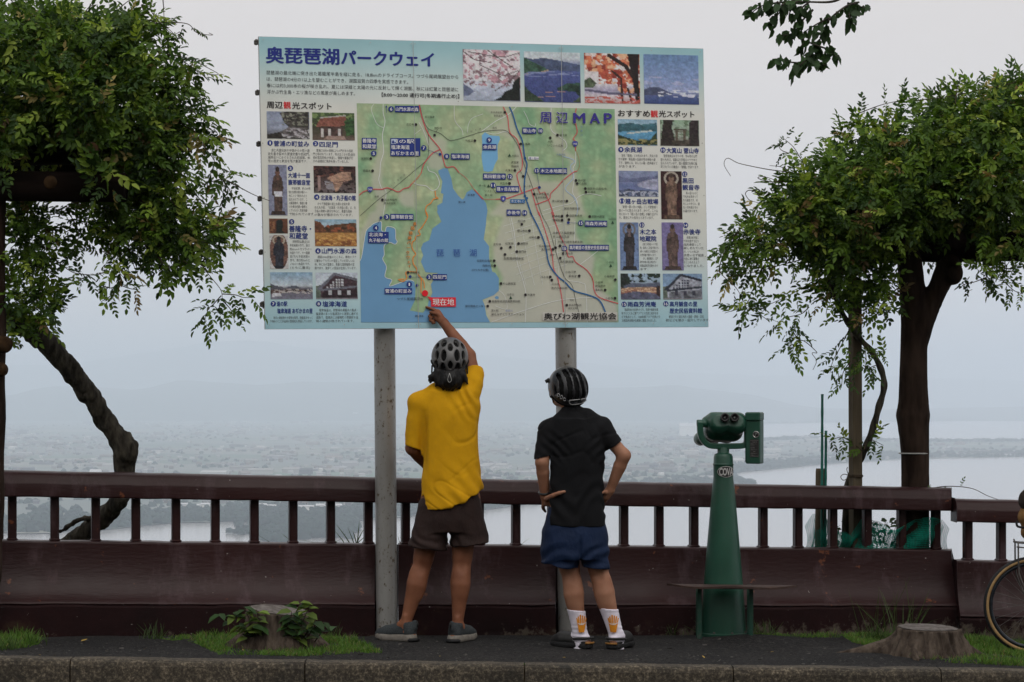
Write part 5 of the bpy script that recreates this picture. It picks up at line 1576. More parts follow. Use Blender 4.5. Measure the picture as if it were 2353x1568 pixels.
def head_solid(F_, c, R, s=1.0):
    """head facing local +Y; c: centre of the skull"""
    c = Vector(c)
    w = lambda x, y, z: c + R @ (Vector((x, y, z)) * s)
    Rn = np.array(R)
    F_.ell(w(0, -.010, .020), np.array((.074, .092, .085)) * s, Rn, k=.02)
    F_.ell(w(0, .020, -.040), np.array((.060, .070, .078)) * s, Rn, k=.03)
    F_.cone(w(-.028, .060, -.082), w(.028, .060, -.082), .022 * s, .022 * s, k=.03)      # chin and jaw
    F_.cone(w(-.052, .0, -.055), w(-.02, .06, -.085), .022 * s, .02 * s, k=.03)
    F_.cone(w(.052, .0, -.055), w(.02, .06, -.085), .022 * s, .02 * s, k=.03)
    F_.cone(w(0, .088, .004), w(0, .112, -.030), .008 * s, .015 * s, k=.012)             # nose
    F_.cone(w(-.016, .094, -.034), w(.016, .094, -.034), .009 * s, .009 * s, k=.01)
    F_.cone(w(-.045, .082, .022), w(.045, .082, .022), .011 * s, .011 * s, k=.012)       # brow
    for sx in (-1, 1):
        F_.ell(w(sx * .032, .084, .004), np.array((.013, .008, .009)) * s, Rn, k=.006, op='sub')
        F_.ell(w(sx * .032, .080, .004), np.array((.012, .010, .010)) * s, Rn, k=.003)   # eye
        F_.ell(w(sx * .052, .055, -.030), np.array((.018, .022, .020)) * s, Rn, k=.02)   # cheek
        F_.ell(w(sx * .078, -.008, -.012), np.array((.010, .020, .032)) * s, Rn, k=.008) # ear
        F_.ell(w(sx * .087, -.002, -.010), np.array((.006, .010, .017)) * s, Rn, k=.004, op='sub')
    F_.cone(w(-.020, .090, -.058), w(.020, .090, -.058), .0065 * s, .0065 * s, k=.006)   # lips
    F_.cone(w(-.017, .088, -.068), w(.017, .088, -.068), .0075 * s, .0075 * s, k=.006)

def chain(F_, pts, rads, k=.012, flat=None, fax=(0, 1, 0)):
    """a limb through several joints: one even tube, blended once with what is there"""
    P = np.array([tuple(q) for q in pts], float)
    pad = max(rads) + k + .03
    r = F_.region(P.min(0) - pad, P.max(0) + pad)
    if r is None: return
    sl, X, Y, Z = r
    d = None
    for a, b, ra, rb in zip(P[:-1], P[1:], rads[:-1], rads[1:]):
        ba = b - a; L2 = ba @ ba + 1e-12
        t = np.clip(((X - a[0]) * ba[0] + (Y - a[1]) * ba[1] + (Z - a[2]) * ba[2]) / L2, 0, 1)
        s = np.sqrt((X - a[0] - t * ba[0]) ** 2 + (Y - a[1] - t * ba[1]) ** 2 + (Z - a[2] - t * ba[2]) ** 2) - (ra + (rb - ra) * t)
        if d is None: d = s
        else:
            h = np.clip(.5 + .5 * (d - s) / .003, 0, 1)
            d = d + (s - d) * h - .003 * h * (1 - h)
    F_.comb(sl, d, k, 'add')

# ---------- person in the yellow T-shirt, pointing
D1 = 13.95
def A(px, py, dd=0.0): return U(px, py, D1 + dd)
pa = empty('person', A(1000, 1478))
pa.location.z = G(pa.location.x, D1)
tag(pa, 'person in yellow T-shirt and grey helmet pointing at the map with a raised arm', 'person')
sole_z = lambda x, y: G(x, y)
tip = SP(978.5, 706.0, .012)
wr = A(1020, 742, .225); elb = A(1077, 818, .12); sh_r = A(1074, 905, -.01)
sh_l = A(964, 928, 0.0); elb_l = A(948, 1030, .02); wr_l = A(985, 1075, .24)
neck = A(1034, 885, .0); headc = A(1034, 826, .035)
hipL, hipR = A(1000, 1150, .0), A(1070, 1146, .0)
kneL, kneR = A(969, 1302, .02), A(1061, 1300, .01)
ankL, ankR = A(931, 1436, .0), A(1051, 1440, -.02)
body = [(A(1034, 900), .10), (A(1034, 1130), .12)]
lo, hi = bounds([tip, wr, elb, sh_l, headc + Vector((0, 0, .12)), A(900, 1485), A(1100, 1485), A(1034, 1000, -.16), A(1034, 1000, .36)], .05)
FB = Field(lo, hi, .0046)
# trunk, neck, head
FB.stack([(A(0, 1200).z, A(1034, 0).x, D1, .15, .10), (A(0, 1130).z, A(1035, 0).x, D1, .155, .105), (A(0, 1050).z, A(1034, 0).x, D1, .135, .09), (A(0, 960).z, A(1032, 0).x, D1, .15, .10), (A(0, 905).z, A(1030, 0).x, D1, .13, .085)], k=.02)
chain(FB, [A(1034, 920, -.01), A(1035, 880, -.005), A(1035, 845, .02)], [.07, .055, .055], .03)
Rh = rotm(math.radians(4), math.radians(28), 0)
head_solid(FB, headc, Rh, .98)
chain(FB, [A(1060, 915), sh_r, A(1086, 868, .05), elb], [.05, .056, .049, .040], .03)
chain(FB, [elb, elb.lerp(wr, .3), elb.lerp(wr, .75), wr], [.040, .040, .031, .027], .015)
chain(FB, [A(1005, 915), sh_l, sh_l.lerp(elb_l, .5), elb_l], [.05, .055, .047, .040], .03)
chain(FB, [elb_l, elb_l.lerp(wr_l, .4), wr_l], [.041, .038, .026], .015)
# pointing hand
pal = A(1011, 727, .255)
k1, k2, k3, k4 = A(1006.5, 716.5, .275), A(1003.5, 720, .262), A(1002.5, 727, .255), A(1004.5, 733, .248)
for kn, r in ((k1, .0125), (k2, .0125), (k3, .012), (k4, .011)):
    FB.cone(wr, kn, .022, r + .003, .010)
i1, i2 = A(996, 711.8, .29), A(986.5, 708.4, .282)
chain(FB, [k1, i1, i2, tip], [.0112, .0098, .0088, .0075], .004)
for kn, p1, p2, p3, r in ((k2, A(991.5, 720.5, .285), A(986.5, 727, .272), A(991, 731, .255), .0098), (k3, A(991, 730.5, .275), A(988, 736.5, .262), A(993.5, 738.5, .248), .0094), (k4, A(995.5, 738.5, .265), A(994.5, 743, .252), A(999.5, 742.5, .242), .0084)):
    chain(FB, [kn, p1, p2, p3], [r + .0012, r, r - .0008, r - .0014], .0035)
chain(FB, [A(1014, 731, .235), A(1005, 722, .232), A(996, 719.5, .244), A(989, 718, .262)], [.013, .011, .0095, .008], .004)
# resting hand in front of the waist: palm, four fingers, thumb
pl = wr_l + Vector((.05, .03, .0))
FB.cone(wr_l, pl, .024, .030, .012, flat=.6, fax=(0, 1, 0))
for j in range(4):
    b0 = pl + Vector((.012, .004, .026 - .017 * j))
    chain(FB, [b0, b0 + Vector((.032, .012, -.002)), b0 + Vector((.052 - .004 * abs(j - 1), .006, -.004)), b0 + Vector((.064 - .006 * abs(j - 1), -.008, -.006))], [.0098, .009, .0082, .0072], .0035)
chain(FB, [wr_l + Vector((.02, .0, .018)), wr_l + Vector((.05, -.008, .042)), wr_l + Vector((.078, -.004, .048))], [.012, .0105, .0085], .004)
# legs
def leg(F_, hip, kne, ank, s=1.0, calf_back=.012):
    m = kne.lerp(ank, .30) + Vector((0, -calf_back, 0))
    m2 = kne.lerp(ank, .68)
    chain(F_, [hip, hip.lerp(kne, .5), kne + (hip - kne) * .12, kne, m, m2, ank], [x * s for x in (.084, .072, .059, .053, .057, .040, .029)], .022)
    F_.ell(kne.lerp(ank, .26) + Vector((.012, -.026, 0)), np.array((.029, .029, .095)) * s, None, .03)
    F_.ell(kne.lerp(ank, .28) + Vector((-.016, -.024, 0)), np.array((.027, .027, .09)) * s, None, .03)
    F_.ell(kne + Vector((0, -.078, .0)), np.array((.014, .018, .03)) * s, None, .03, op='sub')
    F_.cone(ank + Vector((0, -.026, .05)), ank + Vector((0, -.03, -.04)), .011, .015, .018)   # tendon
    for sx in (-1, 1): F_.ell(ank + Vector((sx * .03, .002, 0)), (.012, .014, .016), None, .012)
leg(FB, hipL, kneL, ankL, 1.0)
leg(FB, hipR, kneR, ankR, 1.0)
def foot(F_, ank, toe_dir, L=.25, gzv=0.0):
    t = Vector((toe_dir[0], toe_dir[1], 0)).normalized()
    heel = Vector((ank.x, ank.y, gzv + .035)) - t * .045
    ball = Vector((ank.x, ank.y, gzv + .030)) + t * (L * .55)
    F_.cone(ank, heel, .030, .022, .02)
    F_.cone(ank, ball, .032, .024, .02)
    F_.cone(heel, ball, .022, .028, .02)
    side = Vector((-t.y, t.x, 0))
    for j in range(5):
        b0 = ball + side * (.028 - .014 * j)
        F_.cone(b0, b0 + t * (.05 - .004 * abs(j - 1)), .011, .009, .004)
    return t
tl = foot(FB, ankL, (-.85, .55), gzv=G(ankL.x, D1)); tr = foot(FB, ankR, (.42, .9), gzv=G(ankR.x, D1))
body_a = FB.mesh('body', M['skin_a'], pa, 2)

# T-shirt
def hem_cut(pts):
    xs_ = np.array([A(p[0], 0).x for p in pts]); zs_ = np.array([A(0, p[1]).z for p in pts])
    return lambda X, Y, Z: np.interp(X, xs_, zs_) - Z
lo, hi = bounds([A(925, 835), A(1130, 1190), A(1030, 1000, -.2), A(1030, 1000, .25)], .03)
FS = Field(lo, hi, .005)
X_ = lambda p: A(p, 0).x
Zq = lambda p: A(0, p).z
FS.stack([(Zq(1195), X_(1043), D1 - .012, .184, .130), (Zq(1160), X_(1041), D1 - .012, .182, .130), (Zq(1125), X_(1040), D1 - .01, .180, .128), (Zq(1085), X_(1037), D1 - .005, .170, .122), (Zq(1040), X_(1035), D1, .162, .118), (Zq(1000), X_(1034), D1, .160, .117),
          (Zq(950), X_(1033), D1, .170, .118), (Zq(918), X_(1031), D1, .165, .105), (Zq(900), X_(1033), D1, .10, .08)], k=.03, n=2.4)
FS.cone(A(1000, 915), A(960, 925), .070, .060, .03)
FS.cone(A(1005, 900), A(1062, 898), .055, .055, .03)
chain(FS, [A(968, 930), A(958, 965), A(952, 1000), A(949, 1038)], [.068, .060, .054, .049], .02)
chain(FS, [A(1068, 940), A(1072, 910), A(1084, 882, .03), A(1089, 862, .055), A(1088, 845, .075)], [.085, .080, .066, .059, .055], .025)
FS.cone(A(1066, 900), A(1080, 872, .03), .055, .05, .02)
FS.cone(A(1034, 902), A(1035, 884), .075, .064, .02)
# sleeve and hem ends
FS.func(lambda X, Y, Z: np.maximum(np.interp(X, [X_(930), X_(969)], [Zq(1023), Zq(1036)]) - Z, X - X_(968.8)) if False else np.where(X < X_(966), np.interp(X, [X_(930), X_(966)], [Zq(1023), Zq(1035)]) - Z, -1.0))
FS.func(hem_cut([(930, 1148), (954, 1148), (963, 1153), (969.5, 1158), (971, 1138), (975.5, 1138), (977, 1171), (1020, 1169), (1060, 1155), (1100, 1133), (1115, 1122), (1140, 1116)]))
FS.plane(A(1083, 852, .07), (-.12, .55, .83))
FS.plane(A(1034, 889), (0, .25, 1)) if False else None
def folds_a(v, n):
    x, y, z = v[:, 0], v[:, 1], v[:, 2]
    low = np.clip((Zq(1040) - z) / .25, 0, 1)
    d = .006 * low * np.sin((z * 1.0 + (x - X_(1035)) * 1.1) * 52 + 4 * vnoise(x * 5, y * 5, z * 4)) * np.clip((x - X_(1000)) / .15, 0, 1)
    d += .007 * low * vnoise(x * 11 + z * 6, y * 6, z * 14, 3)
    d += .003 * fbm(x * 6 + z * 2, y * 6, z * 5, 3, 5)
    r = np.clip(1 - np.hypot(x - X_(1075), z - Zq(915)) / .16, 0, 1)
    def crease(u, w, s): return np.clip(1 - np.abs(vnoise(u, y * 5, w, s)) * 5.5, 0, 1)
    d -= .0045 * crease(x * 3 + z * 2.2, z * 8 - x * 5, 31) * np.clip(fbm(x * 4, y * 4, z * 4, 2, 13) * 2 + .35, 0, 1)
    d -= .004 * low * crease(x * 6 - z * 3, z * 11 + x * 7, 37)
    d += .006 * r * np.sin((x * .8 + z * .55) * 105 + 3 * vnoise(x * 9, y * 9, z * 9))
    s = np.clip(1 - np.abs(x - X_(975)) / .03, 0, 1) * np.clip((Zq(940) - z) / .1, 0, 1) * np.clip((z - Zq(1100)) / .1, 0, 1)
    return d - .014 * s
FS.mesh('t_shirt', M['yellow'], pa, 2, folds_a)
# shorts
def shorts(F_, P, rows, legs_, hemcuts):
    F_.stack(rows, k=.03, n=2.2)
    for pts, rd in legs_: chain(F_, pts, rd, .02)
lo, hi = bounds([A(930, 1090), A(1135, 1275), A(1030, 1180, -.2), A(1030, 1180, .2)], .03)
FH = Field(lo, hi, .005)
FH.stack([(Zq(1105), X_(1036), D1, .150, .112), (Zq(1150), X_(1036), D1, .166, .125), (Zq(1195), X_(1034), D1, .172, .130), (Zq(1222), X_(1033), D1, .165, .118)], k=.03)
chain(FH, [A(998, 1170), A(990, 1215), A(982, 1264)], [.094, .099, .113], .025)
chain(FH, [A(1070, 1170), A(1076, 1215), A(1081, 1264)], [.094, .102, .117], .025)
FH.func(lambda X, Y, Z: np.interp(X, [X_(930), X_(975), X_(1026), X_(1031), X_(1080), X_(1135)], [Zq(1250), Zq(1261), Zq(1264), Zq(1256), Zq(1253), Zq(1245)]) - Z)
FH.cone(A(1030.5, 1232, -.25), A(1030.5, 1232, .25), .004, .004, .012, 'sub')
FH.cone(A(1029.5, 1275, -.25), A(1029.5, 1275, .25), .010, .010, .012, 'sub')
FH.func(lambda X, Y, Z: -np.maximum(np.abs(X - X_(1029.5)) - .006 * np.clip((Zq(1222) - Z) / .05, 0, 1.6), Z - Zq(1222)))
def folds_b(v, n):
    x, y, z = v[:, 0], v[:, 1], v[:, 2]
    return .005 * vnoise(x * 14, y * 8, z * 9, 2) + .004 * np.sin(z * 60 + x * 40 + 5 * vnoise(x * 8, y * 8, z * 8)) * np.clip((Zq(1200) - z) / .1, .2, 1)
FH.mesh('shorts', M['brown'], pa, 2, folds_b)
# hair
lo, hi = bounds([A(975, 760), A(1092, 905), A(1034, 830, -.22), A(1034, 830, .2)], .02)
FR = Field(lo, hi, .0045)
FR.ell(headc + Vector((0, -.030, -.070)), (.080, .066, .075), None, .02)
chain(FR, [A(1009, 848, -.04), A(1004, 868, -.06), A(1011, 884, -.075)], [.028, .026, .016], .02)
chain(FR, [A(1059, 848, -.04), A(1060, 866, -.06), A(1054, 884, -.075)], [.026, .024, .015], .02)
chain(FR, [A(1034, 845, -.05), A(1034, 875, -.085), A(1034, 887, -.09)], [.05, .055, .030], .02)
for px_, py_, r in ((986, 866, .010), (989, 880, .010), (1000, 888, .014), (1018, 896, .018), (1038, 899, .018), (1056, 893, .015), (1071, 872, .010), (1076, 884, .007), (984, 876, .006), (1028, 898, .012)):
    FR.cone(A(px_ * .55 + 1034 * .45, 854, -.06), A(px_, py_, -.07), .018, r * .45, .014)
FR.func(lambda X, Y, Z: Z - Zq(850) - .35 * (Y - D1 + .09))
FR.mesh('hair', M['hair'], pa, 1, lambda v, n: .005 * vnoise(v[:, 0] * 80, v[:, 1] * 80, v[:, 2] * 7) + .004 * vnoise(v[:, 0] * 170, v[:, 1] * 170, v[:, 2] * 12, 4))

# helmets
def helmet(parent, c, R, dims, kind):
    """c: centre; R: local frame, +Y forward, +Z up through the crown"""
    c = Vector(c)
    a, b, h = dims
    w = lambda x, y, z: c + R @ Vector((x, y, z))
    Rn = np.array(R)
    m = max(dims) + .03
    Fh = Field(np.array(c) - m, np.array(c) + m, .0034)
    Fh.ell(w(0, 0, 0), dims, Rn, 0)
    def shell(sc, lowz):
        lo_ = lowz
        def fn(X, Y, Z):
            p = [X - c[0], Y - c[1], Z - c[2]]
            q = [Rn[0, i] * p[0] + Rn[1, i] * p[1] + Rn[2, i] * p[2] for i in range(3)]
            # lower edge dips at the back, rises over the ears
            edge = lo_ + .030 * np.clip(1 - np.abs(q[1] + .02) / .07, 0, 1) + .022 * np.clip((q[1] - .02) / .08, 0, 1)
            return edge - q[2]
        return fn
    Fh.func(shell(1, -.050 if kind == 'a' else -.075))
    slots = []
    if kind == 'a':
        # long teardrop vents in rows from front to back, a round one on the spine
        for row, x0, nv in ((0, .0, 2), (1, .041, 3), (-1, -.041, 3), (2, .079, 3), (-2, -.079, 3)):
            for i in range(nv):
                th0 = {2: (-.10, .85), 3: (-.42, .30, 1.10)}[nv][i] + .12 * abs(row) * .4
                th1 = th0 + (.48 if row else .34)
                slots.append((x0, th0, th1, .0165 if row else .0135))
    else:
        for row in range(-2, 3):
            x0 = row * .040
            for th0, th1 in ((-.28, .16), (.34, .84), (1.05, 1.5)):
                slots.append((x0, th0 + .03 * abs(row), th1 + .03 * abs(row), .0150))
        for sx in (-1, 1): slots.append((sx * .103, .15, .8, .012)); slots.append((sx * .100, -.3, -.02, .009))
    for x0, t0, t1, r in slots:
        pts = []
        k = math.sqrt(max(1 - (x0 / a) ** 2, .04))
        for t in np.linspace(t0, t1, 6):      # t: angle from the back, over the crown
            pts.append(w(x0 * (1 - .12 * math.sin(t)) * .95, -b * k * math.cos(t) * .93, h * k * math.sin(t) * .93))
        rr = [r * (.75 if kind == 'a' else 1.0), r, r * 1.05, r, r * .85, r * (.55 if kind == 'a' else 1.0)]
        for p, q, ra, rb in zip(pts[:-1], pts[1:], rr[:-1], rr[1:]): Fh.cone(p, q, ra, rb, .004, 'sub')
    # hollow
    Fh.ell(w(0, 0, -.004), np.array(dims) - .016, Rn, 0, 'sub')
    hm = Fh.mesh('helmet', M['helmet_grey'] if kind == 'a' else M['helmet_black'], parent, 1)
    Fl = Field(np.array(c) - m, np.array(c) + m, .005)
    Fl.ell(w(0, 0, -.004), np.array(dims) - .0180, Rn, 0)
    Fl.func(shell(1, -.056 if kind == 'a' else -.078))
    Fl.mesh('liner', M['foam'], hm, 1)
    # lower rim band
    g = MB()
    pts = []
    for k in range(49):
        t = 2 * math.pi * k / 48
        y, x = -b * math.cos(t), a * math.sin(t)
        z = (-.050 if kind == 'a' else -.075) + .030 * max(1 - abs(y + .02) / .07, 0) + .022 * min(max((y - .02) / .08, 0), 1)
        s = math.sqrt(max(1 - (z / h) ** 2, .1))
        pts.append(w(x * s * .985, y * s * .985, z + .006))
    g.tube(pts, .0095, 8, False)
    g.build('rim', M['foam'], hm, True)
    return hm, w
hm, w = helmet(pa, headc + Vector((-.001, -.01, .012)), rotm(math.radians(3), math.radians(24), 0), (.107, .137, .112), 'a')
g = MB()
g.tube([w(-.05, -.118, -.05), w(-.03, -.128, -.066), w(0, -.131, -.072), w(.03, -.128, -.066), w(.05, -.118, -.05)], .012, 8)
g.tube([w(-.095, -.06, -.02), w(-.08, -.085, -.045), w(-.05, -.11, -.06)], .006, 8); g.tube([w(.095, -.06, -.02), w(.08, -.085, -.045), w(.05, -.11, -.06)], .006, 8)
g.build('cradle', M['foam'], hm, True)
g = MB(); lp = [A(1033 + 4.2 * math.cos(t) * (1 if t < 9 else 1), 868 + 8 * math.sin(t), -.158) for t in np.linspace(-1.35, 4.5, 18)]
lp = [A(1033, 858, -.148)] + [A(1033 + x, y, -.160) for x, y in ((-2, 864), (-4.2, 872), (-2.2, 877.5), (1.2, 878.5), (4.2, 874), (2.6, 866))] + [A(1033, 858, -.148)]
g.tube([Vector(p) for p in spline(lp, 4)], .0017, 6); g.build('cord', M['pale_cord'], hm, True)
for s_, x_ in ((-1, 991), (1, 1075)):
    g = MB(); g.tube([A(x_ + 2 * s_ * -1, 840, -.02), A(x_ - s_ * 1, 858, -.01), A(x_ - 6 * s_, 872, .02)], [.006, .005, .005], 6); g.build('strap', M['strap'], hm)

# running shoes
def shoe(parent, ank, t, gz0, L=.285, clog=False, W=.045):
    t = Vector((t[0], t[1], 0)).normalized(); sd = Vector((-t.y, t.x, 0))
    heel = Vector((ank.x, ank.y, gz0)) - t * .075
    w = lambda l, s, z: heel + t * l + sd * s + Vector((0, 0, z))
    lo_, hi_ = bounds([w(-.03, -.07, -.02), w(L + .03, .07, .16), w(-.03, .07, 0), w(L + .03, -.07, 0)], .02)
    Fz = Field(lo_, hi_, .0042)
    if not clog:
        chain(Fz, [w(.045, 0, .055), w(.13, 0, .052), w(.20, 0, .045), w(L - .04, 0, .036)], [.037, .038, .042, .033], .02)
        Fz.cone(w(.045, 0, .06), w(.055, 0, .094), .035, .037, .02)
        Fz.cone(w(.06, 0, .095), w(.16, 0, .056), .034, .034, .02)
        Fz.cone(w(.012, 0, .085), w(.006, 0, .112), .022, .014, .014)
        Fz.ell(w(.062, 0, .125), (.036, .036, .03), None, .006, 'sub')
    else:
        chain(Fz, [w(.05, 0, .040), w(.14, 0, .048), w(.20, 0, .048), w(L - .045, 0, .036)], [.042, .042, .044, .036], .02)
        Fz.ell(w(.05, 0, .088), (.055, .055, .045), None, .008, 'sub')
        Fz.func(lambda X, Y, Z: -np.maximum(np.maximum((X - heel.x) * t.x + (Y - heel.y) * t.y - .10, gz0 + .046 - Z), -1))
    Fz.func(lambda X, Y, Z: gz0 + .026 - Z)
    up = Fz.mesh('shoe', M['clog'] if clog else M['shoe_upper'], parent, 2)
    Fs = Field(lo_, hi_, .0042)
    chain(Fs, [w(.043, 0, .02), w(.13, 0, .02), w(.20, 0, .02), w(L - .045, 0, .022)], [W - .001, W - .003, W + .001, W - .007], .02)
    top = .042 if not clog else .032
    Fs.func(lambda X, Y, Z: Z - (gz0 + top + (.010 * np.clip(1 - ((X - heel.x) * t.x + (Y - heel.y) * t.y) / .09, 0, 1) if not clog else 0)))
    Fs.func(lambda X, Y, Z: gz0 + .002 + (.016 * np.clip((((X - heel.x) * t.x + (Y - heel.y) * t.y) - .22) / .06, 0, 1) if not clog else 0) - Z)
    if not clog:
        Fs.ell(w(.005, 0, -.012), (.06, .05, .03), None, .01, 'sub') if False else None
    sl_ = Fs.mesh('sole', M['shoe_sole'] if not clog else M['rubber'], up, 1)
    g = MB()
    if not clog:
        pts = [w(.043 - (W + .0025) * math.cos(a), (W + .0015) * math.sin(a), .012) for a in np.linspace(-1.25, 1.25, 14)]
        g.tube(pts, [.004] + [.0105] * 12 + [.004], 8); g.build('heel_tread', M['rubber'], up, True)
        g = MB(); g.tube([w(-.006, 0, .085), w(-.012, 0, .105), w(-.004, 0, .12)], .006, 6); g.build('pull_tab', M['rubber'], up, True)
        for q in range(4):
            g = MB(); l0 = .105 + q * .024
            g.tube([w(l0, -.024, .086 - q * .006), w(l0 + .004, 0, .098 - q * .007), w(l0, .024, .086 - q * .006)], .0028, 6); g.build('lace', M['strap'], up, True)
    else:
        for sx in (-1, 1):
            pts = [w(.09, sx * .048, .056), w(.055, sx * .053, .060), w(.01, sx * .030, .062), w(-.006, 0, .062)]
            g.tube([Vector(p) for p in spline(pts, 4)], .008, 6)
        g.build('strap', M['clog'], up, True)
        g = MB(); ctr = w(.0, 0, .034)
        pts = [w(.043 - (W + .001) * math.cos(a), (W + .001) * math.sin(a), .034) for a in np.linspace(-.75, .95, 12)]
        g.tube(pts, .0065, 6); g.build('heel_patch', M['ochre'], up, True)
    return up, w
shoe(pa, ankL, (-.86, .52), G(ankL.x, D1))
shoe(pa, ankR, (.45, .89), G(ankR.x, D1))

# ---------- person in black, hands on hips
D2 = 13.80
def B(px, py, dd=0.0): return U(px, py, D2 + dd)
pb = empty('person', B(1360, 1485))
pb.location.z = G(pb.location.x, D2)
tag(pb, 'person in black T-shirt, navy shorts and white socks standing with hands on hips', 'person')
X2 = lambda p: B(p, 0).x
Z2 = lambda p: B(0, p).z
hc = B(1304, 896, .03)
shL, shR = B(1265, 992), B(1374, 980)
eL, eR = B(1245.5, 1062, -.05), B(1434, 1047, -.03)
wL, wR = B(1252, 1140, .02), B(1402, 1126, .03)
hL2, hR2 = B(1288, 1195), B(1355, 1195)
knL, knR = B(1312, 1322, .02), B(1377, 1320, .02)
anL, anR = B(1334, 1462, 0), B(1417, 1462, 0)
lo, hi = bounds([B(1215, 830), B(1460, 1500), B(1300, 1000, -.17), B(1300, 1000, .25), B(1250, 1490, 0)], .05)
FB = Field(lo, hi, .0046)
FB.stack([(Z2(1240), X2(1321), D2, .145, .10), (Z2(1190), X2(1321), D2, .15, .105), (Z2(1100), X2(1322), D2, .125, .085), (Z2(1010), X2(1324), D2, .13, .085), (Z2(975), X2(1322), D2, .09, .065)], k=.02)
chain(FB, [B(1318, 985, -.01), B(1312, 945, 0), B(1307, 915, .02)], [.058, .050, .052], .02)
Rh2 = rotm(math.radians(34), math.radians(17), math.radians(-6))
head_solid(FB, hc, Rh2, .97)
chain(FB, [B(1295, 985), shL, shL.lerp(eL, .5), eL], [.042, .043, .039, .036], .02)
chain(FB, [eL, eL.lerp(wL, .3), eL.lerp(wL, .75), wL], [.0355, .0375, .029, .0245], .02)
chain(FB, [B(1345, 980), shR, shR.lerp(eR, .5), eR], [.042, .043, .039, .036], .02)
chain(FB, [eR, eR.lerp(wR, .3), eR.lerp(wR, .75), wR], [.0355, .038, .029, .0245], .02)
# left hand: palm on the hip, thumb pointing back along the waist
pL = B(1256, 1152, .035)
FB.cone(wL, pL, .026, .030, .012)
chain(FB, [B(1257, 1146, -.01), B(1271, 1139, -.098), B(1284, 1133.5, -.117), B(1297, 1130, -.126)], [.0165, .0135, .0115, .0090], .006)
for j, (ex, ey, ed) in enumerate(((1253, 1176, .10), (1249.5, 1172, .085), (1248, 1169, .07), (1248, 1164, .055))):
    b0 = pL + Vector((-.012 + .005 * j, .028 - .014 * j, -.012))
    e1 = B(ex, ey, ed)
    chain(FB, [b0, b0.lerp(e1, .55) + Vector((-.010, 0, 0)), e1], [.0105, .0098, .0080], .004)
# right hand: fist-like on the hip, fingers forward
pR = B(1391, 1140, .05)
FB.cone(wR, pR, .026, .029, .012)
chain(FB, [B(1396, 1133, .03), B(1386, 1130, -.01), B(1380, 1133, -.035)], [.015, .012, .010], .006)
for j, (ex, ey, ed) in enumerate(((1383, 1157, .12), (1382, 1158, .105), (1382, 1156, .09), (1384, 1152, .075))):
    b0 = pR + Vector((.006 - .003 * j, .03 - .014 * j, -.010))
    e1 = B(ex, ey, ed)
    chain(FB, [b0, b0.lerp(e1, .5) + Vector((.010, 0, 0)), e1], [.0105, .0098, .0080], .004)
leg(FB, hL2, knL, anL, 1.0, .014); leg(FB, hR2, knR, anR, 1.02, .014)
tl2 = foot(FB, anL, (-.72, .68), gzv=G(anL.x, D2)); tr2 = foot(FB, anR, (.38, .92), gzv=G(anR.x, D2))
FB.mesh('body', M['skin_b'], pb, 2)
# T-shirt
lo, hi = bounds([B(1218, 920), B(1445, 1225), B(1320, 1000, -.2), B(1320, 1000, .22)], .03)
FS = Field(lo, hi, .005)
FS.stack([(Z2(1228), X2(1321), D2, .179, .130), (Z2(1190), X2(1320.5), D2, .179, .130), (Z2(1150), X2(1321), D2, .166, .122), (Z2(1110), X2(1324), D2, .158, .115), (Z2(1060), X2(1327), D2, .156, .113), (Z2(1020), X2(1327), D2, .163, .115), (Z2(985), X2(1323), D2, .164, .108), (Z2(962), X2(1318), D2, .11, .085)], k=.03, n=2.4)
FS.cone(B(1292, 975), B(1261, 990), .062, .058, .03)
FS.cone(B(1350, 966), B(1380, 980), .060, .060, .03)
FS.cone(B(1295, 965), B(1345, 958), .05, .05, .03)
FS.cone(B(1318, 965), B(1313, 944, .0), .072, .058, .03)
chain(FS, [B(1262, 990), B(1253, 1025, -.025), B(1246, 1062, -.048)], [.064, .056, .052], .018)
chain(FS, [B(1383, 985), B(1400, 1008, -.015), B(1417, 1030, -.026)], [.064, .056, .050], .018)
FS.func(lambda X, Y, Z: np.where(X < X2(1264), np.interp(X, [X2(1225), X2(1264)], [Z2(1057), Z2(1047)]) - Z, -1.0))
FS.plane(B(1413, 1024, -.02), (.84, 0, -.54)) if False else None
FS.func(lambda X, Y, Z: np.where((X > X2(1392)) & (Z > Z2(1095)), ((X - X2(1413)) * .60 - (Z - Z2(1024)) * .80), -1.0))
FS.func(lambda X, Y, Z: np.interp(X, [X2(1240), X2(1265), X2(1320), X2(1390), X2(1400)], [Z2(1203), Z2(1206), Z2(1210), Z2(1209), Z2(1203)]) - Z)
def folds_c(v, n):
    x, y, z = v[:, 0], v[:, 1], v[:, 2]
    low = np.clip((Z2(1060) - z) / .2, 0, 1)
    low = low * np.clip((z - Z2(1205)) / .06, 0, 1)
    d = .005 * low * np.sin(z * 62 - np.abs(x - X2(1322)) * 40 + 5 * vnoise(x * 6, y * 6, z * 6)) + .003 * fbm(x * 7, y * 6, z * 6, 3, 8)
    d -= .0045 * np.clip(1 - np.abs(vnoise(x * 5 + z * 2, y * 5, z * 9 - x * 4, 41)) * 5.5, 0, 1)
    for px_ in (1272, 1380):
        r = np.clip(1 - np.hypot(x - X2(px_), z - Z2(1030)) / .12, 0, 1)
        d += .006 * r * np.sin((z + x * (1 if px_ < 1320 else -1)) * 95 + 3 * vnoise(x * 9, y * 9, z * 9))
    return d
FS.mesh('t_shirt', M['black_tee'], pb, 2, folds_c)
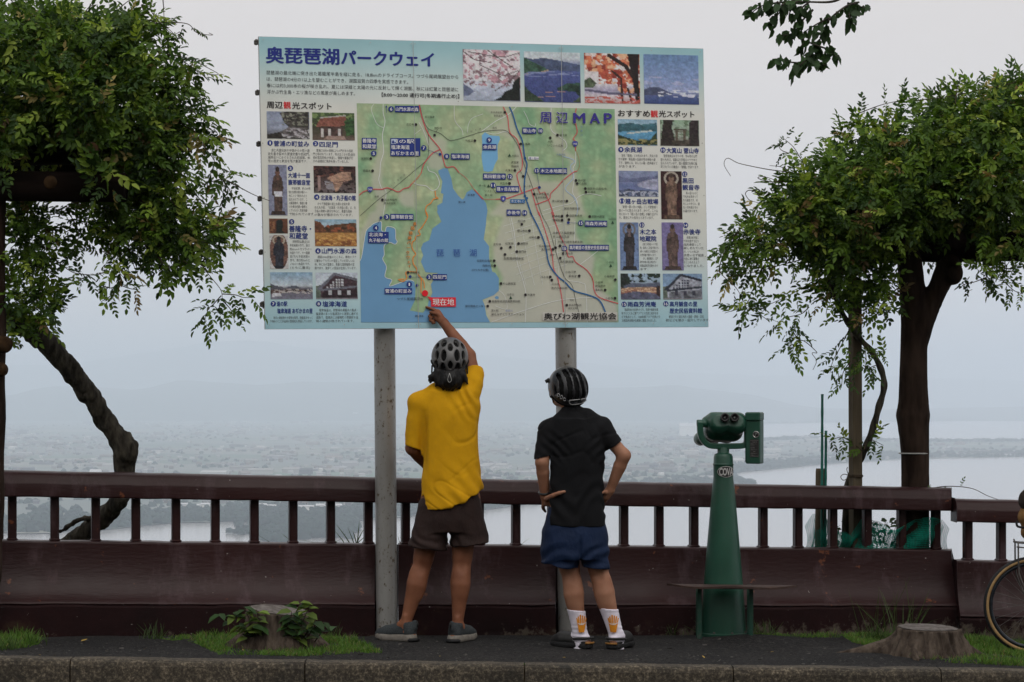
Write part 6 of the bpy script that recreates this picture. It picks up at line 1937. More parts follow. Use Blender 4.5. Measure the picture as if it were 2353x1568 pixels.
# shorts
lo, hi = bounds([B(1230, 1150), B(1412, 1325), B(1320, 1200, -.2), B(1320, 1200, .2)], .03)
FH = Field(lo, hi, .005)
FH.stack([(Z2(1165), X2(1321), D2, .150, .11), (Z2(1205), X2(1321), D2, .172, .126), (Z2(1250), X2(1320), D2, .182, .135), (Z2(1285), X2(1320), D2, .178, .125)], k=.03)
chain(FH, [B(1286, 1230), B(1288, 1270), B(1287, 1318)], [.102, .108, .114], .025)
chain(FH, [B(1356, 1230), B(1362, 1270), B(1366, 1318)], [.098, .092, .084], .025)
FH.func(lambda X, Y, Z: np.interp(X, [X2(1230), X2(1242), X2(1285), X2(1333), X2(1337), X2(1400), X2(1412)], [Z2(1291), Z2(1293), Z2(1303), Z2(1307), Z2(1304), Z2(1307), Z2(1303)]) - Z)
FH.func(lambda X, Y, Z: -np.maximum(np.abs(X - X2(1335)) - .004 * np.clip((Z2(1285) - Z) / .03, 0, 2), Z - Z2(1285)))
def folds_d(v, n):
    x, y, z = v[:, 0], v[:, 1], v[:, 2]
    d = .008 * vnoise(x * 12, y * 8, z * 8, 6) + .005 * np.sin(z * 70 - x * 30 + 5 * vnoise(x * 8, y * 8, z * 8, 3)) * np.clip((Z2(1230) - z) / .1, .2, 1)
    return d - .012 * np.clip(1 - np.abs(x - X2(1333)) / .012, 0, 1) * np.clip((Z2(1225) - z) / .05, 0, 1)
FH.mesh('shorts', M['navy'], pb, 2, folds_d)
# short hair under the helmet
lo, hi = bounds([hc - Vector((.13, .13, .16)), hc + Vector((.13, .13, .12))], .01)
FR = Field(lo, hi, .0045)
Rn2 = np.array(Rh2)
FR.ell(hc + Rh2 @ Vector((0, -.022, -.005)), (.082, .083, .085), Rn2, .01)
FR.ell(hc + Rh2 @ Vector((0, -.05, -.05)), (.062, .045, .045), Rn2, .02)
FR.mesh('hair', M['hair'], pb, 1, lambda v, n: .003 * vnoise(v[:, 0] * 110, v[:, 1] * 110, v[:, 2] * 14))
hm2, w2 = helmet(pb, hc + Vector((.004, -.008, .014)), rotm(math.radians(22), math.radians(20), math.radians(-5)), (.112, .142, .118), 'b')
# rear reflector bar and lettering
def on_shell(px, py, lift=.002):
    """helmet surface under the direction (px, py)"""
    o = EYE; r = (B(px, py) - EYE).normalized()
    R = rotm(math.radians(22), math.radians(20), math.radians(-5)); c = hc + Vector((.004, -.008, .014))
    ro = R.transposed() @ (o - c); rd = R.transposed() @ r
    dm = Vector((.112 + lift, .142 + lift, .118 + lift))
    a_ = Vector((ro.x / dm.x, ro.y / dm.y, ro.z / dm.z)); b_ = Vector((rd.x / dm.x, rd.y / dm.y, rd.z / dm.z))
    qa, qb, qc = b_.dot(b_), 2 * a_.dot(b_), a_.dot(a_) - 1
    ds = qb * qb - 4 * qa * qc
    t = (-qb - math.sqrt(max(ds, 0))) / (2 * qa)
    return o + r * t
g = MB()
q = lambda cx, cy: ((1280 + cx / 3.408) * .9191, (880 + cy / 3.408) * .9191)
bar = [q(*p) for p in ((488, 414), (560, 408), (628, 398), (634, 412), (610, 434), (560, 446), (510, 450), (490, 440), (488, 414))]
g.tube([on_shell(*p, .003) for p in bar], .0022, 6, False)
g.build('reflector_bar', M['grey_print'], hm2, True)
def ring_letters(letters, mat, name):
    g = MB()
    for pts in letters:
        P = [on_shell(*q(*p), .003) for p in pts]
        g.tube([Vector(p) for p in spline(P, 3)] if len(P) > 2 else P, .0017, 6)
    return g.build(name, mat, hm2, True)
ring_letters([[(388, 378), (386, 362), (396, 356), (406, 366), (404, 380), (390, 380)], [(388, 366), (384, 392)],
              [(414, 376), (424, 372), (432, 386), (424, 398), (412, 394), (414, 376)],
              [(456, 400), (444, 392), (436, 402), (442, 416), (456, 414)]], M['grey_print'], 'lettering')
g = MB(); g.tube([B(1264, 893, -.01), B(1267, 905, -.01), B(1272, 925, .0)], .006, 6); g.build('strap', M['ochre'], hm2, True)
g = MB(); p = hc + rotm(math.radians(34), math.radians(17), 0) @ Vector((-.095, .075, .03)); g.tube([p + Vector((-.012, 0, -.006)), p + Vector((.012, 0, .008))], [.010, .012], 8); g.build('lamp', M['rubber'], hm2, True)
# glasses
gl = MB()
wv = lambda x, y, z: hc + Rh2 @ (Vector((x, y, z)) * .97)
for sx in (-1, 1):
    gl.torus(wv(sx * .033, .102, .0), .021, .0022, Rh2 @ Vector((0, 1, 0)), 20, 6)
    gl.tube([wv(sx * .054, .100, .005), wv(sx * .078, .05, .004), wv(sx * .080, .0, .0)], .0022, 6)
gl.tube([wv(-.012, .104, .004), wv(.012, .104, .004)], .0022, 6)
gl.build('glasses', M['white_plastic'], pb, True)
# watch
g = MB()
ax_ = (eL - wL).normalized(); cw = wL + ax_ * .022
g.torus(cw, .031, .007, ax_, 28, 8); sd_ = ax_.cross(Vector((0, 1, 0))).normalized()
g.lathe([(.001, -.006), (.017, -.006), (.019, 0), (.016, .006), (.001, .006)], cw + sd_ * -.034 + Vector((0, -.008, 0)), 16, R=(sd_ * -1).to_track_quat('Z', 'Y').to_matrix())
g.build('watch', M['watch'], pb, True)
# socks
FRIES_W = []
def sock(ank, kne, top_q, name='sock'):
    top = B(*top_q)
    lo_, hi_ = bounds([ank - Vector((.2, .12, .10)), top + Vector((.12, .22, .06))], .02)
    Fk = Field(lo_, hi_, .004)
    m = kne.lerp(ank, .5)
    m2 = kne.lerp(ank, .68)
    chain(Fk, [kne.lerp(ank, .35) + Vector((0, -.012, 0)), m2, ank, ank + Vector((0, -.005, -.075))], [.062, .0475, .040, .042], .02)
    Fk.cone(ank + Vector((0, -.026, .05)), ank + Vector((0, -.03, -.04)), .013, .020, .018)
    t_ = Vector((tl2 if ank is anL else tr2)); g0 = G(ank.x, D2)
    h_ = Vector((ank.x, ank.y, g0 + .052)) - t_ * .034; b_ = Vector((ank.x, ank.y, g0 + .034)) + t_ * .14
    Fk.cone(ank, h_, .035, .027, .02); Fk.cone(h_, b_, .026, .030, .02); Fk.cone(ank, b_, .038, .032, .02)
    Fk.plane(top, (.10, 0, 1))
    return Fk.mesh(name, M['sock'], pb, 2, lambda v, n: .0016 * np.sin(v[:, 2] * 260) * np.clip(vnoise(v[:, 0] * 20, v[:, 1] * 20, v[:, 2] * 20) + .3, 0, 1))
def fries(sk, ox, sc, ank, kne, tilt):
    """fries-carton print: x, y in the enlarged crop of the photograph, wrapped round the sock"""
    qq = lambda cx, cy: ((920 + cx / 3.268) * .9191, (1240 + cy / 3.268) * .9191)
    ax_ = (kne - ank)
    def on(px, py, lift=.0012):
        # nearest point in front of the shin axis on the sock's round
        r = (B(px, py) - EYE).normalized()
        z = EYE.z + r.z / r.y * (D2)
        t = (z - ank.z) / ax_.z
        c = ank + ax_ * t
        rad = float(np.interp(t, [-.1, 0, .32, .65], [.0445, .0425, .0495, .064])) + lift
        x = EYE.x + r.x / r.y * D2
        dx = max(min((x - c.x) / rad, .97), -.97)
        yb = c.y - .004 - rad * math.sqrt(1 - dx * dx) - .012
        return Vector((c.x + dx * rad, yb, z))
    def patch(poly, mat, name, lift):
        # fine grid clipped to the outline
        xs0, xs1 = min(p[0] for p in poly), max(p[0] for p in poly); ys0, ys1 = min(p[1] for p in poly), max(p[1] for p in poly)
        nx, ny = 40, 50
        gx = np.linspace(xs0, xs1, nx); gy = np.linspace(ys0, ys1, ny)
        V = []; Fc = []
        for y in gy:
            for x in gx: V.append(tuple(on(*qq(x, y), lift)))
        mx, my = np.meshgrid((gx[:-1] + gx[1:]) / 2, (gy[:-1] + gy[1:]) / 2)
        ins = inpoly(mx, my, poly)
        for j in range(ny - 1):
            for i in range(nx - 1):
                if ins[j, i]: a = j * nx + i; Fc.append((a, a + nx, a + nx + 1, a + 1))
        return link(name, mesh_np(name, np.array(V), Fc), mat, sk, True)
    T = lambda pts: [(ox + x * sc, y) for x, y in pts]
    carton = T([(-38, 1030), (-14, 1046), (10, 1048), (40, 1032), (24, 1108), (-22, 1108)])
    o1 = patch(carton, M['sock_print'], 'fries_print', .0015)
    for pts in ([(-46, 992), (-36, 990), (-24, 1030), (-36, 1032)], [(-34, 980), (-22, 976), (-16, 1036), (-26, 1036)], [(-16, 966), (-2, 966), (-2, 1042), (-14, 1042)], [(4, 970), (16, 972), (10, 1042), (2, 1042)], [(22, 976), (34, 978), (24, 1036), (14, 1036)], [(38, 990), (48, 994), (38, 1030), (28, 1030)]):
        patch(T(pts), M['sock_print'], 'fries_print', .0016)
    cu = bpy.data.curves.new('t', 'FONT'); cu.body = 'YUMMY'; cu.offset = .02; cu.resolution_u = 2
    o = bpy.data.objects.new('t', cu); C.objects.link(o); bpy.context.view_layer.update()
    me = o.evaluated_get(bpy.context.evaluated_depsgraph_get()).to_mesh()
    vs = np.array([v.co[:2] for v in me.vertices]); fs = [tuple(p.vertices) for p in me.polygons]
    o.to_mesh_clear(); bpy.data.objects.remove(o); bpy.data.curves.remove(cu)
    vs[:, 0] = (vs[:, 0] - vs[:, 0].min()) / np.ptp(vs[:, 0]) - .5
    vs[:, 1] = (vs[:, 1] - .35)
    V = [tuple(on(*qq(ox + a * 52 * sc, 1040 - b * 22), .0034)) for a, b in vs]
    link('lettering', mesh_np('lettering', np.array(V), fs), M['sock_word'], sk)
s1 = sock(anL, knL, (1312, 1401)); s2 = sock(anR, knR, (1404, 1399))
fries(s1, 1742, .95, anL, knL, 0); fries(s2, 2000, 1.0, anR, knR, 0)
shoe(pb, anL, (-.80, .60), G(anL.x, D2), .285, True, .047)
shoe(pb, anR, (.45, .89), G(anR.x, D2), .28, True, .047)

# ------------------------------------------------------------------ leaves
def leaflet(base, d, n, L, W, fold=.25, curl=.15):
    """six points of one folded leaf: base, left x2, tip, right x2"""
    d = d / np.linalg.norm(d); s = np.cross(n, d); s /= np.linalg.norm(s) + 1e-9
    n2 = np.cross(d, s)
    P = lambda l, w, h: base + d * (l * L) + s * (w * W) + n2 * (h * L)
    return [P(0, 0, 0), P(.28, .5, fold * .30), P(.68, .40, fold * .25 - curl * .3), P(1, 0, -curl), P(.68, -.40, fold * .25 - curl * .3), P(.28, -.5, fold * .30)]
def leaf_template(pairs, seed, lw=.44):
    r = np.random.RandomState(seed)
    V, T = [], []
    sp = 1.0 / (pairs + .4)
    for i in range(pairs):
        t = sp * (i + .55)
        for sx in (-1, 1):
            if r.rand() < .10: continue
            L = .33 * (1 - .30 * abs(t - .5)) * r.uniform(.72, 1.2)
            d = np.array([sx * r.uniform(.6, 1.0), .55 + .35 * t + r.normal(0, .16), -.2 + r.normal(0, .28)])
            V += leaflet(np.array([0, t, -.16 * t * t]), d, np.array([r.normal(0, .45), r.normal(0, .3), 1.0]), L, L * lw * r.uniform(.8, 1.25)); T += [i * 2 + (sx > 0)] * 6
    L = .33
    V += leaflet(np.array([0, 1, -.16]), np.array([0, 1, -.3]), np.array([0, .2, 1.0]), L, L * lw); T += [99] * 6
    V += [np.array(q) for q in ((-.006, 0, 0), (.006, 0, 0), (.004, .5, -.04), (-.004, .5, -.04), (-.003, 1, -.16), (.003, 1, -.16))]; T += [98] * 6
    n = len(V) // 6
    Q = []
    for i in range(n - 1): b = i * 6; Q += [(b, b + 1, b + 2, b + 3), (b, b + 3, b + 4, b + 5)]
    b = (n - 1) * 6; Q += [(b, b + 1, b + 2, b + 3), (b + 3, b + 2, b + 5, b + 4)]
    return np.array(V), np.array(Q), np.array(T)
WIST = [leaf_template(5, 1), leaf_template(6, 2), leaf_template(5, 3, .50), leaf_template(4, 4, .52), leaf_template(6, 5, .42), leaf_template(5, 6, .46), leaf_template(4, 7, .5), leaf_template(5, 8, .44), leaf_template(3, 9, .5)]
SIMPLE = [(np.array(leaflet(np.zeros(3), np.array([0, 1, -.1]), np.array([0, .1, 1.0]), 1.0, .62, .3, .2)), np.array([(0, 1, 2, 3), (0, 3, 4, 5)]), np.zeros(6, int)),
          (np.array(leaflet(np.zeros(3), np.array([0, 1, -.1]), np.array([0, .1, 1.0]), 1.0, .52, .15, .35)), np.array([(0, 1, 2, 3), (0, 3, 4, 5)]), np.zeros(6, int))]
class Leaves:
    def __init__(self): self.V, self.Q, self.C, self.n = [], [], [], 0
    def add(self, tmpl, pos, d, up, scale, col):
        d = np.array(d, float); d /= np.linalg.norm(d) + 1e-9
        up = np.array(up, float); s = np.cross(d, up)
        if np.linalg.norm(s) < 1e-3: s = np.cross(d, np.array([.3, .9, .2]))
        s /= np.linalg.norm(s); u = np.cross(s, d)
        V, Q, T = tmpl
        v = np.array(pos) + scale * (V[:, :1] * s + V[:, 1:2] * d + V[:, 2:3] * u)
        j = NR.uniform(.78, 1.2, 101)
        self.V.append(v); self.Q.append(Q + self.n); self.n += len(v)
        self.C.append(np.array(col)[None] * j[T][:, None])
    def build(self, name, mat, parent=None):
        return link(name, mesh_np(name, np.concatenate(self.V), np.concatenate(self.Q), np.concatenate(self.C)), mat, parent)
LEAF_COLS = [((.040, .080, .008), 5), ((.062, .116, .010), 5), ((.100, .160, .016), 3.2), ((.19, .25, .034), 1.6), ((.022, .050, .008), 4.5), ((.16, .11, .04), .2), ((.22, .18, .06), .3), ((.10, .07, .032), .1)]
_w = np.array([c[1] for c in LEAF_COLS]); _w = _w / _w.sum()
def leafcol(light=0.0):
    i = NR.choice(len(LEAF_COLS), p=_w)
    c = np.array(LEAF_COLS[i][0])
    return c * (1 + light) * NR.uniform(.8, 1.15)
def crown(lv, px, py, d, rx, ry, rd, n, size=.17, out=.6, droop=.25, light=0.0, patch=8.0, void=None):
    """n compound leaves through an ellipsoid of foliage"""
    c = np.array(U(px, py, d)); r = np.array([rx * d / F, rd, ry * d / F])
    k = 0
    while k < n:
        q = NR.normal(0, 1, 3); q /= np.linalg.norm(q)
        rr = NR.rand() ** .45
        p = c + q * r * rr
        if fbm(p[0] * patch, p[2] * patch, p[1] * patch, 2, 17) < -.13 and NR.rand() < .92: continue
        if void is not None:
            ix, iy = CX + p[0] * F / p[1], HY - (p[2] - CZ) * F / p[1]
            if void[0] < ix < void[2] and void[1] + 14 * math.sin(ix / 23.0) < iy < void[3] and p[1] < void[4]:
                if NR.rand() < .96: continue
        dr = q * out + NR.normal(0, .65, 3) + np.array([0, -.1, .22])
        dr[1] -= .15
        up = np.array([0, -.75, 1]) + q * .5 + NR.normal(0, .35, 3)
        lv.add(WIST[NR.randint(0, 9)], p, dr, up, size * NR.uniform(.7, 1.25), leafcol(light * (q[2] * .5 + .5)))  # light from above painted into leaf colour: upper leaves lighter
        k += 1
def spray(lv, stems, pts, d, n, size=.15, r=.0034, leaf=True, t0=0.0, t1=1.0, hang=.4, dd=0.0):
    """a thin stem along pts (frame directions) with leaves set alternately on it"""
    P = [np.array(U(p[0], p[1], d + dd * i / max(len(pts) - 1, 1) + (.04 * math.sin(i * 2.1)))) for i, p in enumerate(pts)]
    P = [Vector(p) for p in spline(P, 7)]
    stems.tube(P, [r * (1 - .55 * i / len(P)) for i in range(len(P))], 5)
    if not leaf: return
    for k in range(n):
        t = t0 + (t1 - t0) * (k + .5) / n
        i = min(int(t * (len(P) - 1)), len(P) - 2)
        p = P[i]; tg = (P[i + 1] - P[i]).normalized()
        s = tg.cross(Vector((0, -1, .2))).normalized() * (1 if k % 2 else -1)
        dr = tg * .5 + s * .8 + Vector((NR.normal(0, .25), NR.normal(0, .35), -hang + NR.normal(0, .15)))
        lv.add(WIST[NR.randint(0, 9)], p, dr, np.array([NR.normal(0, .3), -.5, 1]), size * NR.uniform(.7, 1.15), leafcol(.1))
M['stem'] = mat_noise('vine_stem', (.035, .024, .015), (.075, .055, .035), 60, .8, .2, .3, .002)
M['bark'] = mat_noise('vine_bark', (.014, .012, .009), (.075, .066, .050), 26, .9, .2, .9, .012, stretch=(1, 1, .35), bscale=60)
M['log'] = mat_noise('mock_log', (.012, .007, .005), (.040, .026, .019), 14, .95, .10, .6, .006, stretch=(1, 1, .25), bscale=45)
M['log_h'] = mat_noise('mock_log_beam', (.004, .0026, .002), (.010, .0065, .005), 14, 1.0, .04, .6, .006, stretch=(.25, 1, 1), bscale=45)  # darker copy of the log tone: canopy shade put into the beam colour
M['cut_end'] = mat_noise('log_end', (.022, .012, .006), (.045, .026, .012), 26, .95, .08, .3, .003)

# ------------------------------------------------------------------ left arbour and wisteria
arb = empty('pergola', U(-30, 1490, 13.5))
tag(arb, 'dark mock-log pergola beams under the wisteria beside the blue map board title', 'pergola')
g = MB(); pts = [U(-14, 380, 13.5), U(-13.5, 760, 13.5), U(-15, 1000, 13.5), U(-20, 1240, 13.5), U(-30, 1390, 13.5), U(-44, 1500, 13.5)]
P = [Vector(p) for p in spline(pts, 6)]
g.tube(P, [.064 + .004 * math.sin(i * 1.3) for i in range(len(P))], 20); g.build('post', M['log'], arb, True)
g = MB()
for (px, py, r) in ((4, 792, .048), (-4, 850, .04)): g.lathe([(.001, -.03), (r * .8, -.03), (r, -.018), (r, .03), (r * .86, .045), (.001, .047)], U(px, py, 13.44), 20, R=Vector((.75, -.6, .0)).to_track_quat('Z', 'Y').to_matrix())
g.build('knob', M['cut_end'], arb, True)
def log(p, q, r, parent, n=20, mat=None, name='beam'):
    g = MB(); P = [Vector(p).lerp(Vector(q), t) for t in np.linspace(0, 1, 24)]
    g.tube(P, [r * (1 + .05 * float(vnoise(i * .7, r * 90))) for i in range(24)], n)
    return g.build(name, mat or M['log_h'], parent, True)
log(U(-700, 420, 13.42), U(289, 431, 13.42), .084, arb)
log(U(-700, 355, 13.95), U(262, 352, 13.95), .07, arb)
log(U(-700, 372, 14.6), U(240, 372, 14.6), .08, arb)
for px in (-260, -140, -20, 212): log(U(px, 345, 13.25), U(px + 12, 365, 15.1), .045, arb)
log(U(-14, 420, 15.0), U(-14, 1500, 15.0), .06, arb, mat=M['log'], name='post')
for (px, py, r) in ((117, 420, .036), (212, 343, .034)):
    g = MB(); g.lathe([(.001, 0), (r, 0), (r * 1.06, .012), (r * .9, .02), (.001, .022)], U(px, py, 13.35 if py > 400 else 13.2), 18, R=Vector((0, -1, 0)).to_track_quat('Z', 'Y').to_matrix()); g.build('log_end', M['cut_end'], arb, True)

wis = empty('wisteria', U(280, 1300, 14.5))
tag(wis, 'big wisteria with a bare leaning knotted trunk and trailing sprays beside the pergola', 'vine')
tp_ = [(-40, 700, 13.75), (20, 735, 13.8), (66, 752, 13.9), (110, 790, 14.0), (160, 848, 14.1), (205, 905, 14.2), (240, 960, 14.3), (268, 1000, 14.35), (287, 1030, 14.38), (286, 1055, 14.4), (284, 1090, 14.42), (276, 1145, 14.45), (232, 1195, 14.5), (170, 1243, 14.55), (110, 1290, 14.65), (40, 1350, 14.8)]
rr_ = [1.12 * r for r in [.062, .060, .060, .057, .053, .050, .048, .050, .066, .060, .052, .050, .047, .046, .05, .06]]
pts = [U(*p) for p in tp_]
lo, hi = bounds(pts, .14)
FT = Field(lo, hi, .0075)
chain(FT, pts, rr_, .02)
for i, (a, b) in enumerate(zip(pts[:-1], pts[1:])):            # a second strand twisting round the first
    def off(p, k): return p + Vector((math.cos(k * .55 + .6), -.6 - .4 * math.sin(k * .5), math.sin(k * .55 + .6))) * .030
    FT.cone(off(a, i), off(b, i + 1), .030, .028, .012)
kn = U(289, 1028, 14.36)
for dx, dz, r in ((.012, .0, .062), (-.02, .03, .05), (.02, -.04, .05), (-.035, -.035, .035), (.0, .05, .045)): FT.ell(kn + Vector((dx, -.01, dz)), (r, r * .9, r), None, .02)
FT.cone(U(270, 1040, 14.36), U(258, 1048, 14.34), .012, .005, .008)
FT.cone(U(218, 1188, 14.48), U(180, 1195, 14.46), .020, .016, .01); FT.cone(U(180, 1195, 14.46), U(138, 1222, 14.45), .016, .010, .01)
FT.cone(U(236, 1190, 14.46), U(250, 1182, 14.44), .02, .006, .008)
FT.mesh('trunk', M['bark'], wis, 1, lambda v, n:   .011 * fbm(v[:, 0] * 22, v[:, 1] * 22, v[:, 2] * 9, 4, 3) + .009 * vnoise(v[:, 0] * 45, v[:, 1] * 45, v[:, 2] * 14, 6))
lv, st = Leaves(), MB()
for b in ((60, 130, 13.8, 130, 95, .55, 330), (180, 120, 13.7, 120, 75, .5, 280), (290, 130, 13.7, 80, 75, .4, 170), (90, 235, 13.6, 170, 90, .5, 430), (230, 245, 13.6, 140, 95, .5, 390), (350, 210, 13.7, 85, 70, .4, 190), (395, 190, 13.7, 45, 28, .3, 45),
          (330, 320, 13.75, 110, 75, .4, 260), (400, 280, 13.75, 50, 45, .3, 80), (300, 400, 13.8, 95, 70, .35, 210), (390, 380, 13.8, 50, 60, .3, 70), (340, 480, 13.8, 90, 50, .3, 160), (410, 530, 13.8, 95, 55, .3, 190), (330, 545, 13.8, 90, 50, .3, 130), (465, 540, 13.8, 45, 18, .25, 40),
          (400, 590, 13.8, 60, 26, .25, 45), (240, 500, 13.8, 80, 32, .3, 85), (225, 540, 13.8, 40, 45, .25, 40), (60, 560, 13.7, 70, 75, .3, 130), (100, 530, 13.75, 50, 60, .3, 60), (50, 490, 13.7, 60, 30, .3, 60), (55, 705, 13.75, 75, 58, .28, 150), (30, 775, 13.7, 30, 22, .15, 14), (95, 720, 13.75, 45, 40, .2, 50),
          (70, 60, 13.9, 70, 45, .4, 110), (150, 70, 13.85, 60, 35, .4, 70), (300, 70, 13.8, 60, 35, .3, 60), (20, 300, 13.5, 50, 40, .2, 60), (10, 360, 13.4, 35, 50, .15, 30), (-120, 220, 13.7, 160, 180, .6, 500), (180, 300, 14.2, 170, 60, .3, 160), (60, 330, 14.6, 130, 60, .3, 120), (180, 340, 14.6, 90, 50, .3, 90)):
    b = list(b); b[6] = int(b[6] * (.58 if b[0] > 345 else (.72 if b[1] > 440 else 1.12)))
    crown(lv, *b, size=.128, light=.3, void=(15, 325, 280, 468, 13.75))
crown(lv, 235, 425, 13.28, 60, 35, .06, 16, size=.15); crown(lv, 205, 330, 13.3, 40, 22, .06, 12, size=.15)
for pts, n, kw in (([(300, 62), (340, 58), (374, 52), (430, 55), (453, 76), (488, 81), (480, 76)], 7, dict(t1=.62, size=.12)), ([(340, 140), (355, 133), (396, 127), (443, 139), (475, 155), (502, 171), (475, 171)], 6, dict(t1=.55, size=.10)), ([(389, 253), (443, 310), (475, 345), (494, 373), (503, 408), (522, 415)], 9, {}),
                   ([(364, 380), (408, 424), (459, 491)], 5, {}), ([(203, 250), (204, 270), (206, 317), (222, 396), (256, 494)], 8, dict(size=.15)), ([(263, 479), (275, 568), (275, 659)], 6, {}), ([(275, 655), (255, 662), (240, 660), (222, 668)], 4, dict(size=.11)), ([(275, 655), (300, 664), (318, 666)], 4, dict(size=.11)), ([(268, 670), (252, 682), (232, 694)], 1, dict(size=.1)),
                   ([(288, 523), (301, 593), (329, 658)], 6, dict(t1=.7)), ([(421, 482), (440, 568), (475, 625), (507, 666), (510, 691)], 4, dict(t1=.4)), ([(508, 680), (490, 700), (478, 712), (470, 740)], 7, dict(size=.14)), ([(510, 676), (540, 678), (560, 684), (582, 684)], 6, dict(size=.13)), ([(510, 690), (530, 712), (540, 742)], 5, dict(size=.11)),
                   ([(73, 482), (111, 574), (158, 621), (196, 631), (234, 628), (272, 590)], 9, dict(t0=.35, size=.13)), ([(196, 637), (160, 655), (130, 668), (118, 672)], 4, dict(size=.09)), ([(519, 538), (541, 552), (554, 571)], 0, {}), ([(100, 676), (85, 690), (116, 622)], 0, {}), ([(198, 35), (200, 22), (212, 13), (225, 16), (238, 30)], 0, {}), ([(275, 19), (288, 8), (303, -3)], 0, {}), ([(374, -3), (376, 20), (377, 46)], 0, {}),
                   ([(145, 26), (148, 12), (149, -4)], 0, {}), ([(310, 44), (330, 28), (325, 14), (335, 12)], 0, {}), ([(335, 26), (348, 40), (350, 44)], 0, {}), ([(385, 108), (410, 88), (414, 74), (405, 78)], 0, {}), ([(410, 88), (420, 90), (428, 102)], 0, {}), ([(110, 108), (170, 98), (220, 110), (290, 160), (300, 172)], 0, {}), ([(160, 240), (190, 252), (200, 270)], 0, {}),
                   ([(522, 415), (560, 436), (588, 450), (620, 462)], 0, dict(dd=-.05)), ([(500, 385), (525, 395), (552, 405)], 5, dict(size=.11)), ([(505, 412), (480, 420), (462, 426)], 5, dict(size=.12)), ([(510, 412), (525, 432), (535, 456)], 5, dict(size=.12)), ([(480, 320), (498, 330), (495, 362)], 0, {}), ([(450, 232), (472, 252), (488, 254)], 3, dict(size=.08)), ([(430, 160), (455, 165), (475, 182)], 5, dict(size=.12)), ([(440, 190), (470, 220), (455, 235)], 5, dict(size=.12)), ([(470, 300), (500, 318), (505, 305)], 6, dict(size=.13)),
                   ([(350, 30), (372, 60), (390, 88)], 4, dict(size=.11)), ([(20, -5), (50, 30), (65, 60)], 4, {}), ([(330, 180), (390, 215), (450, 262), (482, 290)], 15, {}), ([(340, 250), (400, 275), (450, 305), (500, 330)], 15, {}), ([(300, 300), (370, 345), (410, 385), (440, 450)], 15, {}), ([(290, 380), (350, 420), (400, 470), (430, 520)], 14, {}), ([(320, 460), (400, 500), (470, 525), (530, 520)], 16, {}), ([(340, 510), (420, 545), (480, 560), (505, 575)], 14, {}),
                   ([(280, 60), (330, 45), (380, 62), (410, 90)], 8, dict(size=.11)), ([(300, 110), (360, 118), (420, 140), (455, 172)], 13, {}), ([(240, 480), (270, 540), (260, 600), (285, 640)], 10, {}), ([(330, 520), (350, 570), (380, 610), (410, 625)], 11, {}), ([(150, 480), (180, 530), (172, 580)], 8, {}), ([(60, 600), (100, 620), (140, 640)], 7, {}), ([(420, 600), (452, 620), (485, 628)], 4, dict(size=.10, t0=.4)), ([(366, 560), (372, 610), (390, 640)], 6, dict(size=.13)), ([(330, 560), (355, 590), (380, 590)], 4, dict(size=.11)), ([(395, 400), (420, 470), (440, 560)], 5, {})):
    spray(lv, st, pts, 13.62, n, **kw)
lv.build('foliage', M['foliage'], wis); st.build('stem', M['stem'], wis, True)

# ------------------------------------------------------------------ right arbour and wisteria
DR = 15.42
arb2 = empty('pergola', U(2101, 1470, DR))
tag(arb2, 'mock-log pergola with one thick forked post and beam rising behind the railing end', 'pergola')
lo, hi = bounds([U(2020, 520, DR - .25), U(2230, 1560, DR + .25)], .06)
FP = Field(lo, hi, .011)
chain(FP, [U(2102, 1560, DR), U(2103, 1100, DR), U(2103, 1040, DR), U(2099, 985, DR), U(2098, 955, DR), U(2099, 925, DR), U(2099, 850, DR), U(2101, 760, DR), U(2099, 700, DR), U(2090, 600, DR), U(2088, 540, DR)], [.087, .089, .089, .096, .108, .095, .088, .086, .084, .08, .08], .02)
chain(FP, [U(2108, 775, DR), U(2135, 705, DR), U(2162, 650, DR), U(2180, 600, DR)], [.072, .066, .064, .07], .03)
FP.ell(U(2189, 628, DR - .04), (.062, .075, .076), None, .012)
FP.mesh('post', M['log'], arb2, 1, lambda v, n: .004 * vnoise(v[:, 0] * 60, v[:, 1] * 60, v[:, 2] * 5))
log(U(1985, 572, DR + .02), U(2900, 566, DR + .02), .088, arb2); log(U(1990, 545, DR + .7), U(2900, 530, DR + .7), .08, arb2)
for px in (2060, 2200, 2330, 2460): log(U(px, 552, DR - .5), U(px - 6, 548, DR + 1.2), .055, arb2)
log(U(2600, 560, DR), U(2600, 1560, DR), .09, arb2, mat=M['log'], name='post')
g = MB(); p = U(2100, 1042, DR); g.torus(p, .0925, .005, Vector((0, 0, 1)), 32, 6); g.build('tied_band', M['pale_cord'], arb2, True)

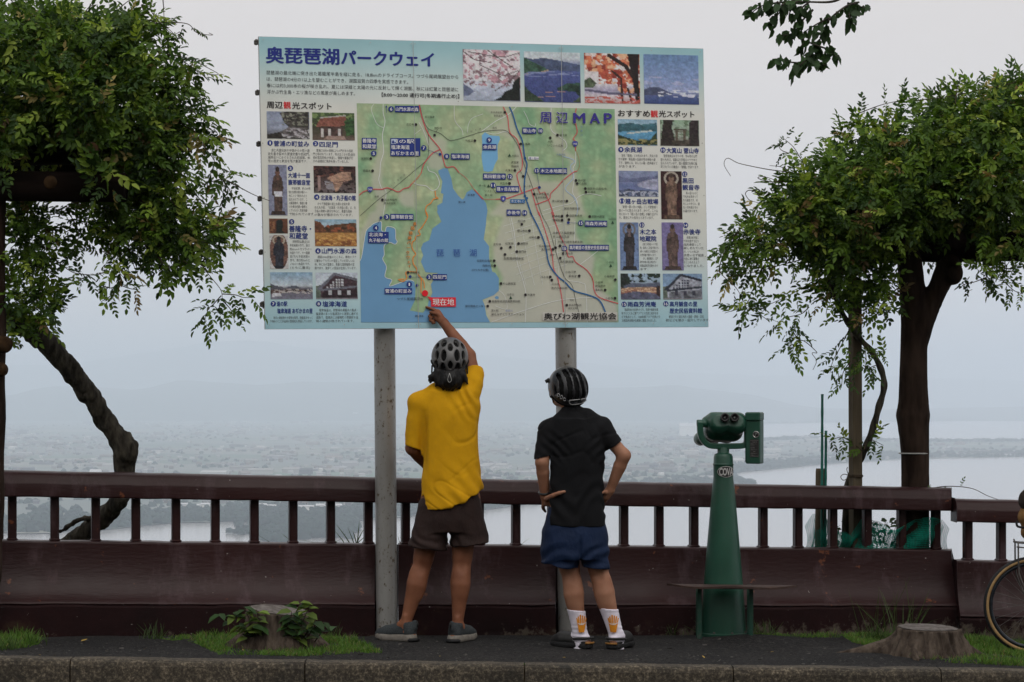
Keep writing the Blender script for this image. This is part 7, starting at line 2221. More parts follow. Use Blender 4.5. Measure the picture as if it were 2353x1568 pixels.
wis2 = empty('wisteria', U(1966, 1300, 15.35))
tag(wis2, 'dense dome-shaped wisteria spreading over the pergola behind the telescope', 'vine')
lv, st = Leaves(), MB()
for b in ((2010, 400, 15.3, 130, 110, .5, 420), (2120, 340, 15.3, 140, 100, .55, 430), (2250, 310, 15.4, 130, 100, .6, 430), (2330, 280, 15.4, 70, 90, .5, 200), (1890, 460, 15.2, 115, 90, .45, 360), (1800, 510, 15.2, 85, 75, .4, 210), (1960, 500, 15.1, 160, 85, .5, 460), (2120, 450, 15.1, 170, 90, .5, 480), (2280, 430, 15.1, 120, 100, .5, 380),
          (1750, 560, 15.2, 70, 45, .35, 110), (1840, 560, 15.2, 80, 45, .35, 130), (1930, 580, 15.2, 70, 60, .35, 170), (1960, 640, 15.2, 60, 60, .3, 130), (1905, 680, 15.2, 45, 38, .25, 60), (2010, 620, 15.2, 60, 55, .3, 120), (2030, 690, 15.25, 30, 38, .2, 36), (1965, 715, 15.2, 34, 26, .2, 30), (1720, 600, 15.2, 50, 24, .25, 40), (2080, 560, 15.1, 70, 40, .25, 70), (2300, 540, 15.0, 60, 55, .25, 70), (2260, 620, 15.0, 45, 26, .2, 26), (2330, 650, 15.0, 30, 25, .2, 14),
          (2330, 220, 15.4, 40, 40, .4, 45), (2440, 380, 15.3, 120, 170, .6, 320), (2060, 500, 15.9, 160, 45, .3, 150), (2250, 500, 15.9, 150, 45, .3, 140), (2150, 560, 15.7, 110, 30, .3, 70)):
    b = list(b); b[6] = int(b[6] * (.6 if b[1] > 590 else (.66 if b[0] < 1850 else 1.2)))
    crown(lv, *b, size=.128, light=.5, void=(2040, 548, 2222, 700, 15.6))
for pts, n, kw in (([(1840, 404), (1810, 396), (1767, 390), (1730, 383), (1696, 375), (1672, 364), (1664, 379), (1679, 405)], 0, {}), ([(1815, 400), (1805, 388), (1790, 383), (1768, 381)], 0, {}), ([(1800, 417), (1770, 418), (1742, 410), (1752, 406), (1775, 412), (1790, 420)], 0, {}), ([(1745, 452), (1735, 440), (1720, 438), (1713, 446), (1722, 460), (1738, 465), (1744, 466)], 0, {}),
                   ([(1848, 380), (1840, 365), (1823, 338), (1800, 318)], 8, dict(size=.12, hang=.0)), ([(1810, 352), (1795, 345), (1788, 334)], 2, dict(size=.08)), ([(1883, 586), (1810, 605), (1748, 622), (1684, 634), (1656, 616)], 14, dict(size=.14)), ([(1755, 610), (1728, 670), (1712, 702), (1665, 720)], 10, dict(size=.14)), ([(1712, 702), (1718, 720), (1700, 740), (1697, 770)], 2, dict(size=.09, t1=.4)), ([(1720, 705), (1745, 722), (1766, 738)], 3, dict(size=.09)),
                   ([(1880, 640), (1830, 670), (1790, 690), (1745, 710)], 12, dict(size=.14)), ([(1859, 706), (1840, 722), (1800, 732), (1792, 745)], 6, dict(size=.13)), ([(1827, 738), (1823, 770), (1815, 806)], 9, dict(size=.13)), ([(1824, 765), (1835, 780), (1851, 786), (1877, 810), (1866, 812), (1876, 830), (1868, 850)], 3, dict(size=.09, t1=.35)), ([(1696, 536), (1675, 560), (1660, 590)], 5, {}), ([(1700, 530), (1686, 545), (1690, 570)], 6, dict(size=.12)),
                   ([(1660, 590), (1655, 625), (1690, 660), (1702, 680)], 5, dict(size=.10)), ([(1955, 750), (1930, 800), (1914, 830), (1907, 858)], 9, dict(size=.13)), ([(1955, 830), (1938, 855), (1934, 888)], 6, dict(size=.12)), ([(2010, 815), (2030, 806), (2037, 802)], 4, dict(size=.11)), ([(1985, 790), (1990, 820), (1988, 850)], 7, dict(size=.12)), ([(2012, 840), (1995, 850), (2006, 876)], 4, dict(size=.10)), ([(1980, 1035), (1955, 1015), (1930, 1005), (1905, 1016)], 7, dict(size=.13, hang=.1)), ([(1985, 1035), (1995, 1010), (2010, 1014), (2030, 1024)], 6, dict(size=.11, hang=.1)),
                   ([(2350, 500), (2340, 545), (2320, 600), (2290, 640)], 10, dict(size=.15)), ([(2270, 636), (2240, 648), (2214, 655), (2220, 668), (2234, 666)], 3, dict(size=.11, t1=.5)), ([(2340, 420), (2366, 500), (2320, 545), (2250, 545), (2230, 560)], 0, {}), ([(2010, 370), (2060, 345), (2150, 342), (2190, 350)], 0, {}), ([(2195, 240), (2200, 200), (2208, 178)], 0, {}), ([(1985, 262), (1988, 245), (1996, 240)], 0, {}), ([(2310, 650), (2330, 668), (2350, 676)], 4, dict(size=.11)),
                   ([(2120, 1128), (2170, 1118), (2230, 1122), (2270, 1140), (2300, 1150)], 3, dict(size=.05, t1=.5)), ([(1975, 260), (2030, 240), (2090, 228)], 5, dict(size=.12, hang=-.2)), ([(2100, 232), (2180, 222), (2260, 205)], 7, dict(size=.12, hang=-.2)), ([(2290, 200), (2330, 190), (2352, 175)], 5, dict(size=.12, hang=-.2))):
    spray(lv, st, pts, 15.05 if pts[0][1] < 1000 else 15.3, n, **kw)
lv.build('foliage', M['foliage'], wis2); st.build('stem', M['stem'], wis2, True)
g = MB()
P = [Vector(p) for p in spline([U(1900, 640, 15.2), U(1922, 690, 15.25), U(1937, 722, 15.26), U(1955, 752, 15.27), U(1979, 782, 15.3), U(2007, 814, 15.32), U(2027, 857, 15.33), U(2031, 893, 15.33), U(2019, 937, 15.33), U(2007, 981, 15.34), U(1991, 1025, 15.35), U(1978, 1052, 15.40), U(1960, 1085, 15.42), U(1948, 1120, 15.42), U(1944, 1200, 15.44), U(1942, 1420, 15.5)], 6)]
g.tube(P, [.013 + .005 * math.sin(i * .5) ** 2 + .00012 * i for i in range(len(P))], 9); g.build('trunk', M['bark'], wis2, True)

# square wooden support post tied to the vine
M['timber'] = mat_noise('weathered_timber', (.055, .042, .026), (.10, .08, .052), 18, .85, .2, .4, .003, stretch=(1, 1, .12), bscale=70)
po = empty('support_post', U(1966, 1500, 15.36))
tag(po, 'slim square wooden post with string tied round it, between telescope and forked log post', 'post')
g = MB(); a, b = U(1967, 1560, 15.36), U(1964.5, 640, 15.36)
g.box((a + b) / 2, (.066, .066, (b - a).length), rotm(.35, 0, -.003), .004); g.build('shaft', M['timber'], po)
g = MB()
for k in range(3): g.torus(U(1966, 1096 - k * 2.2, 15.36), .046, .0028, Vector((.02 * k, .03, 1)), 24, 5)
P = [Vector(p) for p in spline([U(1953, 1094, 15.30), U(1940, 1090, 15.29), U(1932, 1096, 15.29), U(1938, 1104, 15.29), U(1950, 1097, 15.30), U(1946, 1080, 15.3), U(1948, 1074, 15.3)], 5)]
g.tube(P, .0026, 5); g.build('string', M['stem'], po, True)
M['green_stake'] = mat_noise('green_plastic_coat', (.004, .10, .075), (.008, .13, .10), 30, .4, .5, .1, .001)
for (x0, y0, x1, y1, lb) in ((1889.5, 906, 1887.5, 1120, 'tall thin green garden stake tied beside a short wooden stub'), (1898, 990, 1894.5, 1120, 'shorter thin green garden stake beside the tall one')):
    g = MB(); P = [U(x0, y0, 15.32).lerp(U(x1, 1450, 15.32), t) for t in np.linspace(0, 1, 40)]
    g.tube(P, [.0082 + (.0012 if i % 3 == 0 else 0) for i in range(40)], 10)
    o = g.build('garden_stake', M['green_stake'], None, True); tag(o, lb, 'stake', 'green stakes behind the railing')
g = MB(); P = [U(1886, 1077, 15.38), U(1886, 1085, 15.38), U(1885.5, 1150, 15.38), U(1885, 1230, 15.38), U(1884, 1450, 15.38)]
g.tube(P, [.030, .033, .033, .034, .035], 14); tag(g.build('wooden_stub', M['timber'], None, True), 'short round wooden stub standing behind the railing below the green stakes', 'post')

# green netting and the shrub inside it
M['net'] = mat_noise('green_netting', (.004, .20, .14), (.012, .28, .20), 20, .8, .1, 0)
def net_sheet(fn, nu, nv, name, parent):
    V, Fc = [], []
    for j in range(nv + 1):
        for i in range(nu + 1): V.append(tuple(fn(i / nu, j / nv)))
    for j in range(nv):
        for i in range(nu): a = j * (nu + 1) + i; Fc.append((a, a + 1, a + nu + 2, a + nu + 1))
    o = link(name, mesh_np(name, np.array(V), Fc), M['net'], parent)
    w = o.modifiers.new('strands', 'WIREFRAME'); w.thickness = .0034; w.use_even_offset = False; w.use_boundary = True
    return o
net = empty('netting', U(2010, 1400, 15.4))
tag(net, 'green plastic netting draped round stakes behind the railing end', 'netting')
def nf(u, v):
    px = 1850 + 330 * u
    top = float(np.interp(u, [0, .05, .12, .22, .30, .38, .5, .6, .75, .88, .95, 1], [1210, 1182, 1185, 1222, 1232, 1192, 1200, 1222, 1195, 1190, 1196, 1216]))
    bot = 1300
    py = top + (bot - top) * v
    d = 15.36 - .10 * math.sin(u * math.pi) + .06 * math.sin(u * 19 + v * 4) + .03 * math.sin(v * 11 + u * 7)
    return U(px + 6 * math.sin(v * 5 + u * 3), py, d)
net_sheet(nf, 96, 26, 'front_sheet', net)
net_sheet(lambda u, v: nf(.03 + u * .62, v * .9 + .08) + Vector((.02, .05, .02 * math.sin(u * 22))), 60, 22, 'folded_sheet', net)
net_sheet(lambda u, v: nf(.66 + .33 * u, v) + Vector((-.02, .06 + .04 * math.sin(u * 6), 0)), 40, 24, 'side_sheet', net)
sh = empty('shrub', U(2010, 1420, 15.5))
tag(sh, 'dark leafy shrub inside the green netting behind the railing', 'shrub')
lv, st = Leaves(), MB()
for k in range(420):
    px, py = NR.uniform(1900, 2120), NR.uniform(1192, 1330)
    if NR.rand() > .45 + .5 * (py - 1192) / 100: continue
    lv.add(SIMPLE[k % 2], U(px, py, 15.55 + NR.normal(0, .10)), NR.normal(0, 1, 3) + np.array([0, 0, -.4]), np.array([0, -.6, 1]) + NR.normal(0, .4, 3), NR.uniform(.035, .06), np.array((.022, .045, .014)) * NR.uniform(.7, 1.6))
for k in range(16):
    x = NR.uniform(1915, 2110); st.tube([U(x, 1330, 15.55), U(x + NR.normal(0, 8), 1260, 15.55), U(x + NR.normal(0, 16), 1200, 15.55)], [.004, .003, .002], 5)
lv.build('foliage', M['foliage'], sh); st.build('stem', M['stem'], sh)

# ------------------------------------------------------------------ tree whose branch hangs into the top of the picture
tr = empty('cherry_tree', (4.6, 10.2, gz(4.6)))
tag(tr, 'leafy twig with drooping oval leaves hanging in from a tree above the board corner', 'tree')
DB = 11.2
wood, lv = MB(), Leaves()
base = Vector((4.6, 10.2, gz(4.6) - .2))
P = [Vector(p) for p in spline([base, base + Vector((-.05, .05, 1.4)), base + Vector((.1, 0, 2.8)), base + Vector((-.1, .1, 4.4)), base + Vector((.1, .2, 6.2))], 8)]
wood.tube(P, [.17 - .10 * i / len(P) for i in range(len(P))], 14)
limb = [P[18], P[18] + Vector((-.6, .3, .55)), U(2200, -260, DB), U(2060, -120, DB), U(1960, -30, DB), U(1920, 2, DB), U(1862, 5, DB), U(1815, 3, DB)]
LP = [Vector(p) for p in spline(limb, 7)]
wood.tube(LP, [.03 * (1 - i / len(LP)) ** 2 + .0035 for i in range(len(LP))], 9)
SPC = lambda x, y: (1636 + x * .3751, y * .3751)
twigs = [[(900, 15), (820, 40), (720, 120), (690, 190), (640, 280), (600, 350), (540, 400), (500, 430)], [(640, 280), (700, 300), (740, 330), (770, 350)], [(590, 350), (640, 390), (700, 400)], [(560, 390), (470, 380), (400, 360)], [(620, 60), (560, 120), (500, 200), (430, 220)], [(480, 12), (430, 30), (400, 80), (350, 140)], [(480, 12), (380, 20), (300, 40), (230, 90)],
         [(830, 20), (900, 40), (960, 55)], [(720, 110), (640, 150), (560, 200)], [(520, 12), (480, 70), (470, 120)], [(850, 20), (840, 80), (850, 120)], [(600, 10), (540, 60), (520, 110)], [(640, 280), (580, 260), (530, 300)], [(400, 10), (420, 60), (390, 110)]]
for tw in twigs:
    pts = [U(*SPC(*p), DB + .05 * math.sin(i * 1.7 + tw[0][0])) for i, p in enumerate(tw)]
    Q = [Vector(p) for p in spline(pts, 5)]
    wood.tube(Q, [.005 * (1 - .6 * i / len(Q)) for i in range(len(Q))], 6)
    Ltot = sum((b - a).length for a, b in zip(Q[:-1], Q[1:]))
    for k in range(max(int(Ltot / .011), 6)):
        p = Q[NR.randint(0, len(Q))]
        dr = NR.normal(0, .55, 3) + np.array([0, -.1, -.75])
        c = np.array((.030, .062, .022)) * NR.uniform(.7, 1.5)
        lv.add(SIMPLE[NR.randint(0, 2)], p + Vector(NR.normal(0, .012, 3)), dr, np.array([NR.normal(0, .8), -1, .5]), NR.uniform(.042, .062), c)
for k in range(2600):                                        # the rest of its crown, above and to the side
    q = NR.normal(0, 1, 3); q /= np.linalg.norm(q)
    p = np.array(base) + np.array([.2, .2, 6.0]) + q * np.array([1.9, 1.9, 1.5]) * NR.rand() ** .4
    y0 = (p[0] * F / p[1] + CX, HY - (p[2] - CZ) * F / p[1])
    if -60 < y0[1] and y0[0] < 2420: continue
    lv.add(SIMPLE[k % 2], p, q + NR.normal(0, .5, 3) + np.array([0, 0, -.6]), np.array([0, -.3, 1]) + NR.normal(0, .4, 3), NR.uniform(.06, .1), np.array((.022, .045, .014)) * NR.uniform(.7, 1.5))
for k in range(7):
    a = k * .9; wood.tube([P[20 + k], P[20 + k] + Vector((math.cos(a) * .8, math.sin(a) * .8, .6)), P[20 + k] + Vector((math.cos(a) * 1.5, math.sin(a) * 1.5, .9))], [.04, .02, .008], 7)
wood.build('trunk', M['bark'], tr, True); lv.build('crown', M['foliage'], tr)

# ------------------------------------------------------------------ coin telescope
DT = 14.42
M['green_enamel'] = mat_noise('green_enamel', (.008, .058, .034), (.0105, .072, .043), 7, .30, .5, .10, .002, bscale=60)
def worn_enamel():
    m, nt, b = new_mat('worn_green_enamel')
    n = tex_noise(nt, 5.0, 6, .6)
    c = ramp2(nt, n.outputs[0], [(.3, (.006, .044, .026)), (.7, (.0105, .068, .041))]).outputs['Color']
    f = tex_noise(nt, 38.0, 6, .65)
    c = mixc(nt, ramp2(nt, f.outputs[0], [(.69, (0, 0, 0)), (.71, (1, 1, 1))]).outputs['Color'], c, (.045, .035, .028))
    d = tex_noise(nt, 9.0, 7, .7, stretch=(1, 1, .3))
    c = mixc(nt, ramp2(nt, d.outputs[0], [(.55, (0, 0, 0)), (.75, (.6, .6, .6))]).outputs['Color'], c, (.030, .055, .042))
    nt.links.new(c, b.inputs['Base Color'])
    r = nt.nodes.new('ShaderNodeMapRange'); r.inputs['To Min'].default_value = .22; r.inputs['To Max'].default_value = .55
    nt.links.new(d.outputs[0], r.inputs['Value']); nt.links.new(r.outputs[0], b.inputs['Roughness'])
    bump(nt, b, f.outputs[0], .12, .003)
    return m
M['green_enamel'] = worn_enamel()
M['dark_green'] = mat_noise('chipped_green', (.007, .045, .028), (.05, .06, .05), 26, .5, .4, .1, .002, lo=.5, hi=.72)
M['eye_rubber'] = mat_noise('eyecup_rubber', (.010, .009, .009), (.02, .018, .018), 50, .5, .4, .05, .001)
M['chrome'] = mat_noise('worn_chrome', (.35, .35, .34), (.5, .5, .49), 30, .25, .5, .03, .001, metallic=.9)
M['black_plate'] = mat_noise('black_plate', (.010, .009, .009), (.02, .018, .018), 30, .45, .5, .05, .001)
M['plate_text'] = mat_noise('plate_lettering', (.20, .19, .18), (.26, .25, .24), 30, .6, .3, 0)
M['badge_text'] = mat_noise('badge_lettering', (.40, .39, .38), (.48, .47, .46), 30, .5, .4, 0)
def T_(cx, cy, dd=0.0): return U(1507.3 + cx * .387, 900.7 + cy * .387, DT + dd)
tel = empty('coin_telescope', T_(405, 1470))
tag(tel, 'green coin-operated twin-eyepiece telescope on a flared pedestal behind a step plate', 'telescope')
ax = T_(400, 0); zq = lambda cy: T_(0, cy).z
prof = [(.142, zq(1490)), (.140, zq(1440)), (.128, zq(1280)), (.115, zq(1120)), (.101, zq(950)), (.079, zq(700)), (.066, zq(560)), (.0605, zq(520)), (.0595, zq(505)), (.0600, zq(436)), (.0625, zq(434)), (.0625, zq(428)), (.0590, zq(425)), (.0575, zq(388)), (.052, zq(370)), (.036, zq(364)), (.035, zq(330))]
g = MB(); fine = [tuple(p) for p in prof]
g.lathe(fine, (ax.x, DT, 0), 40); pd = g.build('pedestal', M['green_enamel'], tel, True); add_bevel(pd, .002, 2)
g = MB(); zb_ = G(ax.x, DT) - .01
g.lathe([(.150, zb_), (.150, zb_ + .03), (.146, zb_ + .034), (.12, zb_ + .036)], (ax.x, DT, 0), 36); fl = g.build('base_flange', M['green_enamel'], tel)
for k in range(8):
    a = k * math.pi / 4 + .3; g = MB(); g.lathe([(.008, 0), (.008, .010), (.004, .012)], (ax.x + .139 * math.cos(a), DT + .139 * math.sin(a), zb_ + .034), 6); g.build('bolt', M['steel'], fl)
# badge on the neck
def on_col(cx, cy, lift=.0015):
    z = zq(cy); r = float(np.interp(-cy, [-p for p in (520, 505, 436)][::1], [.0605, .0595, .060])) + lift
    x = T_(cx, 0).x; dx = max(min((x - ax.x) / r, .985), -.985)
    return Vector((ax.x + dx * r, DT - r * math.sqrt(1 - dx * dx), z))
def patch_fn(fn, inside, x0, x1, y0, y1, nx, ny, mat, name, parent):
    gx = np.linspace(x0, x1, nx); gy = np.linspace(y0, y1, ny)
    V = [tuple(fn(x, y)) for y in gy for x in gx]; Fc = []
    for j in range(ny - 1):
        for i in range(nx - 1):
            if inside((gx[i] + gx[i + 1]) / 2, (gy[j] + gy[j + 1]) / 2): a = j * nx + i; Fc.append((a, a + nx, a + nx + 1, a + 1))
    return link(name, mesh_np(name, np.array(V), Fc), mat, parent, True)
bc = (411, 473)
patch_fn(lambda x, y: on_col(x, y, .0015), lambda x, y: ((x - bc[0]) / 51) ** 2 + ((y - bc[1]) / 33) ** 2 < 1, 358, 458, 438, 508, 60, 44, M['badge_text'], 'badge_rim', pd)
bd = patch_fn(lambda x, y: on_col(x, y, .0026), lambda x, y: ((x - bc[0]) / 48) ** 2 + ((y - bc[1]) / 30) ** 2 < 1, 358, 458, 438, 508, 60, 44, M['black_plate'], 'badge', pd)
def glyphs(s, bold=0.0, res=3):
    cu = bpy.data.curves.new('t', 'FONT'); cu.body = s; cu.offset = bold; cu.resolution_u = res
    o = bpy.data.objects.new('t', cu); C.objects.link(o); bpy.context.view_layer.update()
    me = o.evaluated_get(bpy.context.evaluated_depsgraph_get()).to_mesh()
    vs = np.array([v.co[:2] for v in me.vertices]); fs = [tuple(p.vertices) for p in me.polygons]
    o.to_mesh_clear(); bpy.data.objects.remove(o); bpy.data.curves.remove(cu)
    vs = vs - vs.min(0)
    return vs / vs.max(0), fs
vs, fs = glyphs('COVA', .03)
link('badge_lettering', mesh_np('badge_lettering', np.array([tuple(on_col(370 + a * 86, 496 - b * 46, .0052)) for a, b in vs]), fs), M['badge_text'], bd)
# yoke
g = MB()
yk = [T_(262, 178), T_(261, 215), T_(264, 250), T_(276, 283), T_(300, 308), T_(330, 321), T_(400, 323), T_(480, 322), T_(520, 318), T_(538, 300), T_(541, 250), T_(541, 190)]
P = [Vector(p) for p in spline(yk, 5)]
base_i = len(g.v)
for i, p in enumerate(P):
    t = (P[min(i + 1, len(P) - 1)] - P[max(i - 1, 0)]).normalized(); nn = Vector((-t.z, 0, t.x)); w = .017
    for sx, sy in ((-1, -1), (1, -1), (1, 1), (-1, 1)): g.v.append(p + nn * (sx * w) + Vector((0, sy * .03, 0)))
for i in range(len(P) - 1):
    for k in range(4): k2 = (k + 1) % 4; g.f.append((i * 4 + k, i * 4 + k2, i * 4 + 4 + k2, i * 4 + 4 + k))
g.f += [(3, 2, 1, 0), tuple((len(P) - 1) * 4 + k for k in range(4))]
add_bevel(g.build('yoke', M['green_enamel'], tel, False), .006, 3)
# optical head: rear housing narrowing to twin objective barrels pointing away and down to the left
lo, hi = bounds([T_(205, 100, -.12), T_(560, 360, .32)], .05)
FT = Field(lo, hi, .005)
Rt = rotm(math.radians(-4), 0, 0)
FT.cone(T_(372, 178, -.03), T_(478, 180, -.03), .055, .055, .02)
FT.cone(T_(355, 170, .0), T_(490, 172, .0), .05, .05, .02)
FT.cone(T_(350, 230, .05), T_(455, 235, .06), .062, .062, .03)
FT.cone(T_(320, 235, .15), T_(420, 245, .16), .058, .058, .03)
FT.cone(T_(372, 200, -.02), T_(330, 240, .15), .055, .056, .03); FT.cone(T_(478, 200, -.02), T_(420, 245, .15), .055, .05, .03)
FT.cone(T_(300, 175, .02), T_(345, 160, .0), .030, .045, .015)
FT.cone(T_(262, 190, 0), T_(305, 188, 0), .020, .024, .006); FT.cone(T_(500, 185, 0), T_(560, 185, 0), .028, .024, .008)
FT.plane(T_(425, 122, 0), (0, .12, 1)); FT.plane(T_(425, 180, -.075), (0, -1, .25))
hd_ = FT.mesh('head', M['green_enamel'], tel, 2)
g = MB(); g.lathe([(.001, -.02), (.019, -.02), (.021, -.012), (.021, .012), (.018, .018), (.001, .02)], T_(262, 186, 0), 20, R=Vector((1, 0, 0)).to_track_quat('Z', 'Y').to_matrix())
g.build('pivot', M['green_enamel'], tel, True)
for cx in (292, 356):
    g = MB(); g.lathe([(.001, -.07), (.036, -.07), (.038, .05), (.042, .06), (.042, .11), (.036, .112), (.034, .09), (.001, .088)], T_(cx, 268, .20), 22, R=Vector((-.18, .9, -.12)).to_track_quat('Z', 'Y').to_matrix())
    g.build('barrel', M['green_enamel'], hd_, True)
for cx in (408, 466):
    g = MB(); R_ = Vector((0, -1, .16)).to_track_quat('Z', 'Y').to_matrix()
    g.lathe([(.001, -.02), (.024, -.02), (.0255, -.004), (.0265, .022), (.0235, .028), (.0170, .026), (.0135, .010), (.001, .008)], T_(cx, 155, -.088), 26, R=R_)
    ec = g.build('eyepiece', M['eye_rubber'], hd_, True)
    g = MB(); g.lathe([(.001, 0), (.0125, 0), (.011, .003), (.001, .005)], T_(cx, 155, -.096), 18, R=R_); g.build('lens', M['lens'], ec, True)
# coin box
Rb = rotm(math.radians(-18), 0, 0)
bx = T_(586, 276, -.01)
def BX(l, s, z): return bx + Rb @ Vector((l, s, z))
g = MB(); g.box(BX(0, 0, -.02), (.088, .105, .262), Rb, .006); cb = g.build('coin_box', M['green_enamel'], tel, False)
g = MB(); g.box(BX(0, -.004, .130), (.092, .118, .052), Rb, .007); g.build('box_cap', M['green_enamel'], cb, False)
g = MB(); g.box(BX(-.0455, .0, -.015), (.003, .098, .25), Rb, .001); g.build('side_plate', M['dark_green'], cb, False)
R_ = (Rb @ Vector((0, -1, 0))).to_track_quat('Z', 'Y').to_matrix()
g = MB(); g.lathe([(.001, 0), (.0205, 0), (.0205, .004), (.018, .007), (.0165, .005), (.001, .005)], BX(.020, -.0525, .024), 26, R=R_); dl = g.build('coin_dial', M['chrome'], cb, True)
g = MB(); g.lathe([(.001, 0), (.0145, 0), (.013, .0025), (.001, .003)], BX(.020, -.0575, .024), 22, R=R_); g.build('dial_face', M['black_plate'], dl, True)
g = MB(); g.box(BX(.020, -.0610, .024), (.004, .004, .018), Rb); g.box(BX(.024, -.0610, .030), (.008, .003, .003), Rb); g.build('coin_slot', M['chrome'], dl)
g = MB(); g.box(BX(.010, -.0535, -.058), (.055, .003, .106), Rb, .001); pt_ = g.build('instruction_plate', M['black_plate'], cb)
g = MB()
for (l, z, wd_, hh) in [(0, .046, .050, .0012), (0, -.047, .050, .0012)] : g.box(BX(.010 + l, -.0556, -.058 + z), (wd_, .001, hh), Rb)
g.build('plate_border', M['plate_text'], pt_)
for k, s in enumerate(['ご利用方法', '硬貨を入れて', 'ください', '約2分間', 'ご覧になれます', '注意', '太陽を見ないで', '下さい']):
    vs, fs = glyphs(s, .0, 1); n_ = len(s)
    w_ = .0058 * n_ if n_ < 8 else .044
    V = [tuple(BX(.010 - w_ / 2 + a * w_ if k in (0, 5) else -.012 + a * w_, -.0560, -.058 + .036 - k * .0112 + (b - .5) * .0064)) for a, b in vs]
    link('plate_lettering', mesh_np('plate_lettering', np.array(V), fs), M['plate_text'], pt_)
# step plate in front of the pedestal
stp = empty('step_plate', T_(410, 1470, -.2))
tag(stp, 'thin curved rusty step plate on two flat legs in front of the telescope', 'step')
M['rusty'] = mat_noise('rusty_plate', (.026, .014, .011), (.06, .034, .026), 22, .7, .3, .3, .003)
sc_ = T_(442, 1143, -.02); zt = T_(0, 1143, -.2).z
g = MB(); top = []
for k in range(33):
    a = math.pi * k / 32
    top.append(Vector((sc_.x - .385 * math.cos(a), DT - .13 - .20 * math.sin(a), zt - .012 * (k / 32.0) + .004 * math.sin(k * .5))))
for k in range(17):
    a = math.pi * k / 16
    top.append(Vector((sc_.x + .385 * math.cos(a), DT - .125 - .02 * math.sin(a), zt - .012 * (1 - k / 16.0))))
top = [p for i, p in enumerate(top) if i not in (33, 49)]
n = len(top); g.add(top + [p - Vector((0, 0, .012)) for p in top], [tuple(range(n)), tuple(range(2 * n - 1, n - 1, -1))] + [(i, i + n, (i + 1) % n + n, (i + 1) % n) for i in range(n)])
g.build('plate', M['rusty'], stp)
for cx in (259, 565):
    p = T_(cx, 1300, -.18); zb = G(p.x, p.y) - .03
    g = MB(); g.box((p.x, p.y, (zt - .012 + zb) / 2), (.025, .010, zt - .012 - zb)); g.build('leg', M['dark_green'], stp)
    g = MB(); g.box((p.x, p.y + .12, (zt - .012 + zb) / 2), (.025, .010, zt - .014 - zb)); g.build('leg', M['dark_green'], stp)

# ------------------------------------------------------------------ tree stumps
M['stump_bark'] = mat_noise('stump_bark', (.030, .022, .017), (.105, .082, .064), 20, .95, .1, .9, .02, stretch=(1, 1, .25), bscale=50)
M['stump_top'] = mat_noise('weathered_cut', (.07, .06, .054), (.17, .152, .14), 30, .9, .1, .5, .006, bscale=70)
def stump(name, label, c, rx, ry, h, tilt, roots, seed, rim=.88):
    o = empty(name, c); tag(o, label, 'tree stump')
    lo, hi = bounds([c + Vector((-rx * 3, -ry * 2.6, -.12)), c + Vector((rx * 3, ry * 2.6, h + .12))], .02)
    Fk = Field(lo, hi, .008)
    Fk.stack([(c.z - .12, c.x, c.y, rx * 1.5, ry * 1.45), (c.z + .01, c.x, c.y, rx * 1.38, ry * 1.3), (c.z + h * .35, c.x, c.y, rx * 1.14, ry * 1.12), (c.z + h * .7, c.x, c.y, rx, ry), (c.z + h + .1, c.x, c.y, rx * .94, ry * .95)], k=.02, n=2.1)
    for (dx, dy, r0, r1) in roots: Fk.cone(c + Vector((rx * .6 * math.copysign(1, dx), dy * .3, h * .25)), c + Vector((dx, dy, -.02)), r0, r1, .05)
    nrm = Vector(tilt).normalized()
    Fk.plane(c + Vector((0, 0, h)), nrm)
    body = Fk.mesh('bark', M['stump_bark'], o, 1, lambda v, n: np.where(n @ np.array(nrm) > .8, 0, .020 * fbm(np.arctan2(v[:, 1] - c.y, v[:, 0] - c.x) * 4.5, v[:, 2] * 4, 0, 3, seed) + .011 * vnoise(np.arctan2(v[:, 1] - c.y, v[:, 0] - c.x) * 16, v[:, 2] * 9, 0, seed)))
    g = MB(); tp = []
    for k in range(40):
        a = 2 * math.pi * k / 40; w = rim + .06 * float(vnoise(k * .5, seed))
        p = c + Vector((rx * w * math.cos(a), ry * w * math.sin(a), h)); p.z -= ((p - (c + Vector((0, 0, h)))).dot(nrm)) / nrm.z - .004
        tp.append(p)
    cen = c + Vector((0, 0, h + .006))
    g.add(tp + [cen], [(k, (k + 1) % 40, 40) for k in range(40)]); g.build('cut_top', M['stump_top'], o)
    return o
c1 = U(642, 1487, 13.42); c1.z = G(c1.x, c1.y) - .01
stump('stump', 'slanted cut stump half hidden by sprouting green shoots, beside the left pole', c1, .175, .14, .205, (.10, -.12, 1), [(-.30, -.05, .06, .03), (.28, -.06, .06, .03)], 3)
c2 = U(2132, 1505, 13.72); c2.z = G(c2.x, c2.y) - .01
stump('stump', 'bare grey stump with a long surface root, in grass near the bicycle wheel', c2, .185, .15, .148, (.03, -.06, 1), [(-.42, .06, .085, .03), (-.56, .02, .05, .02), (.30, -.05, .07, .03), (-.1, -.26, .06, .02)], 8)
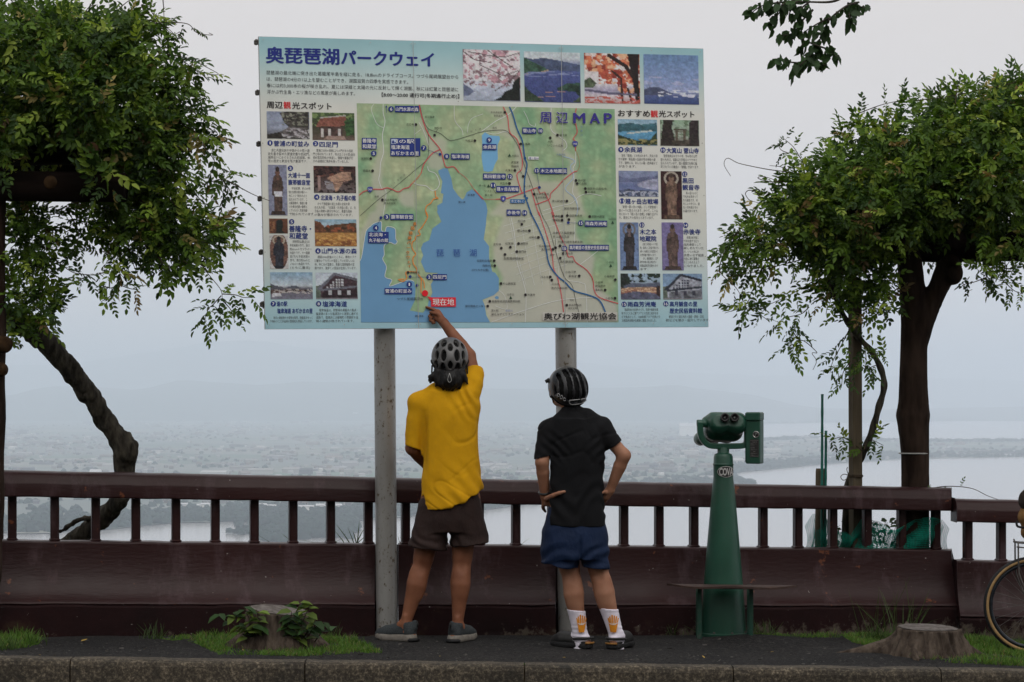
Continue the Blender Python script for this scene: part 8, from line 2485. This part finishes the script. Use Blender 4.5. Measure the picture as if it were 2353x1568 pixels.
# shoots growing from the first stump
lv, st = Leaves(), MB()
sap = empty('sapling_shoots', c1 + Vector((.05, -.12, 0)))
tag(sap, 'bushy green shoots with broad pointed leaves sprouting round the slanted stump', 'plant')
def shoot(px0, py0, px1, py1, n, d, L=.06, yl=.3):
    a, b = U(px0, py0, d + .05), U(px1, py1, d - .03)
    m = a.lerp(b, .5) + Vector((NR.normal(0, .012), -.02, .02))
    Q = [Vector(p) for p in spline([a, m, b], 6)]
    st.tube(Q, [.004 * (1 - .6 * i / len(Q)) for i in range(len(Q))], 6)
    for k in range(n):
        i = int((.25 + .75 * k / max(n - 1, 1)) * (len(Q) - 1)); s = 1 if k % 2 else -1
        dr = np.array([s * .8 + NR.normal(0, .3), -.45 + NR.normal(0, .3), .05 + NR.normal(0, .25)])
        c = np.array((.12, .18, .03)) if NR.rand() < yl else np.array((.030, .068, .018))
        lv.add(SIMPLE[NR.randint(0, 2)], Q[i], dr, np.array([0, -.35, 1]) + NR.normal(0, .2, 3), L * NR.uniform(.7, 1.3), c * NR.uniform(.75, 1.25))
for a in ((575, 1470, 535, 1408, 8), (585, 1465, 560, 1395, 8), (600, 1470, 590, 1402, 9), (665, 1470, 690, 1385, 10), (680, 1470, 712, 1392, 9), (690, 1475, 725, 1425, 9), (670, 1485, 660, 1440, 9), (700, 1485, 745, 1430, 7, ), (685, 1485, 700, 1445, 9), (600, 1480, 580, 1440, 7), (570, 1478, 560, 1440, 6), (655, 1470, 670, 1405, 9), (720, 1480, 770, 1440, 5), (540, 1440, 505, 1410, 4)):
    shoot(*a[:4], max(a[4] - (3 if a[3] > 1425 else 0), 3), 13.28, L=.072, yl=.42)
lv.build('foliage', M['foliage'], sap); st.build('stem', M['stem'], sap, True)

# ------------------------------------------------------------------ grass
def blades(items):
    """items: (root, tip direction, length, width, colour)"""
    V, Q, Cc = [], [], []
    for r, d, L, w, c in items:
        d = d / np.linalg.norm(d); s = np.cross(d, [0, 1, 0.01]); s = s / (np.linalg.norm(s) + 1e-9)
        bend = np.array([d[0] * .5, d[1] * .5, -.35]) * L * abs(NR.normal(.35, .25))
        n = len(V)
        for t, ww in ((0, 1), (.45, .8), (.8, .45)):
            p = r + d * L * t + bend * t * t
            V += [p - s * w * ww / 2, p + s * w * ww / 2]
        V.append(r + d * L + bend)
        Q += [(n, n + 1, n + 3, n + 2), (n + 2, n + 3, n + 5, n + 4), (n + 4, n + 5, n + 6)]
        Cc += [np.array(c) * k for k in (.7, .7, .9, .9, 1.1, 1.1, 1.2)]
    return np.array(V), Q, np.array(Cc)
def grass_patch(polys, n, hgt, seed=0, name='grass', label=''):
    it = []
    for poly, frac, hs in polys:
        xs_ = [p[0] for p in poly]; ys_ = [p[1] for p in poly]
        k = 0; tries = 0
        while k < n * frac and tries < n * frac * 12:
            tries += 1
            x, y = NR.uniform(min(xs_), max(xs_)), NR.uniform(min(ys_), max(ys_))
            if not inpoly(x, y, poly): continue
            if fbm(x * 7, y * 13, 0, 3, seed) < -.06 and NR.rand() < .88: continue
            L = hgt * hs * abs(NR.normal(1, .35)) * (.6 + .6 * (fbm(x * 3, y * 5, 1.0, 2, seed) + .5))
            c = [(.075, .165, .016), (.10, .21, .024), (.055, .12, .016), (.15, .20, .04), (.19, .16, .06)][NR.choice(5, p=[.35, .25, .25, .08, .07])]
            it.append((np.array([x, y, G(x, y) - .004]), np.array([NR.normal(0, .45), NR.normal(0, .45), 1.0]), max(L, .008), NR.uniform(.0018, .0038), np.array(c) * NR.uniform(.75, 1.2)))
            k += 1
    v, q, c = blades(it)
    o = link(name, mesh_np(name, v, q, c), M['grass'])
    tag(o, label, 'grass', kind='stuff')
def gp(*pts): # frame points on the ground, to x, y
    out = []
    for px, py in pts:
        d = 13.5
        for _ in range(6): x = (px - CX) * d / F; d = (CZ - gz(x)) * F / (py - HY)
        out.append(((px - CX) * d / F, d))
    return out
grass_patch([(gp((430, 1475), (470, 1462), (560, 1460), (640, 1470), (740, 1470), (800, 1480), (860, 1495), (880, 1503), (700, 1508), (500, 1507), (470, 1490)), 1.0, 1.0), (gp((350, 1465), (380, 1455), (425, 1457), (440, 1468), (400, 1474)), .10, .5)], 9000, .040, 1, 'grass', 'short bright green grass at the foot of the shooting stump')
grass_patch([(gp((-60, 1455), (20, 1452), (70, 1466), (95, 1480), (60, 1487), (0, 1490), (-60, 1495)), 1.0, 1.0)], 2200, .055, 2, 'grass', 'green grass clump at the wall foot in the near corner')
grass_patch([(gp((2085, 1518), (2130, 1500), (2200, 1492), (2240, 1478), (2300, 1480), (2420, 1490), (2420, 1540), (2353, 1532), (2200, 1526)), 1.0, 1.0), (gp((1930, 1463), (1990, 1458), (2060, 1462), (2080, 1478), (2060, 1490), (2000, 1486), (1960, 1476)), .5, .8), (gp((1700, 1462), (1800, 1458), (1920, 1458), (1930, 1468), (1800, 1468)), .10, .9), (gp((2200, 1462), (2280, 1460), (2290, 1474), (2210, 1480)), .12, .8)], 7500, .040, 4, 'grass', 'bright green grass round the bare stump with the root')
it = []
for (px, py, n) in ((12, 1490, 60), (70, 1480, 30), (345, 1468, 30), (1540, 1460, 26), (1625, 1462, 14), (1735, 1462, 20), (1760, 1464, 24), (2010, 1470, 50), (2060, 1478, 60), (2080, 1474, 40), (2250, 1480, 26), (750, 1470, 20)):
    (x0, y0), = gp((px, py))
    for k in range(n):
        x = x0 + NR.normal(0, .04)
        tall = .28 if (2000 < px < 2090 and k < 14) else .09
        it.append((np.array([x, y0 + NR.normal(0, .03), G(x, y0) - .005]), np.array([NR.normal(0, .4), NR.normal(0, .3), 1]), abs(NR.normal(tall, tall * .3)), .0036, np.array((.055, .10, .022)) * NR.uniform(.6, 1.3)))
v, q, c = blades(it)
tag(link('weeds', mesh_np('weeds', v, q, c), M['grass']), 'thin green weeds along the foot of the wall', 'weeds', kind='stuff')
# long grass behind the wall, seen between balusters
def tuft(name, label, items):
    it = []
    for px0, px1, py1, L, w in items:
        a = np.array(U(px0, 1262, 14.75)); b = np.array(U(px1, py1, 14.75))
        it.append((a, b - a, np.linalg.norm(b - a), w, np.array((.06, .105, .025)) * NR.uniform(.7, 1.2)))
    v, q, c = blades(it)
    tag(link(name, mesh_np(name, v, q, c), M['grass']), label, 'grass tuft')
tuft('grass_tuft', 'tall arching green grass tuft behind the wall, close to the left pole', [(820, 826, 1192, 0, .008), (815, 835, 1200, 0, .008), (822, 812, 1215, 0, .009), (812, 775, 1198, 0, .007), (800, 772, 1215, 0, .007), (826, 848, 1212, 0, .008), (806, 760, 1235, 0, .006), (824, 858, 1225, 0, .006), (818, 800, 1210, 0, .007), (810, 840, 1222, 0, .007), (790, 765, 1232, 0, .006), (832, 842, 1204, 0, .008)])
tuft('grass_tuft', 'small grass blades behind the wall between the pole and the brown shorts', [(925, 932, 1225, 0, .006), (928, 920, 1230, 0, .005), (922, 914, 1228, 0, .005), (930, 940, 1238, 0, .005), (926, 928, 1232, 0, .005)])
tuft('grass_tuft', 'few thin bent grass stems behind the wall between the two people', [(1158, 1184, 1238, 0, .006), (1200, 1240, 1246, 0, .004), (1190, 1215, 1226, 0, .0025), (1170, 1160, 1244, 0, .003)])
tuft('grass_tuft', 'faint thin grass stems behind the wall right of the leaning trunk', [(640, 590, 1218, 0, .003), (690, 645, 1222, 0, .004), (760, 700, 1225, 0, .003), (745, 790, 1232, 0, .003)])
# grit on the path
n_ = 1000
gx_ = NR.uniform(-3.2, 3.3, n_); gy_ = np.array([kerb_d(x) + .14 + abs(NR.normal(0, .55)) for x in gx_])
ok = np.array([y < wall_d(x) - .02 for x, y in zip(gx_, gy_)]); gx_, gy_ = gx_[ok], gy_[ok]; n_ = len(gx_)
s_ = NR.uniform(.003, .008, n_) * (1 + (NR.rand(n_) < .06) * .8)
v, f, c = box_field(np.array([(x, y, G(x, y) - .001) for x, y in zip(gx_, gy_)]), s_ * NR.uniform(.8, 2.2, n_), s_, s_ * .6, np.array([(.075, .07, .066)]) * NR.uniform(.3, 1.6, (n_, 1)), NR.uniform(0, 6.3, n_))
tag(link('grit', mesh_np('grit', v, f, c), M['far']), 'loose grit and small stones scattered over the dark path', 'grit', kind='stuff')
# dry leaves dropped on the path
dl_spots = [(186, 1478), (88, 1507), (128, 1509), (560, 1500), (655, 1502), (1010, 1512), (1300, 1512), (1770, 1503), (1985, 1498), (940, 1468), (2120, 1522), (1440, 1503), (330, 1495), (1150, 1495), (1620, 1515)]
leaf_lbl = {0: 'yellow fallen leaf lying on the path below the railing near the corner', 1: 'small tan fallen leaf at the kerb, first of two near the corner', 2: 'small tan fallen leaf at the kerb, second of two near the corner'}
first = None
for k, (px, py) in enumerate(dl_spots):
    (x, y), = gp((px, py))
    if first is None:
        V = leaflet(np.zeros(3), np.array([1, .2, .1]), np.array([0, 0, 1.0]), 1.0, .5, .3, -.2)
        me = mesh_np('fallen_leaf', np.array(V), np.array([(0, 1, 2, 3), (0, 3, 4, 5)]))
        M['dry_leaf'] = mat_noise('dry_leaf', (.20, .13, .03), (.32, .22, .06), 40, .8, .2, .1, .001)
        o = link('fallen_leaf', me, M['dry_leaf']); first = o
    else:
        o = first.copy(); C.objects.link(o)
    o.location = (x, y, G(x, y) + .008); s = .045 if k == 0 else NR.uniform(.014, .026)
    o.scale = (s, s, s); o.rotation_euler = (NR.normal(0, .2), NR.normal(0, .2), NR.uniform(0, 6.28))
    tag(o, leaf_lbl.get(k, 'tiny dry brown leaf scrap dropped on the dark path'), 'leaf', 'fallen leaves on the path')

# ------------------------------------------------------------------ bicycle parked at the frame edge
DBK = 14.0
def K(px, py, dd=0.0): return U(px, py, DBK + dd)
bk = empty('bicycle', K(2374, 1487))
tag(bk, 'parked bicycle with tan-walled wheel and a brown bag on its rack', 'bicycle')
M['tan_wall'] = mat_noise('tan_sidewall', (.26, .16, .07), (.34, .22, .10), 30, .8, .2, .1, .001)
M['rim'] = mat_noise('dark_rim', (.012, .016, .022), (.03, .036, .045), 20, .35, .5, 0, metallic=.5)
M['frame_paint'] = mat_noise('dark_frame_paint', (.012, .02, .03), (.016, .028, .04), 10, .3, .5, 0)
M['bag'] = mat_noise('brown_canvas', (.16, .085, .028), (.22, .12, .045), 60, .9, .2, .3, .002)
M['bag_dark'] = mat_noise('dark_canvas', (.02, .014, .012), (.035, .026, .02), 60, .9, .2, .3, .002)
M['reflector'] = mat_noise('red_reflector', (.45, .02, .02), (.55, .03, .03), 30, .25, .5, 0)
RW_ = 113.0 * DBK / F
wn_ = Vector((.05, 1, 0)).normalized()
def wheel(c):
    g = MB(); g.torus(c, RW_ - .017, .017, wn_, 72, 10); ty = g.build('wheel', M['rubber'], bk, True)
    g = MB()
    for s in (-1, 1): g.torus(c + wn_ * (.0125 * s), RW_ - .0215, .0095, wn_, 72, 6)
    g.build('sidewall', M['tan_wall'], ty, True)
    g = MB(); g.torus(c, RW_ - .042, .012, wn_, 72, 8); g.build('rim', M['rim'], ty, True)
    g = MB(); a0 = wn_.orthogonal().normalized(); b0 = wn_.cross(a0)
    for k in range(28):
        t = 2 * math.pi * k / 28; t2 = t + (.5 if k % 2 else -.5)
        g.tube([c + (a0 * math.cos(t2) + b0 * math.sin(t2)) * .022 + wn_ * (.025 if k % 4 < 2 else -.025), c + (a0 * math.cos(t) + b0 * math.sin(t)) * (RW_ - .045)], .0011, 4)
    g.build('spokes', M['steel'], ty)
    g = MB(); g.tube([c - wn_ * .06, c + wn_ * .06], .015, 12); g.torus(c - wn_ * .028, .024, .004, wn_, 20, 6); g.torus(c + wn_ * .028, .024, .004, wn_, 20, 6); g.build('hub', M['steel'], ty, True)
    return c
wc = K(2373.5, 1373.5); wc.z = G(wc.x, wc.y) + RW_ + .002
wc2 = wc + Vector((.98, -.05, -.022))
wheel(wc); wheel(wc2)
bb = wc + Vector((.40, -.02, -.02)); seat = wc + Vector((.27, -.015, .50)); head = wc + Vector((.80, -.04, .46)); head2 = wc + Vector((.84, -.042, .32))
g = MB()
for a, b, r in ((bb, seat, .016), (seat + (bb - seat) * .06, head, .014), (bb, head2, .018), (head, head2, .02)): g.tube([a, b], r, 12)
for s in (-1, 1):
    o_ = wn_ * (.055 * s); o2 = wn_ * (.03 * s)
    g.tube([wc + o_, bb + o2], .008, 8); g.tube([wc + o_, seat + (bb - seat) * .12 + o2 * .6], .007, 8); g.tube([wc2 + o_, head2 + o2], .009, 8)
g.tube([head2 + wn_ * .04, head2 - wn_ * .04], .014, 10)
g.build('frame', M['frame_paint'], bk, True)
g = MB(); g.tube([seat, seat + Vector((-.02, 0, .12))], .013, 10); g.build('seat_post', M['steel'], bk, True)
lo, hi = bounds([seat + Vector((-.2, -.12, .05)), seat + Vector((.2, .12, .22))], .02); Fz = Field(lo, hi, .006)
sp_ = seat + Vector((-.02, 0, .14)); Fz.cone(sp_ + Vector((-.10, -.05, 0)), sp_ + Vector((-.10, .05, 0)), .03, .03, .03); chain(Fz, [sp_ + Vector((-.10, 0, .0)), sp_ + Vector((.02, 0, .0)), sp_ + Vector((.15, 0, -.005))], [.045, .03, .02], .03); Fz.mesh('saddle', M['rubber'], bk, 1)
g = MB(); hs_ = head + Vector((-.015, 0, .08)); g.tube([head, hs_, hs_ + Vector((.08, 0, .01))], .014, 10); hb = hs_ + Vector((.08, 0, .01))
for s in (-1, 1): g.tube([Vector(p) for p in spline([hb, hb + wn_ * (.18 * s), hb + wn_ * (.21 * s) + Vector((.08, 0, -.01)), hb + wn_ * (.21 * s) + Vector((.09, 0, -.09)), hb + wn_ * (.21 * s) + Vector((.0, 0, -.13))], 5)], .012, 8)
g.build('handlebar', M['rubber'], bk, True)
g = MB(); g.torus(bb - wn_ * .05, .085, .004, wn_, 40, 6); g.tube([bb - wn_ * .07, bb - wn_ * .075 + Vector((.12, 0, -.12))], .009, 8); g.tube([bb + wn_ * .07, bb + wn_ * .075 + Vector((-.12, 0, .12))], .009, 8); g.box(bb - wn_ * .11 + Vector((.12, 0, -.125)), (.08, .07, .018), None, .004); g.box(bb + wn_ * .11 + Vector((-.12, 0, .115)), (.08, .07, .018), None, .004)
g.build('crank', M['steel'], bk)
# rear rack
g = MB(); rz = K(0, 1243).z
for s in (-1, 1):
    o_ = Vector((0, .045 * s, 0))
    g.tube([Vector(p) for p in spline([K(2332, 1246) + o_, K(2360, 1248) + o_, K(2440, 1250) + o_], 3)], .005, 8)
    g.tube([Vector(p) for p in spline([K(2336, 1246) + o_, K(2337, 1300) + o_, K(2342, 1330) + o_, Vector((wc.x - .01, wc.y, wc.z)) + o_ * 1.3], 4)], .005, 8)
g.tube([K(2332, 1246, -.045), K(2330, 1240, -.02), K(2330, 1240, .02), K(2332, 1246, .045)], .005, 8)
g.tube([K(2336, 1257, -.05), K(2380, 1262, -.05), K(2440, 1262, -.05)], .004, 8)
g.build('rack', M['steel'], bk, True)
g = MB(); g.lathe([(.001, 0), (.022, 0), (.022, .008), (.018, .014), (.001, .015)], K(2366, 1372, -.08), 20, R=Vector((-.5, -1, 0)).to_track_quat('Z', 'Y').to_matrix()); g.build('reflector', M['reflector'], bk, True)
# bag strapped on the rack: rests on the bicycle, a thing of its own
bg_ = empty('rack_bag', K(2380, 1243)); tag(bg_, 'brown and dark canvas bag strapped on the bicycle rack', 'bag')
lo, hi = bounds([K(2320, 1110, -.12), K(2460, 1250, .12)], .03); Fz = Field(lo, hi, .006)
for (x, y, r) in ((2364, 1222, .058), (2362, 1188, .07), (2380, 1160, .085), (2395, 1150, .09)): Fz.cone(K(x, y, -.03), K(x + 60, y, .03), r * .85, r, .03)
Fz.plane(K(2360, 1241), (0, 0, -1))
bo = Fz.mesh('bag_body', M['bag'], bg_, 1, lambda v, n: .006 * fbm(v[:, 0] * 14, v[:, 1] * 14, v[:, 2] * 14, 3, 2))
lo, hi = bounds([K(2320, 1100, -.12), K(2460, 1180, .12)], .03); Fz = Field(lo, hi, .006)
for (x, y, r) in ((2368, 1150, .078), (2385, 1142, .085)): Fz.cone(K(x, y, -.03), K(x + 50, y, .03), r * .9, r, .03)
Fz.plane(K(2360, 1172), (-.2, 0, -1)); Fz.mesh('bag_flap', M['bag_dark'], bg_, 1, lambda v, n: .006 * fbm(v[:, 0] * 14, v[:, 1] * 14, v[:, 2] * 14, 3, 5))
g = MB(); g.tube([Vector(p) for p in spline([K(2338, 1198, -.075), K(2336, 1204, -.08), K(2345, 1212, -.085), K(2400, 1214, -.085)], 4)], .007, 6); g.build('strap', M['strap'], bg_, True)

# ------------------------------------------------------------------ the hazy summer air
hz_m = bpy.data.materials.new('summer_haze'); hz_m.use_nodes = True
nt = hz_m.node_tree; nt.nodes.clear()
ho = nt.nodes.new('ShaderNodeOutputMaterial'); hv = nt.nodes.new('ShaderNodeVolumePrincipled')
hv.inputs['Color'].default_value = (.775, .88, 1.0, 1)
hv.inputs['Density'].default_value = 1.0e-4
hv.inputs['Anisotropy'].default_value = 0.0
nt.links.new(hv.outputs[0], ho.inputs['Volume'])
g = MB(); g.box((0, 28500, 300), (140000, 63000, 1010)); hz = g.build('haze', hz_m); tag(hz, kind='stuff')
